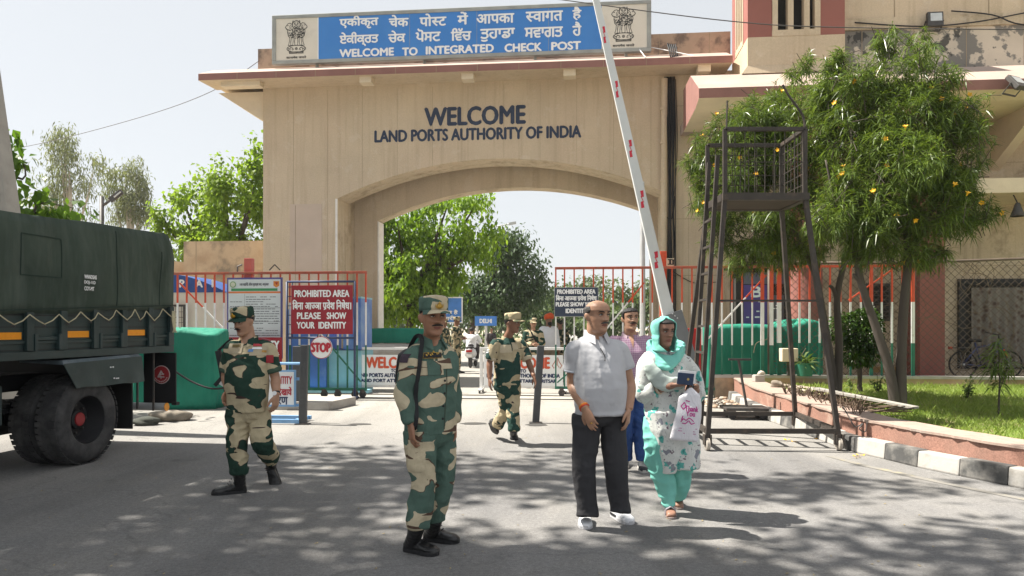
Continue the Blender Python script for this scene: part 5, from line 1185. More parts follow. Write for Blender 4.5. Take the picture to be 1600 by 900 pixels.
# cab (mostly outside the photo on the left)
w = MB(); fr = -5.55
pr = [(-3.38, .95), (-3.38, 2.5), (-3.5, 2.58), (-4.9, 2.55), (-5.25, 1.95), (-5.55, 1.85), (-5.6, .75), (-4.95, .7), (-4.85, 1.05), (-4.3, 1.2), (-3.75, 1.05), (-3.7, .95)]
w.prism(pr, (0, .08, 0), (1, 0, 0), (0, 0, 1), (0, 1, 0), WD-.16); cab = w.build('cab', m_tbody, tr_, bevel=.02)
w = MB(); w.prism([(-3.75, 1.85), (-3.75, 2.4), (-4.75, 2.4), (-5.02, 1.9)], (0, .076, 0), (1, 0, 0), (0, 0, 1), (0, 1, 0), .003); w.build('window', mat('cab glass', (.02, .025, .03), .08, 0, 3, spec=.8), cab)
w = MB(); w.prism([(-3.62, 1.1), (-3.62, 2.46), (-4.8, 2.46), (-5.08, 1.86), (-4.85, 1.3), (-4.6, 1.1)], (0, .079, 0), (1, 0, 0), (0, 0, 1), (0, 1, 0), .002); w.build('door', m_tbody, cab)
# utility pole behind the truck
b0 = Vector((W(2, 300, 11.0).x-.25, 11.0, 0)); up_ = thing('utility_pole', 'leaning grey concrete utility pole rising behind the truck canopy at the far left', 'pole', b0)
w = MB(); pt_ = W(14, 320, 11).x-b0.x; w.hexa([(.19, -.2, 0), (.89, -.2, 0), (.89, .2, 0), (.19, .2, 0), (-.40, -.13, 6.2), (.04, -.13, 6.2), (.04, .13, 6.2), (-.40, .13, 6.2)]); w.build('shaft', m_concrete, up_, bevel=.03)
# slender street lamp behind the truck
Yl = 21; a = W(159, 310, Yl); sl_ = thing('street_lamp', 'slim dark street lamp with a tilted lantern behind the truck canopy', 'street lamp', (a.x, Yl, 0))
w = MB(); w.tube([(0, 0, 0), (0, 0, W(159, 307, Yl).z)], .06, 10); w.build('post', m_metal_dk, sl_, smooth=True)
p0, p1, p2 = [W(*p, Yl)-Vector((a.x, Yl, 0)) for p in ((160, 322), (172, 313), (191, 299))]
w = MB(); w.tube([p0, p1], .035, 8); w.build('arm', m_metal_dk, sl_); w = MB(); w.bar(p1, p2, .16, .07, (0, 1, 0)); w.build('lantern', m_metal_dk, sl_, bevel=.01); w = MB(); w.bar(p1.lerp(p2, .4)+Vector((.025, -.09, -.03)), p2+Vector((0, -.09, -.03)), .02, .05, (0, 1, 0)); w.build('lens', mat('lamp glass', (.5, .53, .55)), sl_)
Yl = 45; a = W(760, 357, Yl); sl_ = thing('street_lamp', 'distant street lamp arm showing above the dark tree inside the arch', 'street lamp', (a.x, Yl, 0))
w = MB(); w.tube([(0, 0, 0), (0, 0, a.z)], .06, 8); w.build('post', m_galv, sl_); w = MB(); e = W(795, 350, Yl)-Vector((a.x, Yl, 0)); w.tube([(0, 0, a.z), e], .04, 6); w.build('arm', m_galv, sl_); w = MB(); w.bar(e, e+Vector((.45, 0, .08)), .16, .12, (0, 1, 0)); w.build('lantern', m_galv, sl_)

# ================================================================== bicycle against the doorway
bc = gw(gu(1503, -1.2), -1.25, .30); by = thing('bicycle', 'dark bicycle with orange trim parked in front of the curtained doorway', 'bicycle', bc, -GA)
ub_ = 1.02; w = MB()
def bwheel(x):
    w = MB(); n = 36; rings = [[(x+(.315+.022*math.cos(t))*math.cos(a), .022*math.sin(t), .335+(.315+.022*math.cos(t))*math.sin(a)) for t in [k*math.pi/3 for k in range(6)]] for a in [2*math.pi*i/n for i in range(n)]]
    rings.append(rings[0]); w.loft(rings, cap=False); wl = w.build('wheel', m_black, by, smooth=True); w = MB()
    for k in range(14): a = k*2*math.pi/14; w.tube([(x, 0, .335), (x+.31*math.cos(a), 0, .335+.31*math.sin(a))], .003, 4)
    w.tube([(x, -.05, .335), (x, .05, .335)], .025, 8); w.build('spoke', m_galv, wl)
bwheel(0); bwheel(ub_)
w = MB(); m_bike = mat('bike frame', (.03, .045, .13), .3, .1, 5, spec=.6)
for a, b2 in (((0, 0, .335), (.42, 0, .30)), ((0, 0, .335), (.30, 0, .72)), ((.42, 0, .30), (.27, 0, .86)), ((.30, 0, .74), (.85, 0, .84)), ((.42, 0, .30), (.84, 0, .72)), ((.82, 0, .92), (ub_, 0, .335))): w.tube([a, b2], .022, 8)
w.build('frame', m_bike, by, smooth=True)
w = MB(); w.loft([[(x_, y_*hw, .9+zz_) for y_, zz_ in ((-1, 0), (-.6, .05), (.6, .05), (1, 0), (0, -.03))] for x_, hw in ((.10, .09), (.22, .07), (.42, .02))]); w.build('saddle', m_black, by)
w = MB(); w.tube([(.82, 0, .92), (.80, 0, 1.06)], .018, 6); w.tube(catmull([(.62, -.30, 1.12), (.78, -.12, 1.06), (.82, 0, 1.05), (.78, .12, 1.06), (.62, .3, 1.12)], 4), .014, 6); w.build('handlebar', m_metal_dk, by, smooth=True)
w = MB(); w.box(-.28, .22, -.05, .05, .72, .74); w.build('carrier', m_metal_dk, by); w = MB(); w.box(-.32, -.26, -.05, .05, .70, .76); w.bar((.90, -.04, .7), (.98, -.04, .5), .03, .02); w.build('reflector', m_red_paint, by)
# motor scooter far down the road is built with its rider
# ================================================================== trees and plants
def unit(v): return v/np.maximum(np.linalg.norm(v, axis=1, keepdims=True), 1e-9)
def leaves(P, D, L, Wd, rng, droop=.3, fold=.12):
    """one leaf per row: base P, direction D, length L, width Wd -> two-quad-wide kite shapes"""
    n = len(P); up = np.tile([0, 0, 1.0], (n, 1)); up = unit(up+rng.normal(0, .45, (n, 3)))
    s = unit(np.cross(D, up)); nn = np.cross(s, D)
    L = L[:, None]; Wd = Wd[:, None]; g = np.zeros((n, 3)); g[:, 2] = -1
    a = P; m = P+D*L*.45+g*L*droop*.12; t = P+D*L+g*L*droop*.5
    V = np.stack([a, m+s*Wd*.5+nn*L*fold*.3, t, m-s*Wd*.5+nn*L*fold*.3], 1).reshape(-1, 3)
    F = np.arange(4*n).reshape(-1, 4); return V, F
def lobes_points(lobes, n, rng, shell=.55):
    """points spread through ellipsoid lobes (centre, radii), more near the outside"""
    vol = np.array([l[1][0]*l[1][1]*l[1][2] for l in lobes])**.72; idx = rng.choice(len(lobes), n, p=vol/vol.sum())
    d = unit(rng.normal(size=(n, 3))); r = rng.random(n)**(1/3)*(1-shell)+shell*(.72+.34*rng.random(n))
    r = np.where(rng.random(n) < .3, rng.random(n)**.5, r)
    C = np.array([l[0] for l in lobes]); Rr = np.array([l[1] for l in lobes]); return C[idx]+d*Rr[idx]*r[:, None], d
def trunkmesh(name, chains, mt, parent):
    w = MB()
    for pts, rs in chains: w.ctube(pts, rs, 5, 9)
    return w.build(name, mt, parent, smooth=True)
m_bark = mat('grey bark', (.085, .072, .06), .95, .2, 4, .6, 25, stretch=(1, 1, .25), stain=((.16, .14, .12), 3, .55, .7, .5))
m_bark_dk = mat('dark bark', (.075, .06, .05), .95, .2, 4, .6, 25, stretch=(1, 1, .3))
m_bark_pale = mat('pale bark', (.38, .34, .29), .9, .2, 3, .4, 20, stretch=(1, 1, .3))
def tree(label, base, chains, lobes, n, L, Wd, mt, bark, seed, droop=.4, name='broadleaf_tree', cat='tree', group=None, out=.5, clump=7, clr=.28, filt=None, split=0):
    rng = np.random.default_rng(seed); t = thing(name, label, cat, base, 0, group); b = np.array(base, float)
    if split:
        l2 = []
        for c, r in lobes:
            r = np.array(r)
            for _ in range(split): dd = rng.normal(size=3); dd /= np.linalg.norm(dd); l2.append((np.array(c)+dd*r*rng.uniform(.45, .95), r*rng.uniform(.26, .44)))
        lobes = l2
    trunkmesh('trunk', chains, bark, t)
    nc = max(n//clump, 1); C, d = lobes_points(lobes, nc, rng)
    P = np.repeat(C, clump, 0)+rng.normal(0, clr, (nc*clump, 3)); o = np.repeat(d, clump, 0)
    D = unit(o*out+rng.normal(0, .6, P.shape)+np.array([0, 0, -droop*.8]))
    ll = L*rng.uniform(.65, 1.25, len(P)); 
    if filt is not None: k = filt(P+b); P, D, ll = P[k], D[k], ll[k]
    V, F = leaves(P, D, ll, ll*Wd, rng, droop)
    npmesh('crown', V, F, mt, t); return t
m_lime = leafmat('lime leaf', (.16, .27, .03), (.32, .45, .07), .6, .5, .7)
m_lime2 = leafmat('lime leaf deeper kind', (.14, .26, .03), (.29, .43, .06), .58, .5, .6)  # slightly deeper lime green for the tree inside the arch
m_darkleaf = leafmat('dark leaf', (.045, .085, .035), (.085, .14, .055), .35, .45, .5)
m_euc = leafmat('eucalyptus leaf', (.15, .18, .10), (.25, .28, .16), .4, .5, .35)
m_shade = leafmat('shade tree leaf', (.05, .10, .02), (.09, .16, .035), .3, .5, .6)
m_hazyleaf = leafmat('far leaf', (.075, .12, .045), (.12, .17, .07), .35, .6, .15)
def rel(base, pts): return [tuple(Vector(p)-Vector(base)) for p in pts]
def lobe(base, px, py, rx, ry, Y, dep): c = W(px, py, Y)-Vector(base); return (tuple(c), (rx/FPX*Y, dep, ry/FPX*Y))
# lime green tree left of the gateway
Y = 27; b = (W(355, 520, Y).x, Y, 0)
lb = [lobe(b, 290, 345, 42, 42, Y, 1.2), lobe(b, 345, 330, 42, 70, Y, 1.3), lobe(b, 388, 310, 32, 60, Y, 1.2), lobe(b, 353, 262, 9, 28, Y, .4), lobe(b, 285, 310, 14, 16, Y, .5), lobe(b, 305, 385, 40, 35, Y, 1.2), lobe(b, 248, 330, 13, 14, Y, .5), lobe(b, 405, 255, 16, 40, Y, .8), lobe(b, 360, 390, 60, 50, Y, 1.3), lobe(b, 258, 350, 18, 18, Y, .5), lobe(b, 430, 300, 40, 60, Y, 1)]
ch = [([(0, 0, 0), (.05, 0, 1.5), (0, 0, 3.2)], [.22, .17, .14])]+[([(0, 0, 1.6+.3*i), tuple(Vector(l[0])*.6+Vector((0, 0, .9))), l[0]], [.11, .07, .02]) for i, l in enumerate(lb[:8])]
tree('bright lime green tree with heart shaped leaves behind the brown boundary wall', b, ch, lb, 9000, .165, .8, m_lime, m_bark, 1, .6, clump=6, clr=.16, split=7)
# near branch with big leaves behind the pole and along the canopy
Y = 12.8; b = (W(-160, 520, Y).x, Y+.6, 0)
lb = [lobe(b, 28, 230, 20, 22, Y, .35), lobe(b, 35, 280, 24, 34, Y, .4), lobe(b, 62, 318, 40, 22, Y, .4), lobe(b, 115, 325, 45, 14, Y, .4), lobe(b, 45, 345, 60, 30, Y, .5), lobe(b, -60, 250, 80, 90, Y, .8), lobe(b, -150, 150, 110, 120, Y, 1.2), lobe(b, 20, 215, 10, 8, Y, .3)]
ch = [([(0, 0, 0), (.1, 0, 2), (.3, 0, 4)], [.17, .14, .10]), ([(.1, 0, 1.6), (1, -.3, 2.4), lb[4][0], lb[2][0], lb[3][0]], [.08, .06, .04, .02, .006]), ([(.2, 0, 2.6), lb[5][0], lb[1][0], lb[0][0]], [.08, .05, .02, .006])]
tree('large leaved green tree reaching out from behind the leaning concrete pole', b, ch, lb, 1500, .15, .95, leafmat('heart leaf', (.07, .15, .02), (.17, .30, .04), .55, .4, .9), m_bark, 2, .8, clump=4, clr=.09, out=.3)
# eucalyptus pair far left
for k, (label, px, top, lbs, sd) in enumerate((('taller grey green eucalyptus far behind the truck, left of the street lamp', 110, 198, [(95, 235, 24, 38), (112, 285, 42, 50), (80, 290, 28, 38), (145, 270, 18, 40), (100, 215, 16, 22), (120, 340, 50, 40), (65, 320, 22, 30)], 3), ('shorter feathery eucalyptus far behind the street lamp', 205, 250, [(195, 285, 26, 34), (222, 300, 14, 34), (200, 335, 34, 40), (180, 315, 16, 30), (215, 265, 10, 16)], 4))):
    Y = 46+3*k; b = (W(px, 520, Y).x, Y, 0); lb = [lobe(b, *l, Y, 1.4) for l in lbs]
    ch = [([(0, 0, 0), (.1, 0, 5), (.0, 0, 9), (-.1, 0, 11.5-2*k)], [.25, .2, .12, .03])]+[([(0, 0, 4+.8*i), tuple(Vector(l[0])*.7+Vector((0, 0, 1.5))), l[0]], [.10, .06, .015]) for i, l in enumerate(lb)]
    tree(label, b, ch, lb, 4600, .26, .26, m_euc, m_bark_pale, sd, .9, name='eucalyptus_tree', clump=7, clr=.2, out=.2, split=9)
# tree inside the arch, left
Y = 31; b = (W(643, 520, Y).x, Y, 0)
lb = [lobe(b, 620, 410, 60, 60, Y, 1.8), lobe(b, 690, 375, 60, 42, Y, 1.8), lobe(b, 740, 385, 34, 36, Y, 1.3), lobe(b, 700, 320, 52, 20, Y, 1.5), lobe(b, 745, 318, 20, 14, Y, .7), lobe(b, 660, 450, 70, 40, Y, 1.8), lobe(b, 620, 345, 50, 45, Y, 1.6), lobe(b, 600, 470, 40, 35, Y, 1.2), lobe(b, 700, 440, 42, 36, Y, 1.4), lobe(b, 660, 485, 40, 22, Y, 1), lobe(b, 765, 365, 20, 16, Y, .8), lobe(b, 560, 400, 60, 80, Y, 1.6)]
ch = [([(0, 0, 0), (-.05, 0, 1.4), (-.1, 0, 2.6)], [.24, .19, .16])]+[([(-.1, 0, 1.7+.25*i), tuple(Vector(l[0])*.6+Vector((0, 0, 1.0))), l[0]], [.13, .08, .02]) for i, l in enumerate(lb)]
tree('leafy bright green roadside tree seen through the left half of the arch', b, ch, lb, 17000, .18, .75, m_lime2, m_bark_dk, 5, .9, clump=7, clr=.2, out=.25, split=8)
Y = 43; b = (W(735, 520, Y).x, Y, 0)
lb = [lobe(b, 790, 420, 52, 42, Y, 2), lobe(b, 800, 385, 30, 22, Y, 1.5), lobe(b, 820, 450, 40, 30, Y, 1.8), lobe(b, 760, 450, 48, 42, Y, 2), lobe(b, 770, 400, 30, 34, Y, 1.6), lobe(b, 745, 480, 45, 22, Y, 1.6), lobe(b, 800, 475, 45, 22, Y, 1.6), lobe(b, 845, 440, 14, 18, Y, .8)]
ch = [([(0, 0, 0), (.05, 0, 1.2), (.3, 0, 2.6)], [.26, .2, .17])]+[([(.2, 0, 1.6+.2*i), tuple(Vector(l[0])*.6+Vector((0, 0, .9))), l[0]], [.13, .08, .02]) for i, l in enumerate(lb)]
tree('dense dark green tree on the road behind the bright one, seen through the arch', b, ch, lb, 14000, .22, .6, m_darkleaf, m_bark_dk, 6, .7, clump=8, clr=.3, split=9)
# hazy trees farther up the road
far = [(858, 488, 22, 24, 62, 11), (885, 478, 26, 30, 85, 12), (838, 500, 18, 16, 55, 13), (930, 470, 40, 34, 95, 14), (905, 500, 30, 20, 55, 15), (985, 480, 34, 30, 60, 16), (1015, 470, 34, 30, 80, 17), (955, 500, 30, 18, 50, 18), (1040, 490, 30, 28, 58, 19), (710, 490, 50, 24, 75, 20), (600, 490, 40, 26, 70, 21), (790, 497, 40, 18, 90, 22), (330, 450, 60, 60, 60, 23), (250, 440, 60, 60, 65, 24)]
for i, (px, py, rx, ry, Y, sd) in enumerate(far):
    b = (W(px, 520, Y).x, Y, 0); lb = [lobe(b, px, py, rx, ry, Y, rx/FPX*Y)]
    for k in range(4): q = random.Random(sd*7+k); lb.append(lobe(b, px+q.uniform(-1, 1)*rx*.9, py+q.uniform(-.9, .6)*ry, rx*.5, ry*.5, Y, rx/FPX*Y*.5))
    ch = [([(0, 0, 0), (.1, 0, lb[0][0][2]*.6), lb[0][0]], [.2, .15, .05])]
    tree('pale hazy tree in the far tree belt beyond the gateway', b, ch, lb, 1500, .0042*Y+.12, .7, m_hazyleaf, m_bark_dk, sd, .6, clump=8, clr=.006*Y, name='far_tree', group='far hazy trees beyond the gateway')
# hedge along the far road
hg = thing('hedge', 'low clipped green hedge along the far side of the road beyond the arch', 'hedge', (W(770, 520, 48).x, 48, 0)); rng = np.random.default_rng(9)
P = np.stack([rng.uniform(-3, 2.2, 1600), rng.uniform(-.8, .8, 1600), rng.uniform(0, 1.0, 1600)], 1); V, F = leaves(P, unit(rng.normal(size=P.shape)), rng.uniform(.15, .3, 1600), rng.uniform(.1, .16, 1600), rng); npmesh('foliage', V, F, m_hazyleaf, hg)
# ---- yellow oleanders on the lawn
m_ole = leafmat('oleander leaf', (.068, .12, .028), (.215, .295, .062), .43, .33, .8)
m_flower = mat('yellow blossom', (.75, .42, .02), .5, .15, 9)
def tuft_tree(label, base, chains, lobes, ntuft, per, seed, flowers, name='oleander_tree'):
    rng = np.random.default_rng(seed); t = thing(name, label, 'tree', base)
    trunkmesh('trunk', chains, m_bark, t); 
    l2 = []
    for c, r in lobes:
        r = np.array(r); l2.append((np.array(c), r*.86))
        for _ in range(5): dd = rng.normal(size=3); dd /= np.linalg.norm(dd); l2.append((np.array(c)+dd*r*rng.uniform(.6, .95), r*rng.uniform(.28, .46)))
    C, d = lobes_points(l2, ntuft, rng, .5)
    A = unit(d*.55+np.array([0, 0, .45])+rng.normal(0, .38, C.shape))
    n = ntuft*per; P = np.repeat(C, per, 0); A2 = np.repeat(A, per, 0); f = np.tile(np.linspace(0, 1, per), ntuft); P = P-A2*(1-f)[:, None]*.16
    D = unit(A2*(.25+.75*f[:, None])+unit(rng.normal(size=P.shape))*.95); ll = rng.uniform(.12, .20, n)*np.repeat(rng.uniform(.75, 1.2, ntuft), per)
    V, F = leaves(P, D, ll, np.full(n, .0145), rng, .95, .1); npmesh('crown', V, F, m_ole, t)
    w = MB()
    for i in rng.choice(ntuft, ntuft//3, replace=False):
        c, a = C[i], A[i]; w.tube([c-a*.34, c-a*.15, c], [.006, .005, .003], 4)
    w.build('twigs', m_bark_dk, t)
    w = MB(); k = 0
    for i in rng.permutation(ntuft):
        if k >= flowers: break
        c, a = C[i], A[i]
        if d[i][1] > .2: continue
        p = Vector(c+a*.05); ax = Vector(unit((a+np.array([0, -.6, .1]))[None])[0]); s1, s2 = ortho(ax); k += 1; s = .033
        for q in range(5):
            an = q*1.2566; e = (s1*math.cos(an)+s2*math.sin(an)); f_ = ax.cross(e)
            w.add([p, p+e*s*.7+f_*s*.45+ax*s*.7, p+e*s*1.25+ax*s*.9, p+e*s*.7-f_*s*.45+ax*s*.7], [(0, 1, 2, 3)])
        w.tube([p-ax*s*.8, p+ax*s*.4], [s*.2, s*.45], 6)
    w.build('blossom', m_flower, t)
    return t
Y = 12.6; b = (W(1306, 618, Y).x, Y, ZL)
lb = [lobe(b, 1150, 250, 72, 80, 12.2, 1.2), lobe(b, 1200, 190, 80, 60, 12.4, 1.2), lobe(b, 1170, 340, 70, 60, 12.2, 1.1), lobe(b, 1220, 300, 70, 80, 12.6, 1.2), lobe(b, 1260, 160, 60, 55, 12.6, 1.1), lobe(b, 1120, 300, 44, 60, 12, .9), lobe(b, 1250, 380, 55, 40, 12.6, 1), lobe(b, 1180, 395, 50, 28, 12, .8), lobe(b, 1230, 230, 70, 70, 11.8, 1), lobe(b, 1250, 105, 18, 18, 12.6, .5)]
P_ = lambda px, py, Y_: tuple(W(px, py, Y_)-Vector(b))
ch = [([(0, 0, 0), P_(1290, 520, Y), P_(1275, 430, Y), P_(1262, 330, Y), P_(1235, 240, 12.4)], [.085, .07, .06, .045, .02]), ([(.02, 0, 0), P_(1311, 540, Y), P_(1308, 465, Y), P_(1320, 405, Y), P_(1330, 330, Y), P_(1290, 230, Y)], [.08, .065, .055, .045, .035, .015]), ([P_(1308, 465, Y), P_(1302, 452, Y), P_(1296, 446, Y)], [.05, .035, .025]), ([P_(1276, 435, Y), P_(1258, 395, Y), P_(1225, 330, 12.4), P_(1170, 290, 12.2)], [.05, .04, .03, .012]), ([P_(1262, 330, Y), P_(1210, 250, 12.3), P_(1160, 200, 12.2)], [.04, .025, .01])]
tuft_tree('left hand yellow flowered oleander tree behind the observation stand', b, ch, lb, 2500, 19, 31, 30)
Y = 10.6; b = (W(1403, 640, Y).x, Y, ZL)
lb = [lobe(b, 1400, 190, 80, 75, 10.6, 1.1), lobe(b, 1330, 210, 70, 80, 10.8, 1.1), lobe(b, 1480, 240, 62, 80, 10.6, 1.0), lobe(b, 1350, 320, 78, 62, 10.5, 1.1), lobe(b, 1440, 330, 80, 60, 10.5, 1.1), lobe(b, 1500, 330, 42, 50, 10.6, .8), lobe(b, 1400, 120, 52, 40, 10.7, .9), lobe(b, 1385, 62, 17, 26, 10.7, .4), lobe(b, 1455, 130, 36, 34, 10.7, .7), lobe(b, 1320, 130, 40, 40, 10.8, .8), lobe(b, 1500, 180, 30, 40, 10.6, .7), lobe(b, 1390, 390, 90, 25, 10.5, .8), lobe(b, 1300, 300, 40, 60, 10.9, .8), lobe(b, 1300, 95, 14, 16, 10.9, .3), lobe(b, 1410, 250, 70, 60, 9.9, .7), lobe(b, 1430, 55, 10, 14, 10.7, .3)]
ch = [([(-.03, 0, 0), P_(1390, 580, Y), P_(1368, 510, Y), P_(1345, 440, Y), P_(1338, 390, Y), P_(1335, 300, Y), P_(1330, 200, Y)], [.085, .07, .06, .052, .045, .035, .015]), ([(.05, 0, 0), P_(1408, 560, Y), P_(1412, 480, Y), P_(1418, 405, Y), P_(1412, 300, Y), P_(1400, 150, Y)], [.08, .07, .065, .055, .04, .015]), ([P_(1419, 400, Y), P_(1440, 360, Y), P_(1470, 300, Y), P_(1500, 220, Y)], [.042, .034, .024, .01]), ([P_(1345, 440, Y), P_(1337, 432, Y), P_(1333, 428, Y)], [.04, .028, .015]), ([P_(1338, 390, Y), P_(1310, 330, Y), P_(1290, 250, Y)], [.04, .03, .012])]
tuft_tree('right hand yellow flowered oleander tree with twin trunks on the lawn', b, ch, lb, 3300, 19, 32, 44)
# oleander sapling, weeds, clipped shrub, potted plant
Y = 10.2; c = W(1560, 645, Y); c.z = ZL; t = thing('oleander_sapling', 'young oleander sapling with drooping leaves on the lawn at far right', 'plant', c); rng = np.random.default_rng(40)
h = 1.0; w = MB(); w.tube([(0, 0, 0), (.02, 0, .5), (0, 0, 1.0)], [.014, .011, .006], 6); w.tube([(0, 0, .3), (.14, 0, .7)], [.008, .004], 5); w.build('stem', m_bark, t)
tp_ = np.array([(0, 0, .45), (0, 0, .62), (.02, 0, .78), (0, 0, .92), (0, 0, 1.02), (.12, 0, .6), (.15, -.02, .72), (-.1, 0, .66), (-.08, .05, .84)]); n = len(tp_)*26; P = np.repeat(tp_, 26, 0)+rng.normal(0, .03, (n, 3)); D = unit(rng.normal(0, 1, (n, 3))*np.array([1, 1, .35])+np.array([0, 0, .25])); ll = rng.uniform(.16, .28, n); V, F = leaves(P, D, ll, np.full(n, .022), rng, 1.4); npmesh('foliage', V, F, m_ole, t)
def weed(label, px, py, Y, h, n, seed, mt, grp=None):
    c = W(px, py, Y); c.z = ZL; t = thing('weed', label, 'plant', c, 0, grp); rng = np.random.default_rng(seed); w = MB(); P = []
    for i in range(9):
        a = rng.uniform(0, 6.28); e = np.array([math.cos(a)*h*.5*rng.random(), math.sin(a)*h*.4*rng.random(), h*rng.uniform(.6, 1)]); w.tube([(0, 0, 0), tuple(e*np.array([.4, .4, .6])), tuple(e)], [.006, .004, .002], 4); P += [e*k for k in rng.uniform(.3, 1, n//9)]
    w.build('stem', m_bark, t); P = np.array(P)+rng.normal(0, .02, (len(P), 3)); D = unit(rng.normal(size=P.shape)+np.array([0, 0, .2])); ll = rng.uniform(.04, .09, len(P)); V, F = leaves(P, D, ll, ll*.5, rng); npmesh('foliage', V, F, mt, t)
m_weed = leafmat('weed leaf', (.10, .17, .05), (.20, .27, .09), .4, .6, 2)
weed('pale leafy weed on the lawn left of the oleander sapling', 1512, 605, 12.2, .42, 120, 50, m_weed)
weed('small green weed on the lawn between the tree trunks and the footing wall', 1372, 600, 13.4, .38, 90, 51, m_weed)
weed('small weed on the lawn against the footing wall beside the clipped shrub', 1330, 600, 13.8, .34, 80, 52, m_weed)
Y = 13.6; c = W(1342, 592, Y); c.z = ZL; t = thing('clipped_shrub', 'round glossy dark leaved shrub on a bare stem before the tricolour fence', 'shrub', c); rng = np.random.default_rng(60)
w = MB(); w.ctube([(0, 0, 0), (.02, 0, .4), (-.02, 0, .8)], [.045, .04, .03], 4, 8); w.ctube([(.05, 0, 0), (.0, 0, .4), (.06, 0, .8)], [.03, .03, .02], 4, 8); w.build('stem', m_bark_dk, t)
lbp = [(tuple(W(px, py, Y)-c), (rx/FPX*Y, rx/FPX*Y*.9, ry/FPX*Y)) for px, py, rx, ry in ((1345, 520, 34, 34), (1318, 512, 22, 26), (1355, 545, 22, 26), (1335, 550, 26, 22), (1352, 498, 24, 18))]
C, d = lobes_points(lbp, 4200, rng, .7); D = unit(d+rng.normal(0, .5, C.shape)+np.array([0, 0, -.3])); ll = rng.uniform(.05, .09, 4200); V, F = leaves(C, D, ll, ll*.55, rng, .6); npmesh('crown', V, F, leafmat('glossy ficus leaf', (.025, .06, .012), (.07, .13, .02), .25, .25, 2.2), t)
c = gw(gu(1255, -3.75), -3.85, .50); t = thing('potted_plant', 'spiky pale plant in a green pot standing on the footing wall', 'potted plant', c); w = MB(); w.lathe([(.15, 0), (.19, .28), (.20, .28), (.19, .26), (.02, .25)], (0, 0, 0), n=20); w.build('pot', m_grn_paint, t, auto=40); rng = np.random.default_rng(70)
P = np.tile([0, 0, .27], (60, 1))+rng.normal(0, .04, (60, 3)); D = unit(rng.normal(size=(60, 3))*np.array([1, 1, .3])+np.array([0, 0, .75])); V, F = leaves(P, D, rng.uniform(.3, .5, 60), np.full(60, .045), rng, .9); npmesh('foliage', V, F, m_weed, t)
c = gw(gu(1231, -3.75), -3.8, .50); t = thing('cream_crate', 'small cream box on the footing wall beside the potted plant', 'box', c); w = MB(); w.box(-.17, .17, -.1, .1, .30, .58); w.build('box', m_cream, t, bevel=.015); w = MB(); w.box(-.03, .03, -.03, .03, 0, .3); w.build('leg', m_metal_dk, t)
# fallen yellow petals and dry leaves
w = MB(); rng = random.Random(3)
for px, py in ((1232, 688), (1243, 691), (1273, 686), (1337, 714), (1346, 712), (1338, 716)):
    c = G(px, py); 
    for k in range(3): x, y, a = c.x+rng.uniform(-.03, .03), c.y+rng.uniform(-.03, .03), rng.uniform(0, 6); w.add([(x, y, .006), (x+.03*math.cos(a), y+.03*math.sin(a), .02), (x+.04*math.cos(a+.7), y+.04*math.sin(a+.7), .012), (x+.02*math.cos(a+1.3), y+.02*math.sin(a+1.3), .006)], [(0, 1, 2, 3)])
tag(w.build('fallen_leaves', m_flower), kind='stuff')
w = MB(); mdl = mat('dry leaf litter', (.27, .22, .13), .9, .4, 30)
for i in range(520):
    Y_ = 3.2+rng.random()**1.4*12; x = rng.uniform(-.72, .72)*Y_; s = rng.uniform(.004, .013); a = rng.uniform(0, 6)
    if x > 3.7: continue
    w.add([(x, Y_, .004), (x+s*2*math.cos(a), Y_+s*2*math.sin(a), .006), (x+s*2*math.cos(a)-s*math.sin(a), Y_+s*2*math.sin(a)+s*math.cos(a), .010), (x-s*math.sin(a), Y_+s*math.cos(a), .004)], [(0, 1, 2, 3)])
tag(w.build('leaf_litter', mdl), kind='stuff')
# ---- tall roadside shade trees left of and above the photo: they throw the dappled shade over the road and the truck
def clear(P): return P[:, 2] > EYE+.47*np.maximum(P[:, 1], 0)+.15
def shade_tree(label, base, zc, lbs, n, seed):
    ch = [([(0, 0, 0), (.1, .1, 2.5), (.2, .1, 5)], [.32, .26, .22])]+[([(.15, .1, 4.4+.2*i), tuple(Vector(l[0])*.55+Vector((0, 0, 3.2))), l[0]], [.14, .09, .02]) for i, l in enumerate(lbs)]
    tree(label, base, ch, lbs, n, .24, .6, m_shade, m_bark, seed, .5, clump=11, clr=.26, filt=clear, name='shade_tree', group='roadside shade trees')
lbs1 = [((0, 0, 12.2), (3.0, 2.6, 1.5)), ((2.6, 2.4, 12.0), (2.6, 2.0, 1.2)), ((4.0, -.4, 11.6), (2.4, 1.7, 1.0)), ((1.0, 4.4, 12.6), (2.4, 1.6, 1.1)), ((-2, 2.5, 12.4), (2.4, 2.0, 1.3)), ((5.2, 2.0, 11.8), (2.0, 1.4, .9))]
shade_tree('tall roadside shade tree left of the truck', (-12.5, 3.3, 0), 8, lbs1, 9500, 81)
lbs2 = [((0, 0, 11.6), (2.8, 2.4, 1.4)), ((2.8, .6, 11.4), (2.4, 1.8, 1.1)), ((-2.0, 1.2, 11.8), (2.2, 1.8, 1.2)), ((4.8, 1.4, 11.2), (2.0, 1.5, .8)), ((6.0, .2, 11.4), (1.8, 1.5, .8)), ((2.0, 2.2, 11.8), (2.0, 1.2, .8)), ((7.6, 1.2, 11.3), (1.6, 1.4, .7)), ((4.7, 3.3, 11.6), (1.6, .5, .6)), ((1.6, 2.7, 11.7), (1.7, .55, .6)), ((6.9, 3.1, 11.5), (1.6, .6, .6)), ((-.8, 3.4, 11.8), (1.4, .8, .7))]
shade_tree('tall roadside shade tree beside the camera', (-9.9, 3.2, 0), 8, lbs2, 12500, 82)
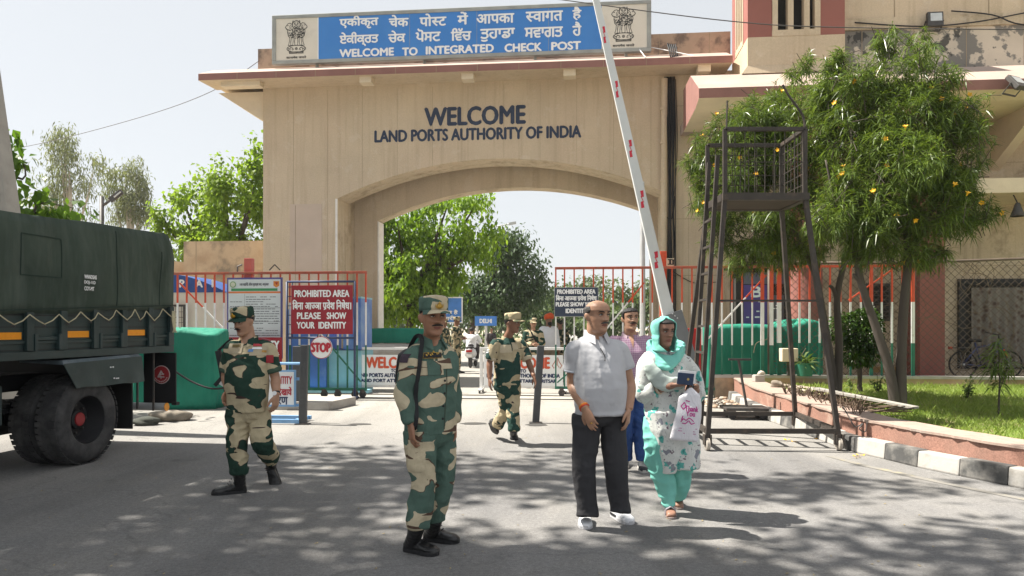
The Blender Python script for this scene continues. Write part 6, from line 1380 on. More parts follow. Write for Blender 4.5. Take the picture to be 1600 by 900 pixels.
lbs3 = [((0, 0, 12.0), (2.2, 1.6, 1.3)), ((2.4, -.6, 11.8), (1.8, .7, .8)), ((4.4, -1.0, 11.8), (1.8, .5, .6)), ((1.2, -1.4, 11.9), (1.4, .7, .8)), ((5.6, -.6, 12.0), (1.3, .7, .6)), ((3.2, .4, 12.4), (1.8, .6, .6)), ((7.0, -.9, 12.0), (1.2, .5, .5))]
shade_tree('tall roadside shade tree behind the truck', (-10.7, 9.2, 0), 8, lbs3, 2900, 83)
# ================================================================== people
def vnoise(P, seed=0):
    """cheap 3-D value noise in numpy, about -1..1"""
    i = np.floor(P).astype(np.int64); f = P-i; f = f*f*(3-2*f); out = np.zeros(len(P))
    for dx in (0, 1):
        for dy in (0, 1):
            for dz in (0, 1):
                h = ((i[:, 0]+dx)*73856093 ^ (i[:, 1]+dy)*19349663 ^ (i[:, 2]+dz)*83492791 ^ seed*2654435761) & 0xffffffff
                h = (h ^ (h >> 13))*1274126177 & 0xffffffff; h = ((h ^ (h >> 16)) & 0xffff)/32767.5-1
                w = (f[:, 0] if dx else 1-f[:, 0])*(f[:, 1] if dy else 1-f[:, 1])*(f[:, 2] if dz else 1-f[:, 2]); out += h*w
    return out
def solid(name, mb, mats, parent, voxel=.008, smooth=3, folds=None, seed=0, paint=None):
    """overlapping closed shapes -> one continuous surface, with cloth folds pushed into it"""
    me = mb.mesh('tmp'); ob = bpy.data.objects.new('tmp', me); COL.objects.link(ob)
    m = ob.modifiers.new('r', 'REMESH'); m.mode = 'VOXEL'; m.voxel_size = voxel
    if smooth: s = ob.modifiers.new('s', 'SMOOTH'); s.factor = .5; s.iterations = smooth
    dg = bpy.context.evaluated_depsgraph_get(); dg.update()
    me2 = bpy.data.meshes.new_from_object(ob.evaluated_get(dg)); bpy.data.objects.remove(ob); bpy.data.meshes.remove(me)
    me2.name = name; n = len(me2.vertices); P = np.empty(n*3, np.float32); me2.vertices.foreach_get('co', P); P = P.reshape(-1, 3).astype(float)
    if folds:
        N = np.empty(n*3, np.float32); me2.vertices.foreach_get('normal', N); N = N.reshape(-1, 3)
        d = np.zeros(n)
        for amp, sc in folds:
            q = P*np.array(sc)+seed*3.7; wq = vnoise(P*4+seed, seed+5)
            nz = vnoise(q+wq[:, None]*.9, seed); d += amp*(1-2.2*np.abs(nz)) 
        P = P+N*d[:, None]; me2.vertices.foreach_set('co', P.astype(np.float32).ravel())
    me2.materials.clear()
    for x in (mats if isinstance(mats, (list, tuple)) else [mats]): me2.materials.append(x)
    if paint is not None:
        nf = len(me2.polygons); C = np.empty(nf*3, np.float32); me2.polygons.foreach_get('center', C); me2.polygons.foreach_set('material_index', paint(C.reshape(-1, 3)).astype(np.int32))
    me2.polygons.foreach_set('use_smooth', [True]*len(me2.polygons)); me2.update()
    o = bpy.data.objects.new(name, me2); COL.objects.link(o); o.parent = parent; return o
def bvh_of(*objs):
    V, F = [], []
    for o in objs:
        b = len(V); V += [v.co.copy() for v in o.data.vertices]; F += [tuple(b+i for i in p.vertices) for p in o.data.polygons]
    return BVHTree.FromPolygons(V, F)
def patch(mb, bvh, c, ex, ey, hx, hy, out=.005, n=6, shape=None, th=.0, mi=0):
    """a sewn-on piece: a small grid laid onto the cloth along -normal"""
    c, ex, ey = Vector(c), Vector(ex).normalized(), Vector(ey).normalized(); en = ex.cross(ey).normalized(); ex2 = ex
    pts = []
    for j in range(n+1):
        for i in range(n+1):
            a, b = (i/n*2-1), (j/n*2-1)
            if shape: a, b = shape(a, b)
            p = c+ex2*hx*a+ey*hy*b; h = bvh.ray_cast(p+en*.35, -en, .7)
            pts.append(h[0]+h[1]*out if h[0] else None)
    ok = [p for p in pts if p]
    if not ok: return
    for k, p in enumerate(pts):
        if p is None: pts[k] = c+en*0
    b0 = [(j*(n+1)+i, j*(n+1)+i+1, (j+1)*(n+1)+i+1, (j+1)*(n+1)+i) for j in range(n) for i in range(n)]
    mb.add(pts, b0, mi)
# ---- materials for skin, cloth
def skin(name, col):
    m, nt, b, vec = newmat(name); c = mix(nt, ramp(nt, noise(nt, vec, 14, 4), [(.3, 0), (.7, 1)]), [x*.86 for x in col], [x*1.12 for x in col]); nt.links.new(c, b.inputs['Base Color'])
    b.inputs['Roughness'].default_value = .48; b.inputs['Specular IOR Level'].default_value = .4; b.inputs['Subsurface Weight'].default_value = .06; b.inputs['Subsurface Radius'].default_value = (.012, .005, .003); bump(nt, b, noise(nt, vec, 160, 3), .12, .003); return m
sk_a = skin('skin brown', (.30, .155, .095)); sk_b = skin('skin dark brown', (.215, .108, .068)); sk_c = skin('skin warm brown', (.38, .215, .14)); sk_d = skin('skin deep', (.27, .145, .10))
lip = mat('lip', (.20, .075, .06), .5, .1, 20); m_hair = mat('black hair', (.012, .010, .010), .5, .3, 90, .6, 220, stretch=(1, 1, .3)); m_greyhair = mat('greying hair', (.06, .055, .052), .6, .4, 120, .5, 200)
m_eyew = mat('eye white', (.55, .50, .46), .3); m_iris = mat('iris', (.02, .012, .008), .15)
m_boot = mat('black boot leather', (.014, .014, .015), .38, .3, 14, .35, 45, spec=.5, stain=((.06, .055, .05), 9, .55, .75, .5))
m_strap = mat('black webbing', (.015, .016, .018), .7, .2, 20)
def camo(name, sand, green, brown, sc=4.6, thr=.5, st=(1, 1, 1.35), seed=0.0):
    m, nt, b, vec = newmat(name); mp = _n(nt, 'ShaderNodeMapping'); mp.inputs['Scale'].default_value = st; mp.inputs['Location'].default_value = (seed, seed*.7, seed*1.3); nt.links.new(vec, mp.inputs[0]); v = mp.outputs[0]
    n1 = noise(nt, v, sc, 1.6, .45, .45); n2 = noise(nt, v, sc*.9, 1, .4, .2)
    g = ramp(nt, n1, [(0, 0), (thr, 1)], 'CONSTANT'); ed = ramp(nt, n1, [(0, 0), (thr-.018, 1), (thr+.002, 0)], 'CONSTANT'); pm = ramp(nt, n2, [(0, 0), (.53, 1)], 'CONSTANT')
    md = _n(nt, 'ShaderNodeMath', operation='MULTIPLY'); nt.links.new(ed, md.inputs[0]); nt.links.new(pm, md.inputs[1])
    n3 = noise(nt, mapped(nt, v, (.8, .8, 3.2)), sc*.95, .6, .3, .5); st3 = ramp(nt, n3, [(0, 1), (.29, 0)], 'CONSTANT')
    mx = _n(nt, 'ShaderNodeMath', operation='MAXIMUM'); nt.links.new(md.outputs[0], mx.inputs[0]); 
    s3 = _n(nt, 'ShaderNodeMath', operation='MULTIPLY'); nt.links.new(st3, s3.inputs[0]); inv = _n(nt, 'ShaderNodeMath', operation='SUBTRACT'); inv.inputs[0].default_value = 1; nt.links.new(g, inv.inputs[1]); nt.links.new(inv.outputs[0], s3.inputs[1]); nt.links.new(s3.outputs[0], mx.inputs[1])
    c = mix(nt, mx.outputs[0], sand, brown); c = mix(nt, g, c, green)
    wv = ramp(nt, noise(nt, v, 9, 4), [(.3, .85), (.7, 1.12)]); c = mix(nt, 1, c, wv, 'MULTIPLY')
    nt.links.new(c, b.inputs['Base Color']); b.inputs['Roughness'].default_value = .9; b.inputs['Specular IOR Level'].default_value = .2; bump(nt, b, noise(nt, mapped(nt, vec, (1, 1, .7)), 7.5, 3, .5, .9), .7, .04); return m
cm_a = camo('camouflage faded teal', (.50, .43, .30), (.080, .135, .110), (.10, .062, .045), 5.0, .46, (1, 1, 1.5), 2.3)
cm_a2 = camo('camouflage faded teal trousers', (.50, .43, .30), (.080, .135, .110), (.10, .062, .045), 4.8, .475, (1, 1, 1.4), 17.7)
cm_b2 = camo('camouflage dark green trousers', (.47, .40, .265), (.022, .052, .038), (.060, .038, .032), 5.0, .515, (.9, .9, 1.5), 31.2)
cm_c2 = camo('camouflage deep green trousers', (.42, .35, .225), (.022, .055, .045), (.055, .036, .03), 5.4, .515, (1, 1, 1.3), 43.4)
cm_b = camo('camouflage dark green', (.47, .40, .265), (.022, .052, .038), (.060, .038, .032), 4.8, .50, (.9, .9, 1.5), 7.1)
cm_c = camo('camouflage deep green', (.40, .335, .215), (.022, .055, .045), (.055, .036, .03), 4.6, .475, (1, 1, 1.3), 12.4)
cm_far = camo('camouflage far', (.34, .29, .19), (.020, .035, .024), (.05, .035, .03), 7, .5, (1, 1, 1.2), 4)
def cloth(name, col, var=.08, rough=.9, vs=5, bs=30, bm=.3): return mat(name, col, rough, var, vs, bm*1.9, bs*.26, spec=.2, bdist=.045, bdet=2.5)

# ---- anatomy (person-space: x to the viewer's right when facing the camera, -y towards where the figure faces, z up)
HWID = [(0, .022), (.04, .036), (.1, .047), (.18, .0535), (.27, .0585), (.4, .066), (.52, .0705), (.62, .073), (.72, .0745), (.82, .0705), (.9, .058), (.96, .038), (.99, .02), (1, .004)]
HFRO = [(0, .058), (.04, .080), (.1, .087), (.16, .084), (.21, .081), (.255, .087), (.30, .088), (.36, .0875), (.42, .087), (.5, .086), (.58, .086), (.66, .0925), (.72, .0945), (.82, .089), (.9, .074), (.96, .048), (.99, .024), (1, .004)]
HBAC = [(0, .01), (.05, .02), (.12, .035), (.2, .055), (.3, .072), (.42, .088), (.55, .099), (.68, .103), (.8, .097), (.9, .076), (.96, .048), (.99, .024), (1, .004)]
def lerp_t(tab, t):
    for (a, x), (b, y) in zip(tab, tab[1:]):
        if t <= b: return x+(y-x)*(t-a)/max(b-a, 1e-6)
    return tab[-1][1]
g_ = lambda x, s: math.exp(-(x/s)**2/2)
def head_pt(t, ph, grow=0.0, feat=True):
    """point on the head at height t (0 chin, 1 crown) and angle ph from the front; y is -forward"""
    w, f, b = lerp_t(HWID, t)+grow, lerp_t(HFRO, t)+grow, lerp_t(HBAC, t)+grow
    s, c = math.sin(ph), math.cos(ph); e = .9 if c > 0 else 1.0
    x = math.copysign(abs(s)**e, s)*w; y = (f if c > 0 else b)*math.copysign(abs(c)**(1.0 if c < 0 else .92), c)
    if feat and c > 0:
        k = 0
        if t < .66: # nose
            a = .004+.024*max(0, (.66-t)/.25) if t > .41 else max(0, .028*(1-(.41-t)/.045)); k += a*g_(x, .0085+.0075*max(0, min(1, (.62-t)/.22)))
            if .36 < t < .47: k += .010*(g_(x-.015, .0065)+g_(x+.015, .0065))*g_(t-.415, .025)
        k -= .011*(g_(x-.031, .014)+g_(x+.031, .014))*g_(t-.565, .042); k += .005*(g_(x-.034, .02)+g_(x+.034, .02))*g_(t-.655, .03)
        k += .005*(g_(x-.045, .016)+g_(x+.045, .016))*g_(t-.46, .06); k += .0055*g_(x, .019)*g_(t-.292, .018); k += .006*g_(x, .016)*g_(t-.232, .018); k -= .005*g_(x, .022)*g_(t-.262, .010); k -= .004*g_(x, .02)*g_(t-.185, .025); k += .004*g_(x, .018)*g_(t-.10, .05)
        k -= .004*(g_(x-.036, .012)+g_(x+.036, .012))*g_(t-.33, .06)
        y += k
    return x, -y, t
class Head:
    def __init__(s, c, h, yaw, pitch=0, roll=0, hs=1.0):
        s.c = Vector(c); s.k = h/.235; s.h = h; s.w = hs
        s.R = Matrix.Rotation(yaw, 3, 'Z') @ Matrix.Rotation(pitch, 3, 'X') @ Matrix.Rotation(roll, 3, 'Y')
    def P(s, x, y, t): return s.c+s.R @ Vector((x*s.k*s.w, y*s.k, (t-.5)*s.h))
    def pt(s, t, ph, grow=0, feat=True): return s.P(*head_pt(t, ph, grow, feat))
    def dirv(s, v): return s.R @ Vector(v)
def add_head(mb, H, nt_=44, nph=56):
    ts = [0, .015]+[.04+i*(.94)/(nt_-4) for i in range(nt_-3)]+[.993, 1.0]
    mb.loft([[H.pt(min(t, 1), 2*math.pi*j/nph) for j in range(nph)] for t in ts])
    for s in (-1, 1):
        c = H.P(s*.0755, .010, .50); rot = H.R @ Matrix.Rotation(s*R(-22), 3, 'Z') @ Matrix.Rotation(R(-8), 3, 'X')
        mb.ell(c, (.008*H.k, .019*H.k, .033*H.k), 12, 8, rot); mb.ell(H.P(s*.084, .016, .53), (.006*H.k, .016*H.k, .022*H.k), 10, 6, rot)
def head_paint(H, extra=None):
    Ri = np.array(H.R.inverted()); c = np.array(H.c)
    def f(C):
        q = (C-c) @ Ri.T/H.k; t = q[:, 2]/.235+.5; x = q[:, 0]; fr = -q[:, 1]
        return ((np.abs(x) < .024) & (t > .222) & (t < .300) & (fr > .07) & (np.abs(t-.262) < .042-(np.abs(x)/.024)**2*.03)).astype(int)
    return f
def face_parts(H, parent, brow=m_hair, moust=None, hairm=None, hairline=None, sq=1.0, stubble=None):
    w = MB(); wi = MB(); wl = MB()
    for s in (-1, 1):
        c = H.P(s*.0315, -.0775, .567); w.ell(c, (.0135*H.k, .011*H.k, .0072*H.k*sq), 12, 8, H.R); wi.ell(H.P(s*.0315+.002, -.0855, .567), (.0058*H.k, .0042*H.k, .0058*H.k*sq), 10, 6, H.R)
        wl.ctube([H.P(s*.046, -.079, .566), H.P(s*.038, -.0875, .592), H.P(s*.030, -.0905, .597), H.P(s*.017, -.0865, .570)], [.0016*H.k, .0028*H.k, .003*H.k, .0015*H.k], 4, 6)
    w.build('eye', m_eyew, parent, smooth=True); wi.build('iris', m_iris, parent, smooth=True); wl.build('eyelid', m_hair, parent, smooth=True)
    w = MB()
    for s in (-1, 1): w.ctube([H.P(s*.014, -.0965, .645), H.P(s*.026, -.0985, .662), H.P(s*.040, -.0925, .667), H.P(s*.052, -.078, .645)], [.0028*H.k, .0042*H.k, .0038*H.k, .0015*H.k], 4, 7)
    w.build('eyebrow', brow, parent, smooth=True)
    if moust:
        mm, wd, th = moust; w = MB()
        for s in (-1, 1): w.ctube([H.P(0, -.099, .338), H.P(s*wd*.4, -.0985, .338), H.P(s*wd*.8, -.092, .325), H.P(s*wd, -.084, .308)], [th*H.k, th*1.1*H.k, th*.8*H.k, th*.25*H.k], 4, 8)
        w.build('moustache', mm, parent, smooth=True)
    if hairm is not None: hair(H, parent, hairm, hairline)
def hair(H, parent, mt, line, grow=.010, vol=None):
    """hair shell where line(ph) gives the lowest t for each angle; thickness fades at the edge"""
    nph, nr = 64, 22; grid = []; rr = random.Random(5)
    for j in range(nph):
        ph = 2*math.pi*j/nph-math.pi; t0, t1 = line(ph); row = []
        for i in range(nr+1):
            f = i/nr; t = t0+(t1-t0)*f; e = min(1, f*5, (1-f)*5 if t1 < .999 else 1); g = grow*(e**.6)*(1 if vol is None else vol(t, ph))+.0005+.0018*math.sin(ph*23+t*31)*e
            row.append(H.pt(min(t, .9995), ph, g, False))
        grid.append(row)
    w = MB(); V = [p for row in grid for p in row]; F = []
    for j in range(nph):
        k = (j+1) % nph
        for i in range(nr): F.append((j*(nr+1)+i, k*(nr+1)+i, k*(nr+1)+i+1, j*(nr+1)+i+1))
    w.add(V, F); return w.build('hair', mt, parent, smooth=True)
def cap(H, parent, mt, badge=None, visor=.066, tilt=0, tall=1.10, puff=.014):
    w = MB(); rings = []; n = 40
    def ringat(t, g, dz=0): return [H.P(*(lambda q: (q[0], q[1], t+dz+.03*math.cos(2*math.pi*j/n)))(head_pt(.73, 2*math.pi*j/n, g, False))) for j in range(n)]
    for t, g in ((.70, .006), (.705, .012), (.80, .013), (.90, puff), (1.0, puff), (1.06, puff-.002), (tall-.005, puff-.012), (tall+.012, -.02), (tall+.018, -.05)): rings.append(ringat(t, g))
    w.loft(rings); c = w.build('cap', mt, parent, smooth=True)
    w = MB(); top, bot = [], []; m = 16
    for i in range(m+1):
        a = R(-72+144*i/m)
        for k in range(5):
            f = k/4; q = head_pt(.73, a, .010, False); ex = visor*f*math.cos(a*1.02)**.6; x, y = q[0]*(1+.10*f), q[1]-ex; z = .715+.03*math.cos(a)-.055*f*f-.02*f+.09*(abs(math.sin(a))**2)*0-.05*f*abs(math.sin(a))**2
            top.append(H.P(x, y, z+.012)); bot.append(H.P(x, y, z))
    F = [(i*5+k, (i+1)*5+k, (i+1)*5+k+1, i*5+k+1) for i in range(m) for k in range(4)]
    w.add(top, F); w.add(bot, F); w.add(top+bot, [(i*5+4, (i+1)*5+4, (i+1)*5+4+(m+1)*5, i*5+4+(m+1)*5) for i in range(m)]); w.build('visor', mt, c, smooth=True)
    if badge:
        w = MB(); ctr = H.P(0, -.117, .86); ex, ey = H.dirv((1, 0, 0)), H.dirv((0, -.12, 1)); en = H.dirv((0, -1, .1)); k = H.k
        w.lathe([(.016*k, 0), (.017*k, .003), (.010*k, .006), (.001, .006)], ctr, en, 16)
        for s in (-1, 1): w.ctube([ctr-ey*.018*k, ctr+ex*s*.020*k-ey*.008*k, ctr+ex*s*.024*k+ey*.010*k], [.003*k, .005*k, .002*k], 4, 6)
        w.ctube([ctr+ey*.014*k, ctr+ey*.026*k], [.008*k, .003*k], 4, 6); w.build('cap_badge', badge, c, smooth=True)
    return c
def sup(c, ex, ey, a, b, n=28, e=.85):
    return [c+ex*(a*math.copysign(abs(math.cos(t))**e, math.cos(t)))+ey*(b*math.copysign(abs(math.sin(t))**e, math.sin(t))) for t in [2*math.pi*k/n for k in range(n)]]
def hand(mb, Wp, d, n, side, curl=.6, s=1.0, spread=.0, thumb=.5):
    """hand from the wrist along d, palm facing n, thumb on the +/- side of d x n; curl in radians per joint chain"""
    d, n = Vector(d).normalized(), Vector(n); n = (n-d*n.dot(d)).normalized(); e = d.cross(n)*side; Wp = Vector(Wp)
    mb.loft([sup(Wp+d*q*s, e, n, a*s, b*s, 16) for q, a, b in ((-.03, .027, .021), (0, .029, .019), (.03, .038, .0165), (.065, .042, .0145), (.092, .040, .0125), (.10, .030, .008))])
    Ls = (.070, .079, .073, .058); off = (.0325, .0110, -.0110, -.0320); rads = (.0088, .0090, .0086, .0076)
    for i in range(4):
        cu = curl*(1+.10*i); b0 = Wp+d*(.088-.006*abs(i-1.2))*s+e*off[i]*s; p = [b0-d*.03*s, b0]; a = cu*.30; L = Ls[i]*s; dirs = d+e*(off[i]*spread)
        for seg, st in ((.44, .30), (.32, .75), (.26, .6)): p.append(p[-1]+(dirs.normalized()*math.cos(a)+n*math.sin(a))*L*seg); a += cu*st
        r0 = rads[i]*s; mb.ctube(p, [r0, r0*1.02, r0*1.0, r0*.92, r0*.72], 4, 10); mb.ell(p[-1], (r0*.72,)*3, 8, 6)
    b0 = Wp+d*.022*s+e*.028*s; t1 = (d*.62+e*.62+n*.45*thumb).normalized(); t2 = (d*.92+e*.22+n*.5*thumb).normalized()
    p = [b0-t1*.012*s, b0+t1*.012*s, b0+t1*.042*s, b0+t1*.042*s+t2*.030*s, b0+t1*.042*s+t2*.052*s]; mb.ctube(p, [.013*s, .0145*s, .0115*s, .0105*s, .0075*s], 4, 10); mb.ell(p[-1], (.0075*s,)*3, 8, 6)
def arm(mb, sh, el, wr, k=1.0, girth=1.0):
    sh, el, wr = map(Vector, (sh, el, wr)); q = girth
    mb.ctube([sh, sh.lerp(el, .35), sh.lerp(el, .75), el, el.lerp(wr, .28), el.lerp(wr, .7), wr], [.050*q, .048*q, .041*q, .039*q, .042*q, .033*q, .0265*q], 4, 14)
def sleeve(mb, sh, el, end, r, extra=0):
    """tube of cloth through shoulder, elbow (and forearm) with radii r"""
    mb.ctube(end, r, 4, 18)
def torso(mb, hip, neck, yaw, prof, scale=1.0, e=.82):
    hip, neck = Vector(hip), Vector(neck); ex = Vector((math.cos(yaw), math.sin(yaw), 0)); ey = Vector((-math.sin(yaw), math.cos(yaw), 0)); L = neck-hip
    mb.loft([sup(hip+L*t+ey*dy, ex, ey, a*scale, b*scale, 36, e) for t, a, b, dy in prof])
def foot(mb, heel, dirv, up=(0, 0, 1), L=.285, kind='boot', ank=None, s=1.0):
    heel, d = Vector(heel), Vector(dirv).normalized(); u = Vector(up); u = (u-d*u.dot(d)).normalized(); e = d.cross(u); f = L/.285
    prof = [(0, .026, .050), (.015, .033, .075), (.05, .036, .088), (.09, .037, .092), (.13, .041, .080), (.175, .046, .064), (.22, .049, .056), (.255, .045, .050), (.277, .034, .042), (.287, .018, .030)]
    def ring(c, a, h, bz):
        pts = []
        for k in range(20):
            t = 2*math.pi*k/20; x = a*math.copysign(abs(math.cos(t))**.75, math.cos(t)); y = math.sin(t); z = (bz+(h-bz)*(.5+.5*math.copysign(abs(y)**.8, y))); pts.append(c+e*x+u*z)
        return pts
    mb.loft([ring(heel+d*q*f, a*s, h*s, .004) for q, a, h in prof])
    return e, u, d
def sole(mb, heel, dirv, up=(0, 0, 1), L=.285, th=.028, s=1.0):
    heel, d = Vector(heel), Vector(dirv).normalized(); u = Vector(up); u = (u-d*u.dot(d)).normalized(); e = d.cross(u); f = L/.285
    out = [(-.004, .0), (.0, .026), (.02, .036), (.09, .039), (.13, .043), (.19, .051), (.235, .049), (.27, .036), (.288, .015), (.291, 0)]
    pl = [(q*f, a*s) for q, a in out]+[(q*f, -a*s) for q, a in out[::-1][1:-1]]
    mb.prism(pl, heel, d, e, u, th)
def boots(parent, feet, mt=None, shaft=.17, name='boot', solem=None, L=.297, s=1.13, vox=.0065):
    """feet: list of (heel, toe direction, up, ankle point)"""
    for heel, d, up, ank in feet:
        w = MB(); foot(w, heel, d, up, L, s=s); heel, ank = Vector(heel), Vector(ank)
        if shaft: b0 = heel+Vector(d).normalized()*.055+Vector(up).normalized()*.05; w.ctube([b0, b0.lerp(ank, .35), b0.lerp(ank, .8), ank], [.046*s, .045*s, .050*s, .054*s], 4, 18)
        o = solid(name, w, mt or m_boot, parent, vox, 2, [(.0022, (26, 26, 50))] if shaft else None, 3)
        w = MB(); sole(w, heel, d, up, L, s=s); w.build('sole', solem or m_black, o, bevel=.004)
        if shaft:
            w = MB(); dd, uu = Vector(d).normalized(), Vector(up).normalized(); e = dd.cross(uu)
            for k in range(6):
                c = heel+dd*(.150-.014*k)*L/.285+uu*(.078+.019*k)*s
                w.tube([c-e*.024, c+dd*.006+uu*.006, c+e*.024], .0035, 5)
            w.build('lace', m_strap, o)
TORSO = [(-.10, .150, .105, 0), (0, .165, .118, 0), (.15, .163, .115, 0), (.30, .158, .112, 0), (.5, .165, .118, -.004), (.66, .178, .120, 0), (.77, .182, .110, .006), (.85, .170, .092, .010), (.91, .130, .076, .012), (.96, .080, .064, .010), (1.03, .058, .058, .004)]
def belly(prof, b, lo=.05, hi=.6):
    out = []
    for t, a, d, dy in prof:
        f = max(0, 1-abs((t-(lo+hi)/2)/((hi-lo)/2+.12))); out.append((t, a+b*.6*f, d+b*f*.7, dy-b*f*.6))
    return out
class Fig:
    """joints given as photo pixels plus depth offset from the figure's ground line"""
    def __init__(s, label, Y0, pxf, name='person', group=None):
        s.Y0 = Y0; s.X0 = (pxf-CX)/FPX*Y0; s.root = thing(name, label, 'person', (s.X0, Y0, 0), 0, group)
    def J(s, px, py, dy=0.0):
        Y = s.Y0+dy; return Vector(((px-CX)/FPX*Y-s.X0, dy, EYE-(py-HY)/FPX*Y))
    def g(s, px, py, z=0.0):
        p = G(px, py, z); return Vector((p.x-s.X0, p.y-s.Y0, z))
def neckpiece(mb, H, nb, r=.058):
    a = H.P(0, .030, .30); b = H.P(0, .030, .08); mb.ctube([Vector(nb)-Vector((0, 0, .06)), Vector(nb), b, a], [r*1.4, r*1.08, r*.92, r*.9], 4, 20)
def collar(parent, nb, yaw, mt, r=.072, h=.042, openf=.5, spread=.055, tilt=0):
    """folded shirt collar: a stand round the neck and two points falling open in front"""
    ex = Vector((math.cos(yaw), math.sin(yaw), 0)); fr = Vector((math.sin(yaw), -math.cos(yaw), 0)); nb = Vector(nb); w = MB(); n = 30; rows = [[] for _ in range(4)]
    for i in range(n+1):
        a = -math.pi+openf+(2*math.pi-2*openf)*i/n            # measured from the front through the back
        a = openf+(2*math.pi-2*openf)*i/n; d = fr*math.cos(a)+ex*math.sin(a); edge = abs(i/n*2-1); f = max(0, (edge-.62)/.38)
        top = nb+d*(r*(1-.10*f))+Vector((0, 0, h*(.75-.75*f)))-fr*(.012*(1-f))
        mid = nb+d*(r+.006)+Vector((0, 0, h*(.95-.95*f)+.004))-fr*(.012*(1-f))
        low = nb+d*(r+.020+.022*f)+Vector((0, 0, -.014-.050*f))+fr*(.02*f); base = nb+d*(r+.002)+Vector((0, 0, -.03-.02*f))
        rows[0].append(base); rows[1].append(top); rows[2].append(mid); rows[3].append(low)
    for k in range(3): w.add(rows[k]+rows[k+1], [(i, i+1, n+2+i, n+1+i) for i in range(n)])
    lo2 = [p-Vector((0, 0, .004)) for p in rows[3]]; return w.build('collar', mt, parent, smooth=True)
SKN = []
# ------------------------------------------------------------------ 1. sentry with rucksack, nearest, facing right
F1 = Fig('sentry in faded green camouflage with long sleeves and black rucksack strap, standing in front', 5.0, 672); J = F1.J; rt = F1.root
yaw = R(38); H = Head(J(677, 497.5, -.04), .246, R(25), R(3), 0, 1.05); nb = J(674, 529, .02)
shR, shL = J(644, 555, -.12), J(699, 554, .12); elR, elL = J(632, 612, -.15), J(706, 612, .13); wrR, wrL = J(642, 664, -.19), J(709, 662, .06); hip = J(672, 668, 0)
w = MB(); add_head(w, H); neckpiece(w, H, nb); torso(w, hip, nb, yaw, TORSO, .86); arm(w, shR, elR, wrR); arm(w, shL, elL, wrL)
hand(w, wrR, (.10, -.05, -1), (.85, .45, 0), -1, .85, 1.02); hand(w, wrL, (.05, 0, -1), (-.9, -.3, 0), 1, .9, 1.0)
kn = [J(661, 752, -.10), J(689, 748, .06)]; an = [J(653, 822, -.10), J(680, 812, .08)]; hp = [J(657, 680, -.07), J(688, 680, .07)]
for h_, k_, a_ in zip(hp, kn, an): w.ctube([h_, k_, a_], [.075, .052, .038], 5, 14)
solid('body', w, [sk_a, lip], rt, .005, 2, paint=head_paint(H)); face_parts(H, rt, m_hair, (m_hair, .036, .0052), m_hair, lambda p: (max(.42, .72-.36*max(0, (abs(p)-1.25)/1.9)) if abs(p) > 1.25 else .73, .80), sq=.75); cap(H, rt, cm_a, mat('badge brass', (.45, .28, .06), .4, .1, 30, metal=.6))
prof = belly([(-.06, .172, .138, 0)]+[(t, a+.004, d+.014, dy) for t, a, d, dy in TORSO[1:9]]+[(.955, .085, .078, .012), (.985, .07, .068, .01)], .022)
w = MB(); torso(w, hip, nb, yaw, prof)
w.ctube([nb.lerp(shR, .5)-Vector((0, 0, .040)), shR-Vector((0, 0, .020)), shR.lerp(elR, .5), elR, elR.lerp(wrR, .5), wrR+(elR-wrR)*.06], [0.050, 0.064, .066, .062, .055, .046], 5, 20); w.ctube([nb.lerp(shL, .5)-Vector((0, 0, .040)), shL-Vector((0, 0, .020)), shL.lerp(elL, .5), elL, elL.lerp(wrL, .5), wrL+(elL-wrL)*.06], [0.050, 0.062, .064, .06, .053, .045], 5, 20)
shirt = solid('shirt', w, cm_a, rt, .0075, 3, [(0.0085, (7, 7, 4)), (0.0051, (14, 14, 9))], 4)
collar(rt, nb+Vector((0, 0, -.012)), yaw, cm_a)
w = MB(); torso(w, hip, nb, yaw, [(-.20, .10, .09, 0), (-.14, .145, .11, 0), (-.05, .160, .125, 0), (.05, .155, .118, 0)])
for h_, k_, a_ in zip(hp, kn, an): w.ctube([h_+Vector((0, 0, .03)), h_.lerp(k_, .5), k_, k_.lerp(a_, .55), a_+Vector((0, 0, .05)), a_+Vector((0, 0, .0)), a_-Vector((0, 0, .012))], [.105, .096, .084, .080, .080, .078, .064], 5, 22)
trs = solid('trousers', w, cm_a2, rt, .0075, 3, [(0.0093, (6, 6, 3.2)), (0.0059, (13, 13, 16))], 9)
h1, h2 = F1.g(633, 860), F1.g(663, 844); d1 = F1.g(682, 868)-h1; d2 = F1.g(722, 849)-h2
boots(rt, [(h1, d1, (0, 0, 1), an[0]+Vector((0, 0, .02))), (h2, d2, (0, 0, 1), an[1]+Vector((0, 0, .02)))], L=.262, s=1.12)
bv = bvh_of(shirt); fr = Vector((math.sin(yaw), -math.cos(yaw), 0)); exr = Vector((math.cos(yaw), math.sin(yaw), 0)); up = Vector((0, 0, 1))
w = MB(); 
for px, py in ((676, 575), (699, 566)): patch(w, bv, J(px, py, -.1), exr, up, .052, .045, .006, 7)
w.build('breast_pocket', cm_a2, shirt, smooth=True); mat('sand pocket cloth', (.46, .39, .275), .9, .1, 8, .3, 40)
w = MB(); patch(w, bv, J(678, 561, -.12)+up*.02, exr, up+exr*.22, .062, .017, .012, 6, mi=0); nmt = w.build('name_tape', m_strap, shirt); w = MB(); patch(w, bv, J(678, 561, -.12)+up*.02, exr, up+exr*.22, .064, .0195, .010, 6); w.build('name_tape_border', mat('name tape gold', (.45, .28, .05), .6), shirt)
w = MB(); 
for k in range(7): patch(w, bv, J(678, 561, -.12)+up*(.02+.008*math.sin(k*2))+exr*(-.042+.014*k)+Vector((0, 0, .003*k)), exr, up, .0045, .0065, .0135, 2)
w.build('name_lettering', mat('name tape gold', (.45, .28, .05), .6), shirt)
w = MB(); side = -exr
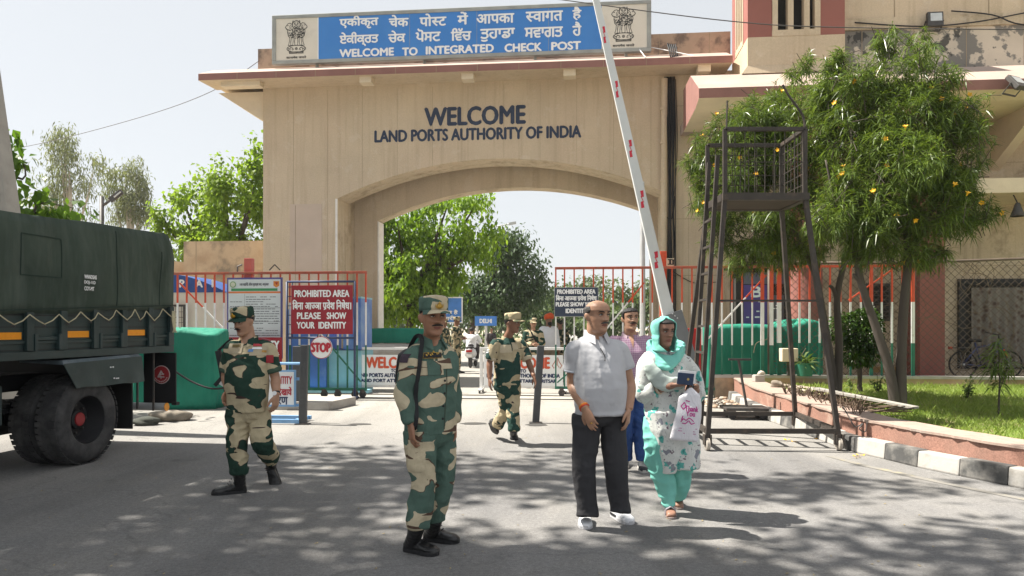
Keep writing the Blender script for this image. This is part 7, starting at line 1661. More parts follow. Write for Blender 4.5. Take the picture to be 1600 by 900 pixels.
patch(w, bv, shR+Vector((0, 0, -.02)), fr*-1*-1, up, .045, .028, .006, 5); w.build('shoulder_slide', mat('slide black', (.05, .035, .05), .8), shirt)
w = MB()
for k in range(5): c = J(700-2*k, 566+18*k, -.1); h_ = bv.ray_cast(c+fr*.3, -fr); 
for k in range(6):
    c = hip+(nb-hip)*(.12+.14*k)+exr*.012; h_ = bv.ray_cast(c+fr*.4, -fr)
    if h_[0]: w.lathe([(.008, 0), (.008, .004), (.001, .005)], h_[0], h_[1], 10)
w.build('button', m_black, shirt)
w = MB(); q = []
for k in range(12):
    c = hip+(nb-hip)*(.0+.082*k)+exr*.028; h_ = bv.ray_cast(c+fr*.4, -fr)
    if h_[0]: q.append(h_[0]+h_[1]*.003)
for a, b2 in zip(q, q[1:]): w.bar(a, b2, .004, .003, fr)
w.build('placket', mat('placket seam', (.06, .08, .06), .9), shirt)
# rucksack: straps over the near shoulder, pack at the back
bp = thing('rucksack', 'black rucksack on the back of the sentry standing in front', 'rucksack', rt.location); bpo = Vector((0, 0, 0))
w = MB(); back = -fr; c = hip+(nb-hip)*.55+back*.20; w.loft([sup(c+Vector((0, 0, z)), exr, back, a, b2, 24, .7) for z, a, b2 in ((-.22, .10, .05), (-.20, .13, .085), (0, .14, .10), (.16, .125, .085), (.20, .08, .05))]); solid('pack', w, m_strap, bp, .012, 2, [(.006, (8, 8, 6))], 2)
w = MB(); pts = []
def onto(p, n_, out=.006): h_ = bv.ray_cast(Vector(p)+Vector(n_)*.35, -Vector(n_)); return (h_[0]+h_[1]*out) if h_[0] else Vector(p)
s0 = nb.lerp(shR, .62)
strap = [c+exr*-.08+Vector((0, 0, .14)), s0+back*.06+Vector((0, 0, .075)), s0+fr*.03+Vector((0, 0, .07))]
for f in (.80, .70, .60, .48, .36, .24, .12, .02): strap.append(onto(hip+(nb-hip)*f-exr*(.105+.045*(1-f)), fr-exr*.35))
strap.append(c+exr*-.12+Vector((0, 0, -.20)))
st_ = catmull(strap, 4)
for a, b2 in zip(st_, st_[1:]): w.bar(Vector(a), Vector(b2)+(Vector(b2)-Vector(a))*.1, .027, .007, (fr-exr*.4))
w.build('shoulder_strap', m_strap, bp)
# thigh pockets
w = MB(); bt_ = bvh_of(trs); patch(w, bt_, J(653, 716, -.12), fr*.5-exr*.0+exr*.6, up, .055, .075, .007, 6); w.build('thigh_pocket', cm_a2, trs, smooth=True)

# ------------------------------------------------------------------ 2. officer walking by the truck
F2 = Fig('officer in dark camouflage with rolled sleeves and a wristwatch walking beside the truck tail', 6.75, 388); J = F2.J; rt = F2.root
yaw = R(-12); H = Head(J(381, 504, -.03), .240, R(-24), R(13)); nb = J(388, 529, .02); hip = J(388, 636, 0)
shR, shL = J(364, 542, -.02), J(417, 542, .02); elR, elL = J(353, 587, .05), J(430, 590, .04); wrR, wrL = J(357, 612, -.02), J(432, 618, -.04)
w = MB(); add_head(w, H); neckpiece(w, H, nb, .062); torso(w, hip, nb, yaw, TORSO, .9); arm(w, shR, elR, wrR, 1, 1.1); arm(w, shL, elL, wrL, 1, 1.12)
hand(w, wrL, (-.08, -.12, -1), (-.8, .35, 0), -1, .9, 1.05); hand(w, wrR, (-.2, -.4, -.8), (.6, -.2, 0), 1, 1.3, 1.0)
hp = [J(373, 645, -.03), J(405, 645, .03)]; kn = [J(370, 694, -.05), J(410, 692, -.02)]; an = [J(374, 738, -.02), J(424, 716, .36)]
for h_, k_, a_ in zip(hp, kn, an): w.ctube([h_, k_, a_], [.08, .055, .04], 5, 14)
solid('body', w, [sk_c, lip], rt, .0055, 2, paint=head_paint(H)); face_parts(H, rt, m_hair, (m_hair, .034, .0062), m_hair, lambda p: (max(.42, .72-.36*max(0, (abs(p)-1.25)/1.9)) if abs(p) > 1.25 else .73, .80), sq=.6); cap(H, rt, cm_b, mat('badge gold', (.60, .33, .04), .35, .1, 30, metal=.5))
prof = belly([(-.06, .180, .145, 0)]+[(t, a+.004, d+.018, dy) for t, a, d, dy in TORSO[1:9]]+[(.955, .085, .078, .012), (.985, .07, .068, .01)], .04)
w = MB(); torso(w, hip, nb, yaw, prof)
for sh, el in ((shR, elR), (shL, elL)): w.ctube([nb.lerp(sh, .5)-Vector((0, 0, .040)), sh-Vector((0, 0, .020)), sh.lerp(el, .55), sh.lerp(el, .8)], [0.053, 0.071, .074, .072], 5, 20)
shirt = solid('shirt', w, cm_b, rt, .0085, 3, [(0.0093, (6, 6, 4.5)), (0.0051, (13, 13, 9))], 14)
collar(rt, nb+Vector((0, 0, -.012)), yaw, cm_b)
for s_, el in ((shR, elR), (shL, elL)): w = MB(); a = s_.lerp(el, .66); b2 = s_.lerp(el, .84); w.ctube([a, a.lerp(b2, .3), b2.lerp(a, .3), b2], [.070, .079, .079, .070], 3, 20); w.build('rolled_cuff', mat('cuff green', (.05, .085, .06), .9, .15, 12), rt, smooth=True)
w = MB(); torso(w, hip, nb, yaw, [(-.20, .10, .09, 0), (-.14, .155, .12, 0), (-.05, .168, .135, 0), (.05, .16, .125, 0)])
for h_, k_, a_ in zip(hp, kn, an): dn = (a_-k_).normalized(); w.ctube([h_+Vector((0, 0, .03)), h_.lerp(k_, .5), k_, k_.lerp(a_, .55), a_-dn*.05, a_, a_+dn*.012], [.108, .098, .086, .082, .080, .078, .062], 5, 22)
trs = solid('trousers', w, cm_b2, rt, .0085, 3, [(0.0093, (6, 6, 3.2)), (0.0068, (12, 12, 15))], 19)
h1 = F2.g(385, 769); d1 = F2.g(349, 772)-h1; t2_ = F2.g(430, 756); hl = J(423, 722, .50); d2 = t2_+Vector((0, 0, .02))-hl
boots(rt, [(h1, d1, (0, 0, 1), an[0]+Vector((0, 0, .03))), (hl+Vector((0, .02, -.02)), d2, Vector((0, -.9, .35)), an[1])])
bv = bvh_of(shirt); fr = Vector((math.sin(yaw), -math.cos(yaw), 0)); exr = Vector((math.cos(yaw), math.sin(yaw), 0))
w = MB()
for px, py in ((367, 545), (402, 548)): patch(w, bv, J(px, py, -.1), exr, up, .060, .045, .006, 6)
w.build('breast_pocket', mat('sand pocket cloth', (.46, .39, .275)), shirt, smooth=True)
w = MB(); patch(w, bv, J(399, 540, -.1), exr, up, .032, .010, .011, 4, mi=0); patch(w, bv, J(399, 545, -.1), exr, up, .032, .008, .012, 4, mi=1); patch(w, bv, J(392, 545, -.1)-up*.02, exr, up, .02, .012, .011, 4, mi=2); patch(w, bv, J(409, 546, -.1)-up*.02, exr, up, .02, .010, .011, 4, mi=3)
w.build('medal_ribbon', [mat('ribbon red', (.45, .05, .06), .7), m_signwhite, mat('ribbon blue', (.12, .25, .5), .7), mat('ribbon gold', (.5, .28, .07), .7)], shirt)
w = MB(); patch(w, bv, J(368, 541, -.1), exr, up, .03, .013, .011, 4); w.build('badge_bar', mat('badge olive', (.15, .11, .04), .6), shirt)
w = MB(); patch(w, bv, shL.lerp(elL, .38), Vector((.3, -1, 0)).cross(up)*-1, up, .03, .035, .006, 5, mi=0); w.build('arm_patch', mat('patch red', (.33, .03, .04), .7), shirt)
w = MB(); p = shL+Vector((-.02, 0, .072)); w.bar(p+Vector((-.05, 0, .012)), p+Vector((.05, 0, -.016)), .05, .01); w.build('shoulder_slide', mat('slide red', (.3, .06, .08), .7), rt)
w = MB(); dn = (wrL-elL).normalized(); w.tube([wrL-dn*.035, wrL-dn*.018], .034, 20, 0); ws = w.build('watch_strap', m_strap, rt); w = MB(); w.lathe([(.02, 0), (.02, .008), (.001, .009)], wrL-dn*.026+Vector((-.005, -.033, 0)), (0, -1, .1), 20); w.build('watch_face', m_signwhite, ws)
# slung rifle behind his right arm
rf = thing('rifle', 'black rifle hanging muzzle down at the side of the walking officer', 'rifle', rt.location); a, b2 = J(341, 548, .14), J(357, 628, .10)
w = MB(); w.bar(a, a.lerp(b2, .55), .05, .045, (0, 1, 0)); w.bar(a.lerp(b2, .52), b2, .035, .03, (0, 1, 0)); w.bar(a.lerp(b2, .5), a.lerp(b2, .62)+Vector((-.09, 0, -.03)), .035, .03, (0, 1, 0)); w.build('receiver', m_black, rf, bevel=.006)
w = MB(); w.bar(a.lerp(b2, .62)+Vector((-.03, -.02, 0)), a.lerp(b2, .70)+Vector((.02, -.02, 0)), .03, .03, (0, 1, 0)); w.build('muzzle', m_galv, rf)
w = MB(); w.tube([a, J(356, 534, .1), J(362, 530, .0)], .012, 6); w.build('sling', m_strap, rf)

# ------------------------------------------------------------------ 3. soldier crossing the road, looking right
F3 = Fig('soldier in deep green camouflage and pale cap striding across the road, face turned right', 9.62, 792); J = F3.J; rt = F3.root
yaw = R(38); H = Head(J(801, 506, -.03), .240, R(62), R(2)); nb = J(793, 528, .02); hip = J(792, 597, 0)
shR, shL = J(775, 535, -.10), J(813, 535, .12); elR, elL = J(765, 566, -.12), J(826, 566, .05); wrR, wrL = J(765, 592, -.18), J(834, 588, -.12)
w = MB(); add_head(w, H); neckpiece(w, H, nb); torso(w, hip, nb, yaw, TORSO, .9); arm(w, shR, elR, wrR); arm(w, shL, elL, wrL)
hand(w, wrR, (.02, -.08, -1), (.8, .3, 0), 1, .7, 1.0); hand(w, wrL, (.25, -.2, -1), (-.8, -.2, 0), 1, .7, 1.0)
hp = [J(787, 604, -.06), J(801, 604, .07)]; kn = [J(790, 642, .04), J(801, 642, -.08)]; an = [J(778, 664, .22), J(803, 672, -.16)]
for h_, k_, a_ in zip(hp, kn, an): w.ctube([h_, k_, a_], [.075, .052, .038], 5, 14)
solid('body', w, [sk_b, lip], rt, .007, 2, paint=head_paint(H)); face_parts(H, rt, m_hair, (m_hair, .032, .004), m_hair, lambda p: (max(.40, .72-.36*max(0, (abs(p)-1.25)/1.9)) if abs(p) > 1.25 else .73, .80)); cap(H, rt, camo('camouflage pale cap', (.45, .38, .24), (.10, .11, .065), (.14, .10, .06), 6, .56, (1, 1, 1.4), 3))
prof = belly([(-.06, .180, .150, 0)]+[(t, a+.006, d+.014, dy) for t, a, d, dy in TORSO[1:9]]+[(.955, .085, .078, .012), (.985, .07, .068, .01)], .018)
w = MB(); torso(w, hip, nb, yaw, prof)
for sh, el in ((shR, elR), (shL, elL)): w.ctube([nb.lerp(sh, .5)-Vector((0, 0, .040)), sh-Vector((0, 0, .020)), sh.lerp(el, .55), sh.lerp(el, .85)], [0.050, 0.065, .070, .068], 5, 20)
shirt = solid('shirt', w, cm_c, rt, .010, 3, [(0.0093, (6, 6, 4.5)), (0.0051, (12, 12, 9))], 24); collar(rt, nb+Vector((0, 0, -.012)), yaw, cm_c)
for s_, el in ((shR, elR), (shL, elL)): w = MB(); a = s_.lerp(el, .70); b2 = s_.lerp(el, .90); w.ctube([a, a.lerp(b2, .3), b2.lerp(a, .3), b2], [.066, .074, .074, .066], 3, 20); w.build('rolled_cuff', mat('sand pocket cloth', (.46, .39, .275)), rt, smooth=True)
w = MB(); torso(w, hip, nb, yaw, [(-.22, .10, .09, 0), (-.16, .16, .12, 0), (-.05, .176, .132, 0), (.05, .17, .125, 0)])
for h_, k_, a_ in zip(hp, kn, an): dn = (a_-k_).normalized(); w.ctube([h_+Vector((0, 0, .03)), h_.lerp(k_, .5), k_, k_.lerp(a_, .55), a_-dn*.05, a_, a_+dn*.012], [.100, .092, .082, .078, .076, .073, .06], 5, 22)
trs = solid('trousers', w, cm_c2, rt, .010, 3, [(0.0093, (6, 6, 3.2)), (0.0068, (12, 12, 15))], 29)
h1 = F3.g(802, 683); d1 = F3.g(806, 693.5)-h1; h2 = J(766, 662, .34); d2 = F3.g(776, 683)+Vector((0, 0, .015))-h2
boots(rt, [(h1, d1, (0, 0, 1), an[1]+Vector((0, 0, .02))), (h2, d2, Vector((.3, .1, .9)), an[0])], vox=.008)
bv = bvh_of(shirt); fr = Vector((math.sin(yaw), -math.cos(yaw), 0)); exr = Vector((math.cos(yaw), math.sin(yaw), 0))
w = MB(); patch(w, bv, J(788, 545, -.1), exr, up, .075, .05, .007, 6); patch(w, bv, J(810, 541, -.1), exr, up, .05, .045, .007, 6); w.build('breast_pocket', mat('sand pocket cloth', (.46, .39, .275)), shirt, smooth=True)
w = MB(); c = shR.lerp(elR, .36)
for k in range(3): 
    for s_ in (-1, 1): patch(w, bv, c+Vector((0, 0, -.02*k)), Vector((.6, -.8, 0)), up+Vector((.6, -.8, 0))*.5*s_, .02, .004, .008, 2)
w.build('chevron', m_signwhite, shirt)

# ------------------------------------------------------------------ 4. balding man in polo shirt
F4 = Fig('balding moustached man in a pale grey polo shirt, dark trousers and white trainers', 5.6, 945); J = F4.J; rt = F4.root
yaw = R(14); H = Head(J(933.5, 495.5, -.03), .252, R(32), R(1), 0, 1.06); nb = J(931, 522, .03); hip = J(938, 640, 0)
shR, shL = J(897, 544, -.03), J(966, 543, .05); elR, elL = J(896, 602, .03), J(983, 600, .06); wrR, wrL = J(915, 640, -.16), J(982, 640, -.06)
w = MB(); add_head(w, H); neckpiece(w, H, nb, .066); torso(w, hip, nb, yaw, TORSO, .92); arm(w, shR, elR, wrR, 1, 1.28); arm(w, shL, elL, wrL, 1, 1.28)
hand(w, wrR, (.42, -.28, -1), (.6, .75, 0), -1, .55, 1.05); hand(w, wrL, (-.10, -.25, -1), (-.85, .3, 0), -1, .8, 1.05)
hp = [J(918, 655, -.02), J(958, 655, .03)]; kn = [J(912, 728, -.04), J(962, 726, .0)]; an = [J(918, 799, -.02), J(968, 793, .04)]
for h_, k_, a_ in zip(hp, kn, an): w.ctube([h_, k_, a_], [.08, .055, .04], 5, 14)
solid('body', w, [sk_c, lip], rt, .005, 2, paint=head_paint(H))
face_parts(H, rt, m_hair, (m_greyhair, .033, .0058), m_greyhair, lambda p: (.44 if abs(p) > 1.7 else .60+.1*(1.7-abs(p)), max(.82-.0*abs(p), .62)) if abs(p) > 1.45 else (.70, .701), sq=.7)
prof = belly([(-.055, .200, .158, 0)]+[(t, a+.020, d+.026, dy) for t, a, d, dy in TORSO[1:9]]+[(.955, .088, .080, .012), (.985, .072, .070, .01)], .035)
m_polo = cloth('grey polo cotton', (.46, .465, .49), .05, .9, 3, 26, .25); w = MB(); torso(w, hip, nb, yaw, prof)
for sh, el in ((shR, elR), (shL, elL)): w.ctube([nb.lerp(sh, .5)-Vector((0, 0, .040)), sh-Vector((0, 0, .020)), sh.lerp(el, .42), sh.lerp(el, .58)], [0.053, 0.067, .074, .076], 5, 20)
shirt = solid('polo_shirt', w, m_polo, rt, .0075, 3, [(0.0085, (5, 5, 3.6)), (0.0034, (12, 12, 8))], 34); collar(rt, nb+Vector((0, 0, -.012)), yaw, m_polo, .078, .045, .42)
bv = bvh_of(shirt); fr = Vector((math.sin(yaw), -math.cos(yaw), 0)); exr = Vector((math.cos(yaw), math.sin(yaw), 0))
w = MB(); patch(w, bv, nb+fr*.1+Vector((0, 0, -.085))+exr*.01, exr, up, .014, .065, .005, 6); w.build('placket', m_polo, shirt, smooth=True)
w = MB(); q = [onto(J(px, py, -.1), fr, .008) for px, py in ((938, 545), (941, 552), (943, 558), (942, 564))]; w.tube(catmull(q, 4), .0035, 6); w.build('spectacle_cord', m_black, shirt)
for sh, el in ((shR, elR), (shL, elL)): w = MB(); a = sh.lerp(el, .55); w.tube([a, sh.lerp(el, .60)], .079, 24); w.build('sleeve_band', mat('pale blue band', (.50, .54, .60), .9), shirt, smooth=True)
m_trs = cloth('charcoal trousers', (.042, .042, .046), .15, .8, 4, 30, .25); w = MB(); torso(w, hip, nb, yaw, [(-.20, .10, .09, 0), (-.14, .165, .115, 0), (-.03, .172, .122, 0), (.06, .16, .11, 0)])
for h_, k_, a_ in zip(hp, kn, an): w.ctube([h_+Vector((0, 0, .03)), h_.lerp(k_, .5), k_, k_.lerp(a_, .55), a_+Vector((0, 0, .02)), a_-Vector((0, .01, .035))], [.112, .098, .084, .078, .077, .080], 5, 22)
solid('trousers', w, m_trs, rt, .0075, 3, [(0.0062, (5, 5, 1.6)), (0.0051, (11, 11, 12))], 39)
h1, h2 = F4.g(914, 812), F4.g(958, 806); d1 = F4.g(915, 832)-h1; d2 = F4.g(992, 823)-h2
m_shoe = mat('white trainer', (.72, .73, .76), .55, .05, 12, .3, 60)
boots(rt, [(h1, d1, (0, 0, 1), an[0]), (h2, d2, (0, 0, 1), an[1])], m_shoe, 0, 'trainer', mat('trainer sole', (.5, .5, .52), .6, .1, 10), .29, 1.12)
w = MB(); 
for h_, d_ in ((h1, d1), (h2, d2)): dd = d_.normalized(); w.ell(h_+dd*.272+Vector((0, 0, .022)), (.022, .014, .010), 12, 8, Matrix.Rotation(math.atan2(dd.y, dd.x)+math.pi/2, 3, 'Z')); e = dd.cross(up); [w.bar(h_+dd*.03+e*s_*.042+Vector((0, 0, .035)), h_+dd*.13+e*s_*.046+Vector((0, 0, .03)), .006, .018) for s_ in (-1, 1)]
w.build('trainer_trim', m_black, rt, smooth=False)
w = MB(); dn = (wrR-elR).normalized(); a, b2 = ortho(dn); ring = [wrR-dn*.03+(a*math.cos(t)+b2*math.sin(t))*.036 for t in [2*math.pi*k/24 for k in range(25)]]; w.tube(ring, .007, 8, 0); ring2 = [p+dn*.014 for p in ring]; w.tube(ring2, .006, 8, 1); w.build('thread_bracelet', [mat('thread orange', (.70, .24, .03), .7), mat('thread red', (.55, .06, .03), .7)], rt, smooth=True)
w = MB(); w.lathe([(.0105, 0), (.0115, .004), (.0105, .008)], wrR+Vector((.42, -.28, -1)).normalized()*.105, (.42, -.28, -1), 14); w.build('ring', mat('gold ring', (.7, .42, .1), .25, 0, 3, metal=1), rt)

# ------------------------------------------------------------------ 5. man in checked shirt behind
F5 = Fig('dark haired moustached man in a mauve checked shirt and blue jeans behind the other two', 7.7, 990); J = F5.J; rt = F5.root
yaw = R(6); H = Head(J(985, 499.5, -.02), .248, R(10), R(-3)); nb = J(985, 523, .03); hip = J(987, 604, 0)
shR, shL = J(957, 533, -.02), J(1016, 533, .03); elR, elL = J(952, 572, .05), J(1021, 573, .05); wrR, wrL = J(955, 605, -.04), J(1018, 606, -.04)
w = MB(); add_head(w, H); neckpiece(w, H, nb, .062); torso(w, hip, nb, yaw, TORSO, .9); arm(w, shR, elR, wrR); arm(w, shL, elL, wrL)
hand(w, wrR, (.1, -.1, -1), (.85, .3, 0), -1, .8); hand(w, wrL, (-.1, -.1, -1), (-.85, .3, 0), -1, .8)
hp = [J(974, 616, -.02), J(1001, 616, .03)]; kn = [J(976, 668, -.06), J(1000, 666, .0)]; an = [J(978, 716, .12), J(1004, 718, .0)]
for h_, k_, a_ in zip(hp, kn, an): w.ctube([h_, k_, a_], [.08, .055, .04], 5, 14)
solid('body', w, [sk_c, lip], rt, .006, 2, paint=head_paint(H)); face_parts(H, rt, m_hair, (m_hair, .036, .0065), m_hair, lambda p: (max(.36, .50-.1*max(0, (abs(p)-1.6))) if abs(p) > 1.35 else .80-.03*max(0, abs(p)-.6)*2, 1.0), sq=.8)
m_chk, nt, b_, vec = newmat('mauve check'); 
def band(ax, sc):
    wv = _n(nt, 'ShaderNodeTexWave'); wv.bands_direction = ax; wv.inputs['Scale'].default_value = sc; nt.links.new(vec, wv.inputs['Vector']); return ramp(nt, wv.outputs[0], [(.55, 0), (.8, .5)])
c_ = mix(nt, band('X', 14), (.30, .17, .27), (.46, .33, .42)); c_ = mix(nt, band('Z', 14), c_, (.50, .38, .44)); nt.links.new(c_, b_.inputs['Base Color']); b_.inputs['Roughness'].default_value = .9; bump(nt, b_, noise(nt, vec, 26, 4), .3, .01)
prof = belly([(-.06, .190, .140, 0)]+[(t, a+.022, d+.022, dy) for t, a, d, dy in TORSO[1:9]]+[(.955, .085, .078, .012), (.985, .07, .068, .01)], .02); w = MB(); torso(w, hip, nb, yaw, prof)
for sh, el, wr in ((shR, elR, wrR), (shL, elL, wrL)): w.ctube([nb.lerp(sh, .5)-Vector((0, 0, .040)), sh-Vector((0, 0, .020)), sh.lerp(el, .5), el, el.lerp(wr, .8)], [0.051, 0.065, .068, .062, .05], 5, 20)
shirt = solid('shirt', w, m_chk, rt, .009, 3, [(0.0093, (6, 6, 4)), (0.0051, (12, 12, 9))], 44); collar(rt, nb+Vector((0, 0, -.014)), yaw, mat('pale collar', (.50, .38, .42), .9), .078, .045, .65)
w = MB(); bv = bvh_of(shirt); patch(w, bv, nb+Vector((0, -.1, -.07)), Vector((1, .1, 0)), up, .032, .07, .004, 5, shape=lambda a, b: (a*(b+1)/2, b)); w.build('open_neck', sk_c, shirt, smooth=True)
m_jean = cloth('blue denim', (.035, .075, .22), .25, .85, 8, 60, .3); w = MB(); torso(w, hip, nb, yaw, [(-.22, .10, .09, 0), (-.16, .16, .12, 0), (-.05, .176, .132, 0), (.05, .17, .125, 0)])
for h_, k_, a_ in zip(hp, kn, an): w.ctube([h_+Vector((0, 0, .03)), h_.lerp(k_, .5), k_, k_.lerp(a_, .55), a_-Vector((0, 0, .0))], [.110, .098, .082, .072, .070], 5, 22)
solid('jeans', w, m_jean, rt, .009, 3, [(0.0062, (6, 6, 3)), (0.0051, (12, 12, 14))], 49)
h1, h2 = F5.g(1001, 731), F5.g(978, 726); boots(rt, [(h1, F5.g(1010, 743)-h1, (0, 0, 1), an[1]), (h2, F5.g(972, 736)-h2, (0, 0, 1), an[0])], mat('dark trainer', (.04, .045, .05), .6, .2, 15), 0, 'trainer', mat('trainer sole pale', (.5, .48, .45), .7, .1, 10), .28, 1.05, .009)

# ------------------------------------------------------------------ 6. woman with head scarf
F6 = Fig('woman in a turquoise head scarf and white floral tunic over turquoise trousers', 6.05, 1044); J = F6.J; rt = F6.root
yaw = R(14); H = Head(J(1037, 520, -.05), .232, R(20), R(4), 0, 1.03); nb = J(1038, 552, .03); hip = J(1045, 652, 0)
shR, shL = J(1014, 571, -.02), J(1067, 571, .05); elR, elL = J(1007, 614, -.02), J(1088, 616, .06); wrR, wrL = J(1052, 602, -.24), J(1086, 604, -.16)
w = MB(); add_head(w, H); neckpiece(w, H, nb, .052); torso(w, hip, nb, yaw, TORSO, .85); arm(w, shR, elR, wrR, 1, .95); arm(w, shL, elL, wrL, 1, .9)
hand(w, wrR, (1, -.15, .10), (0, .25, 1), -1, 1.25, .95, thumb=.9); hand(w, wrL, (-.55, -.45, .1), (-.3, -.6, -.6), 1, 1.6, .92)
hp = [J(1030, 665, -.03), J(1062, 665, .03)]; kn = [J(1030, 722, -.05), J(1068, 720, .0)]; an = [J(1046, 786, -.04), J(1059, 772, .20)]
for h_, k_, a_ in zip(hp, kn, an): w.ctube([h_, k_, a_], [.078, .052, .036], 5, 14)
h1, h2 = J(1046, 797, .0), J(1058, 781, .26); h1 = F6.g(1046, 800); h2 = F6.g(1057, 786); d1 = F6.g(1049, 811)-h1; d2 = F6.g(1061, 796)-h2
for hh, dd, aa in ((h1, d1, an[0]), (h2, d2, an[1])):
    foot(w, hh+Vector((0, 0, .012)), dd, (0, 0, 1), .235, s=.82); b0 = hh+dd.normalized()*.05+Vector((0, 0, .04)); w.ctube([aa, b0], [.036, .034], 4, 12)
    dn = dd.normalized(); e = dn.cross(up)
    for k in range(5): r_ = (.012, .009, .0085, .008, .0075)[k]; s_ = 1 if hh is h1 else -1; p = hh+dn*(.205-.008*k)+e*s_*(.028-.0155*k)+Vector((0, 0, .022)); w.ctube([p-dn*.03, p, p+dn*(.030-.003*k)], [r_, r_, r_*.8], 3, 8)
solid('body', w, [sk_d, lip], rt, .005, 2, paint=head_paint(H)); face_parts(H, rt, m_hair, None, m_hair, lambda p: (.45 if abs(p) > 1.35 else .83, 1.0), sq=.85)
m_teal = cloth('turquoise cotton', (.19, .52, .45), .1, .85, 3, 24, .3); m_flor, nt, b_, vec = newmat('floral cotton')
def blossoms(sc, seed, lo, hi, petals):
    mp = _n(nt, 'ShaderNodeMapping'); mp.inputs['Location'].default_value = (seed, seed*.3, seed*.8); nt.links.new(vec, mp.inputs[0]); nzv = _n(nt, 'ShaderNodeTexNoise'); nzv.inputs['Scale'].default_value = petals; nzv.inputs['Detail'].default_value = 1; nt.links.new(mp.outputs[0], nzv.inputs['Vector'])
    va = _n(nt, 'ShaderNodeVectorMath', operation='MULTIPLY_ADD'); nt.links.new(nzv.outputs[1], va.inputs[0]); va.inputs[1].default_value = (.10, .10, .10); nt.links.new(mp.outputs[0], va.inputs[2])
    vo = _n(nt, 'ShaderNodeTexVoronoi'); vo.inputs['Scale'].default_value = sc; nt.links.new(va.outputs[0], vo.inputs['Vector']); return ramp(nt, vo.outputs['Distance'], [(lo, 1), (hi, 0)])
c_ = mix(nt, blossoms(9.5, 3.1, .27, .31, 22), (.60, .62, .60), (.10, .40, .36)); c_ = mix(nt, blossoms(9.5, 3.1, .10, .14, 22), c_, (.035, .22, .21)); c_ = mix(nt, blossoms(8.5, 9.4, .20, .235, 26), c_, (.22, .23, .27)); c_ = mix(nt, blossoms(12, 1.7, .16, .18, 30), c_, (.17, .12, .15)); c_ = mix(nt, ramp(nt, noise(nt, vec, 28, 2, .5, 2), [(.60, 0), (.64, .55)]), c_, (.30, .33, .33))
nt.links.new(c_, b_.inputs['Base Color']); b_.inputs['Roughness'].default_value = .9; bump(nt, b_, noise(nt, vec, 24, 4), .35, .012)
# tunic
w = MB(); ex = Vector((math.cos(yaw), math.sin(yaw), 0)); ey = Vector((-math.sin(yaw), math.cos(yaw), 0))
pr = [(J(1066, 729, .02)+Vector((0, 0, 0)), .115, .15), (J(1062, 705, .02), .15, .165), (J(1053, 675, .01), .185, .170), (J(1046, 645, 0), .20, .165), (J(1043, 615, 0), .185, .150), (J(1041, 590, 0), .172, .138), (J(1040, 572, .01), .168, .115), (J(1039, 560, .02), .125, .085), (J(1038, 551, .03), .085, .075)]
w.loft([sup(c, ex, ey, a, b2, 36, .85) for c, a, b2 in pr]); c = J(1040, 737, -.05); w.loft([sup(c+Vector((0, 0, z)), ex, ey, a, b2, 20, .85) for z, a, b2 in ((0, .065, .10), (.15, .10, .13), (.35, .15, .15), (.5, .16, .14))])
w.ctube([nb+(shR-nb)*.5, shR, shR.lerp(elR, .5), elR, elR.lerp(wrR, .42)], [.08, .085, .08, .078, .062], 5, 20); w.ctube([nb+(shL-nb)*.5, shL, shL.lerp(elL, .5), elL, elL.lerp(wrL, .5)], [.08, .08, .075, .07, .06], 5, 20)
tun = solid('tunic', w, m_flor, rt, .0085, 3, [(0.0124, (5, 5, 1.8)), (0.0051, (12, 12, 8))], 54)
# trousers
w = MB(); w.ell(J(1046, 672, .01), (.19, .15, .16), 24, 14)
for h_, k_, a_ in zip(hp, kn, an): w.ctube([h_+Vector((0, 0, .05)), h_.lerp(k_, .5), k_, k_.lerp(a_, .5), k_.lerp(a_, .85), a_+(a_-k_).normalized()*.02], [.115, .108, .092, .080, .066, .056], 5, 24)
w.ctube([J(1012, 650, -.02), J(1017, 690, -.05), J(1026, 735, -.05), J(1038, 775, -.05)], [.035, .06, .07, .05], 5, 16)
solid('salwar_trousers', w, m_teal, rt, .0085, 3, [(0.0139, (5, 5, 1.6)), (0.0068, (9, 9, 14))], 59)
# scarf hood, drape across the chest, pale end over the arm
w = MB(); nph, ntt = 44, 20; op = R(60); rows = []
for i in range(ntt+1):
    t = -.14+1.19*i/ntt; row = []
    for j in range(nph+1):
        opn = op*(1.0 if .12 < t < .88 else max(.0, 1-(t-.88)/.16) if t >= .88 else max(.25, 1-(.12-t)/.35)); ph = opn+(2*math.pi-2*opn)*j/nph; tt = min(max(t, .22), 1.0)
        p = H.pt(min(tt, .998), ph, .014+.012*(t < .35)+.004*math.sin(ph*5+t*9), False); p += Vector((0, 0, (t-tt)*H.h)); 
        if t > 1: p += Vector((0, 0, .004))
        if abs(j-nph/2) > nph/2-1.5 and .1 < t < .9: p += H.dirv((0, -.003, 0))
        row.append(p)
    rows.append(row)
V = [p for r_ in rows for p in r_]; w.add(V, [(i*(nph+1)+j, i*(nph+1)+j+1, (i+1)*(nph+1)+j+1, (i+1)*(nph+1)+j) for i in range(ntt) for j in range(nph)])
hood = w.build('head_scarf', m_teal, rt, smooth=True); md = hood.modifiers.new('thick', 'SOLIDIFY'); md.thickness = .008; md.offset = 1
w = MB()
def swathe(w, pts, wd, th, nrm=(0, -1, 0), n=24):
    """flat band of cloth swept along points: half width wd, half thickness th"""
    q = catmull([list(p)+[a, b] for p, a, b in zip(pts, wd, th)], 6); P = [Vector(x[:3]) for x in q]; rings = []
    for i, p in enumerate(P):
        d = (P[min(i+1, len(P)-1)]-P[max(i-1, 0)]).normalized(); nn = Vector(nrm); nn = (nn-d*nn.dot(d)).normalized(); e = d.cross(nn); rings.append(sup(p, e, nn, max(q[i][3], .004), max(q[i][4], .003), n, .95))
    w.loft(rings)
cw = lambda *a: [J(*p) for p in a]
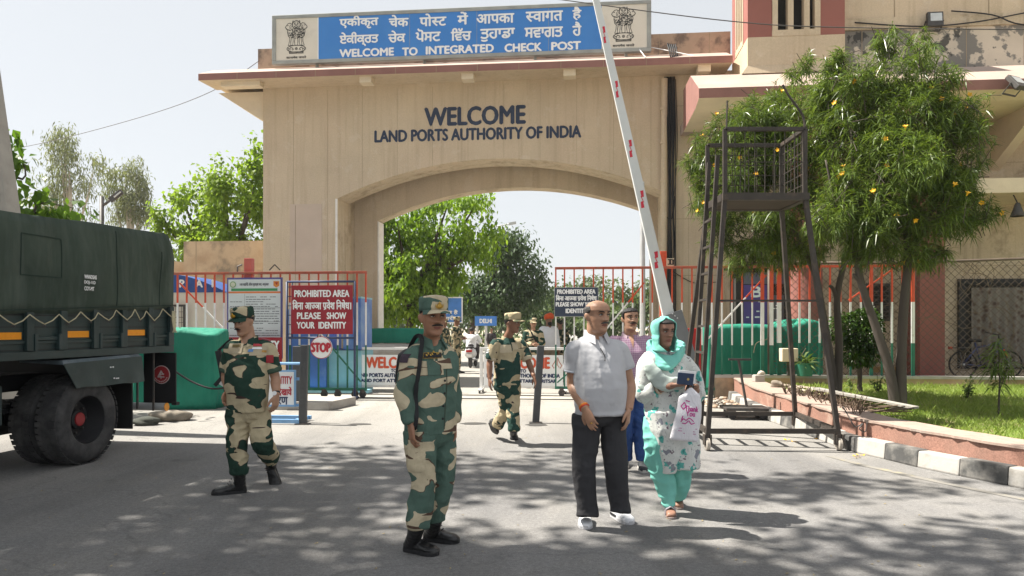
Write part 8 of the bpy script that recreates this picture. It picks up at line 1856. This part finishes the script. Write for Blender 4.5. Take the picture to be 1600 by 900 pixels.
for k in range(4):
    dz = k*4.6; dy = -.012*k
    swathe(w, cw((1013, 534+dz*.9, .06), (1017, 545+dz, -.03), (1030, 556+dz*1.15, -.088+dy), (1046, 559+dz*1.1, -.105+dy), (1061, 551+dz*.8, -.060+dy), (1068, 541+dz*.6, .04)), [.012, .018, .020, .020, .017, .011], [.012, .015, .016, .016, .014, .012], (-.1, -1, .25))
for k in range(3): swathe(w, cw((1013, 536+k*8, .05), (1026, 536+k*8, .12), (1054, 536+k*8, .12), (1068, 541+k*8, .04)), [.03, .034, .034, .03], [.02, .022, .022, .02], (0, 1, 0))
solid('scarf_folds', w, m_teal, rt, .0065, 2, [(.005, (14, 14, 24))], 64)
m_pale = cloth('pale grey green voile', (.42, .49, .46), .08, .85, 4, 22, .35)
w = MB()
w.ctube([nb.lerp(shR, .55)-Vector((0, 0, .03)), shR+Vector((-.004, -.005, -.012)), shR.lerp(elR, .45)+Vector((-.004, -.012, 0)), shR.lerp(elR, .92)+Vector((.008, -.02, 0))], [.058, .070, .078, .078], 5, 22)
for k in range(5):
    f = k/4; swathe(w, cw((1012+4*f, 566+16*f, -.10-.03*f), (1022+3*f, 580+14*f, -.165-.01*f), (1038, 593+11*f, -.190), (1057, 596+7*f, -.185), (1076, 588+5*f, -.12), (1084, 580+4*f, -.05)), [.040, .042, .036, .028, .022, .012], [.016, .018, .018, .016, .014, .010], (-.25, -1, .25))
solid('voile_drape', w, m_pale, rt, .0075, 2, [(0.0078, (9, 9, 15)), (0.0043, (18, 18, 26))], 69)
w = MB(); w.ctube([J(1072, 560, .04), J(1086, 580, .03), J(1094, 605, .02), J(1090, 625, -.02), J(1088, 640, .02)], [.028, .036, .038, .034, .02], 5, 16); solid('floral_stole', w, m_flor, rt, .009, 3, [(.006, (8, 8, 6))], 72)
w = MB(); dn = (wrR-elR).normalized(); a, b2 = ortho(dn)
for k in range(2): w.tube([wrR-dn*(.135+.012*k)+(a*math.cos(t)+b2*math.sin(t))*.040 for t in [2*math.pi*q/24 for q in range(25)]], .0055, 8)
w.build('bangle', mat('cream bangle', (.6, .52, .40), .35), rt, smooth=True)
w = MB()
for hh, dd in ((h1, d1), (h2, d2)): sole(w, hh-dd.normalized()*.005, dd, (0, 0, 1), .25, .016, .86)
sd_ = w.build('sandal', mat('sandal sole', (.22, .18, .17), .7), rt, bevel=.003); w = MB()
for hh, dd in ((h1, d1), (h2, d2)):
    dn = dd.normalized(); e = dn.cross(up)
    for q, zz_, ww_ in ((.150, .074, .042), (.095, .098, .030)): pts = [hh+dn*q+e*x+Vector((0, 0, z)) for x, z in ((-.044, .012), (-.036, zz_*.8), (0, zz_+.008), (.036, zz_*.8), (.044, .012))]; [w.bar(p0, p1, ww_, .006, dn.cross(p1-p0)) for p0, p1 in zip(pts, pts[1:])]
w.build('sandal_strap', mat('silver strap', (.36, .33, .36), .4, .2, 60, metal=.3), sd_)
# passport with papers in her hand, plastic bag below
pb_ = thing('passport', 'dark blue passport holding folded white papers in the hands of the woman', 'passport', rt.location); c = J(1071, 592, -.30)
exx, eyy, enn = Vector((.97, .05, -.10)).normalized(), Vector((.10, -.1, .97)).normalized(), None; enn = exx.cross(eyy); w = MB(); w.obox(c, exx*.064, eyy*.046, enn*.004); w.build('cover', mat('passport navy', (.03, .05, .10), .5), pb_, bevel=.002); w = MB(); w.obox(c+exx*.012+eyy*.016+enn*-.010, exx*.068, eyy*.048, enn*.004); w.build('paper', m_signwhite, pb_)
w = MB(); w.lathe([(.010, 0), (.010, .001)], c+enn*.005*(-1 if enn.y > 0 else 1)+exx*.02, enn*(-1 if enn.y > 0 else 1), 16); w.build('crest', mat('passport gold', (.45, .33, .12), .5), pb_)
bg_ = thing('plastic_bag', 'white plastic carrier bag printed Thank You in magenta hanging from the hand of the woman', 'bag', rt.location)
w = MB(); cy = -.27
def bagp(px, py, o): return J(px, py, cy+o)
outl = [((1076, 606), (1081, 606), .010), ((1070, 612), (1087, 612), .02), ((1060, 620), (1093, 617), .028), ((1059, 635), (1096, 633), .035), ((1055, 650), (1095, 652), .04), ((1051, 668), (1092, 672), .035), ((1047, 684), (1090, 688), .022), ((1047, 687), (1090, 691), .006)]
rings = []
for (a, b2, th) in outl:
    A, B = J(*a, cy), J(*b2, cy); m_ = (A+B)/2; rings.append(sup(m_, (B-A)/2, Vector((0, 1, 0)), 1.0, th, 28, .9))
w.loft(rings); m_bag, nt, b_, vec = newmat('white polythene'); b_.inputs['Base Color'].default_value = (.70, .69, .74, 1); b_.inputs['Roughness'].default_value = .35; bump(nt, b_, noise(nt, mapped(nt, vec, (1, 1, .5)), 22, 4, .6, 1.2), .6, .015)
bag = solid('bag', w, m_bag, bg_, .006, 2, [(.004, (14, 14, 5))], 80); bvb = bvh_of(bag)
w = MB(); w.tube(catmull([J(1074, 606, cy-.01), J(1076, 600, cy+.01), J(1080, 598, cy+.03), J(1083, 605, cy-.005)], 4), .010, 8); w.build('handle', m_strap, bg_, smooth=True)
w = MB(); nrm = Vector((0, -1, 0))
def print_on(build_fn, mt, nm):
    t = MB(); build_fn(t); V2 = []
    for v in t.v: h_ = bvb.ray_cast(Vector(v)+nrm*.3, -nrm); V2.append(tuple(h_[0]+nrm*(.0035)) if h_[0] else v)
    t.v = V2; t.build(nm, mt, bag, recalc=False)
m_mag = mat('magenta print', (.50, .03, .26), .5)
def pr_(t):
    kx_ = 6.0/FPX; o_ = J(1079, 638, cy); sl = Vector((1, 0, -.10)); zz_ = Vector((.06, 0, 1))
    lettering(t, 'Thank', o_, sl, zz_, 24*kx_*.85, 8*kx_, bold=.0015); lettering(t, 'You', J(1077, 645.5, cy), sl, zz_, 15*kx_*.9, 8*kx_, bold=.0015)
    for pts in ([(1063, 634), (1068, 628), (1071, 634), (1066, 639), (1063, 634)], [(1062, 658), (1066, 653), (1070, 656), (1074, 652), (1078, 654), (1082, 658)], [(1064, 660), (1069, 661), (1073, 657)], [(1074, 656), (1078, 662), (1084, 660)], [(1065, 649), (1063, 655)], [(1070, 625), (1076, 627)]):
        q = [J(a, b2, cy) for a, b2 in pts]
        for p0, p1 in zip(q, q[1:]): d_ = (p1-p0).normalized(); n_ = Vector((-d_.z, 0, d_.x))*.0038; t.add([p0-n_, p1-n_, p1+n_, p0+n_], [(0, 1, 2, 3)])
print_on(pr_, m_mag, 'print')
def pr2(t):
    for yy, a, b2 in ((668, 1060, 1088), (672, 1058, 1084), (676, 1066, 1086)):
        p0, p1 = J(a, yy, cy), J(b2, yy+2, cy); n_ = Vector((0, 0, .0035)); t.add([p0-n_, p1-n_, p1+n_, p0+n_], [(0, 1, 2, 3)])
print_on(pr2, mat('faded magenta print', (.52, .26, .42), .5), 'small_print')

# ------------------------------------------------------------------ figures beyond the gateway
def far_man(label, Y0, px, top, foot_y, yaw_d, top_m, leg_m, skin_m, headgear, seed, beard=False, arms='down', visible_legs=True, boots_m=None, belt=True):
    f = Fig(label, Y0, px); rt = f.root; h = EYE-(top-HY)/FPX*Y0; k = h/1.76; yw = R(yaw_d); fx = Vector((math.sin(yw), -math.cos(yw), 0)); e = Vector((math.cos(yw), math.sin(yw), 0))
    L = lambda s_, fr_, z: e*s_*k+fx*fr_*k+Vector((0, 0, z*k))
    H = Head(L(0, .02, 1.60), .235*k, yw, R(4)); nb = L(0, 0, 1.45); hip = L(0, 0, .95)
    w = MB(); add_head(w, H, 26, 32); neckpiece(w, H, nb, .06*k); torso(w, hip, nb, yw, TORSO, .88*k)
    shs = [L(s_*.185, 0, 1.38) for s_ in (-1, 1)]
    els = [L(s_*.24, .02 if arms == 'down' else .05, 1.10) for s_ in (-1, 1)]; wrs = [L(s_*.22, .10, .86) if arms == 'down' else L(s_*.05, .24, 1.08) for s_ in (-1, 1)]
    for s_, a, b2, c_ in zip((-1, 1), shs, els, wrs): arm(w, a, b2, c_, 1, k); hand(w, c_, (c_-b2), L(-s_, .3, 0), 1 if s_ < 0 else -1, .8, k)
    hp = [L(s_*.09, 0, .90) for s_ in (-1, 1)]; kn = [L(s_*.10, .02, .50) for s_ in (-1, 1)]; an = [L(s_*.11, 0, .10) for s_ in (-1, 1)]
    for a, b2, c_ in zip(hp, kn, an): w.ctube([a, b2, c_], [.08*k, .055*k, .04*k], 4, 12)
    solid('body', w, [skin_m, lip], rt, .010, 1, paint=head_paint(H))
    if headgear == 'cap': hair(H, rt, m_hair, lambda p: (max(.42, .72-.36*max(0, (abs(p)-1.25)/1.9)) if abs(p) > 1.25 else .73, .80)); cap(H, rt, top_m)
    elif headgear == 'turban':
        w = MB(); tm = mat('turban orange', (.55, .09, .03), .85, .12, 12, .3, 40); w.loft([[H.P(*(lambda q: (q[0]*1.0, q[1], t+.10*math.cos(2*math.pi*j/28)+.02*math.sin(5*t+2*math.pi*j/14)))(head_pt(.72, 2*math.pi*j/28, g_r, False))) for j in range(28)] for t, g_r in ((.58, .012), (.66, .034), (.80, .044), (.95, .040), (1.08, .022), (1.16, -.012), (1.2, -.05))]); w.build('turban', tm, rt, smooth=True)
    else: hair(H, rt, m_hair, lambda p: (.42 if abs(p) > 1.35 else .84, 1.0))
    if beard: w = MB(); w.ell(H.P(0, -.062, .14), (.058*k, .045*k, .055*k), 14, 10, H.R); w.build('beard', m_hair, rt, smooth=True)
    w = MB(); torso(w, hip, nb, yw, belly([(-.06, .185, .138, 0)]+[(t, a+.022, d+.022, dy) for t, a, d, dy in TORSO[1:9]]+[(.955, .085, .078, .012), (.985, .07, .068, .01)], .02), k)
    for a, b2, c_ in zip(shs, els, wrs): w.ctube([nb.lerp(a, .5)-Vector((0, 0, .040)), a-Vector((0, 0, .020)), a.lerp(b2, .5), b2, b2.lerp(c_, .85)], [.075*k, .074*k, .066*k, .062*k, .05*k], 4, 16)
    solid('shirt', w, top_m, rt, .014, 2, [(.006, (6, 6, 5))], seed)
    w = MB(); torso(w, hip, nb, yw, [(-.22, .10, .09, 0), (-.16, .16, .12, 0), (-.05, .176, .132, 0), (.05, .17, .125, 0)], k)
    for a, b2, c_ in zip(hp, kn, an): w.ctube([a+Vector((0, 0, .03)), a.lerp(b2, .5), b2, b2.lerp(c_, .6), c_], [.108*k, .10*k, .09*k, .085*k, .075*k], 4, 16)
    solid('trousers', w, leg_m, rt, .014, 2, [(.005, (6, 6, 5))], seed+3)
    boots(rt, [(L(s_*.11, -.07, 0), fx+e*s_*.2, (0, 0, 1), L(s_*.11, 0, .2)) for s_ in (-1, 1)], boots_m or m_boot, .1, 'boot', vox=.012, L=.285*k)
    if belt: w = MB(); torso(w, hip, nb, yw, [(.02, .19, .142, 0), (.10, .19, .142, 0)], k); w.build('belt', m_black, rt, smooth=False)
    return f, L
m_wshirt = cloth('white shirt', (.66, .68, .72), .05, .9, 4); m_khaki = cloth('khaki trousers', (.22, .18, .13), .1)
far_man('far soldier in camouflage standing sideways beside the white scooter', 24.4, 713, 494, 583, 70, cm_far, cm_far, sk_b, 'cap', 90, arms='fold', belt=False)
far_man('far soldier in camouflage half hidden behind the head of the front sentry', 25.5, 694, 497, 580, 60, cm_far, cm_far, sk_b, 'cap', 95, belt=False)
f_, L_ = far_man('soldier with a slung rifle standing behind the right white barricade', 18.6, 833, 496, 0, 12, cm_b, cm_b, sk_c, 'cap', 100, arms='fold')
rf = thing('rifle', 'dark rifle slung across the chest of the soldier behind the barricade', 'rifle', f_.root.location); w = MB(); w.bar(L_(-.10, .20, 1.40), L_(.12, .22, .98), .04, .05, (0, 1, 0)); w.bar(L_(-.18, .19, 1.52), L_(-.10, .20, 1.40), .02, .02, (0, 1, 0)); w.build('receiver', m_black, rf)
far_man('turbaned bearded man in a white shirt and khaki trousers behind the right barricade', 19.4, 857, 490, 0, 25, m_wshirt, m_khaki, sk_b, 'turban', 105, beard=True)
far_man('soldier in dark camouflage partly hidden behind the turbaned man', 20.4, 875, 497, 0, 200, cm_far, cm_far, sk_b, 'cap', 110, belt=False)
far_man('distant dark clothed person on the road between the two road signs', 34, 768, 511, 0, 20, cloth('dark cloth', (.05, .045, .05)), cloth('dark cloth', (.05, .045, .05)), sk_b, 'hair', 115, belt=False)
# rider and scooter
Ys = 27.6; xs_ = W(735, 575, Ys).x; sc = thing('motor_scooter', 'pale motor scooter with a red tail lamp ridden away up the road', 'scooter', (xs_, Ys, 0), R(-6))
def scw(y):
    w = MB(); w.lathe([(.10, -.05), (.20, -.055), (.235, -.03), (.24, 0), (.235, .03), (.20, .055), (.10, .05)], (0, y, .24), (1, 0, 0), 28); t = w.build('wheel', m_tyre, sc, smooth=True); w = MB(); w.tube([(-.04, y, .24), (.04, y, .24)], .10, 16); w.build('rim', m_galv, t)
scw(0); scw(1.25)
w = MB(); w.loft([sup(Vector((0, y, z)), Vector((1, 0, 0)), Vector((0, 0, 1)), a, b2, 20) for y, z, a, b2 in ((-.30, .62, .10, .10), (-.2, .58, .19, .20), (.1, .55, .21, .20), (.4, .52, .18, .16), (.5, .45, .10, .08))]); m_sc = mat('scooter silver', (.45, .46, .48), .35, .06, 4, spec=.6); w.build('body', m_sc, sc, smooth=True)
w = MB(); w.box(-.16, .16, .45, .95, .26, .32); w.hexa([(-.19, .92, .3), (.19, .92, .3), (.19, .97, .3), (-.19, .97, .3), (-.17, 1.08, .98), (.17, 1.08, .98), (.17, 1.13, .98), (-.17, 1.13, .98)]); w.build('front_shield', m_sc, sc, bevel=.02)
w = MB(); w.loft([sup(Vector((0, y, z)), Vector((1, 0, 0)), Vector((0, 0, 1)), .14, .05, 16) for y, z in ((-.28, .76), (0, .77), (.45, .74))]); w.build('seat', m_black, sc, smooth=True)
w = MB(); w.box(-.11, .11, -.34, -.29, .60, .68); w.build('tail_lamp', mat('tail lamp red', (.5, .02, .02), .3), sc); w = MB(); w.box(-.10, .10, -.33, -.31, .42, .52); w.build('number_plate', m_signwhite, sc)
w = MB(); w.tube([(-.33, 1.02, 1.02), (0, 1.05, 1.0), (.33, 1.02, 1.02)], .018, 8); w.build('handlebar', m_metal_dk, sc); 
for s_ in (-1, 1): w = MB(); w.tube([(s_*.28, 1.03, 1.02), (s_*.34, 1.03, 1.2)], .008, 5); w.ell((s_*.36, 1.03, 1.22), (.06, .015, .04), 10, 6); w.build('mirror', m_black, sc)
rd = thing('person', 'rider in a white shirt seated on the scooter, seen from behind up the road', 'person', (xs_, Ys, 0), R(-6))
H = Head(Vector((0, .30, 1.40)), .235, R(180)); nb = Vector((0, .26, 1.26)); hip = Vector((0, .15, .80)); w = MB(); add_head(w, H, 24, 28); neckpiece(w, H, nb); torso(w, hip, nb, R(180), TORSO, .88)
for s_ in (-1, 1): arm(w, (s_*.19, .25, 1.19), (s_*.30, .50, .98), (s_*.30, .90, 1.02)); hand(w, (s_*.30, .92, 1.02), (0, 1, 0), (0, 0, -1), s_, 1.3); w.ctube([(s_*.1, .15, .82), (s_*.18, .60, .76), (s_*.14, .60, .36)], [.08, .055, .04], 4, 12)
solid('body', w, [sk_b, lip], rd, .012, 1); hair(H, rd, m_hair, lambda p: (.40 if abs(p) > 1.35 else .84, 1.0))
w = MB(); torso(w, hip, nb, R(180), [(t, a+.03, d+.03, dy) for t, a, d, dy in TORSO[:9]]+[(.96, .085, .08, .01)]); [w.ctube([(s_*.12, .25, 1.18), (s_*.2, .26, 1.18), (s_*.27, .40, 1.05), (s_*.31, .52, .98)], [.08, .085, .08, .07], 4, 16) for s_ in (-1, 1)]; solid('shirt', w, m_wshirt, rd, .014, 2, [(.008, (6, 6, 5))], 120)
w = MB(); w.ell((0, .15, .82), (.19, .16, .12), 20, 10); [w.ctube([(s_*.1, .15, .82), (s_*.18, .60, .77), (s_*.15, .62, .34)], [.11, .09, .075], 4, 16) for s_ in (-1, 1)]; solid('trousers', w, cloth('dark cloth', (.05, .045, .05)), rd, .014, 2)
boots(rd, [(Vector((s_*.15, .56, .32)), (0, 1, 0), (0, 0, 1), (s_*.15, .62, .42)) for s_ in (-1, 1)], None, 0, 'shoe', vox=.012)
# ================================================================== haze: pale dusty air round the whole place
hz = MB(); hz.box(-410, 410, -210, 910, -1.0, 16); hm = bpy.data.materials.new('haze'); hm.use_nodes = True; hn = hm.node_tree; hn.nodes.remove(hn.nodes['Principled BSDF'])
pv = hn.nodes.new('ShaderNodeVolumePrincipled'); pv.inputs['Color'].default_value = (.95, .97, 1, 1); pv.inputs['Density'].default_value = .0005; pv.inputs['Anisotropy'].default_value = .3; hn.links.new(pv.outputs[0], hn.nodes['Material Output'].inputs['Volume'])
ho = hz.build('haze', hm); tag(ho, kind='stuff')
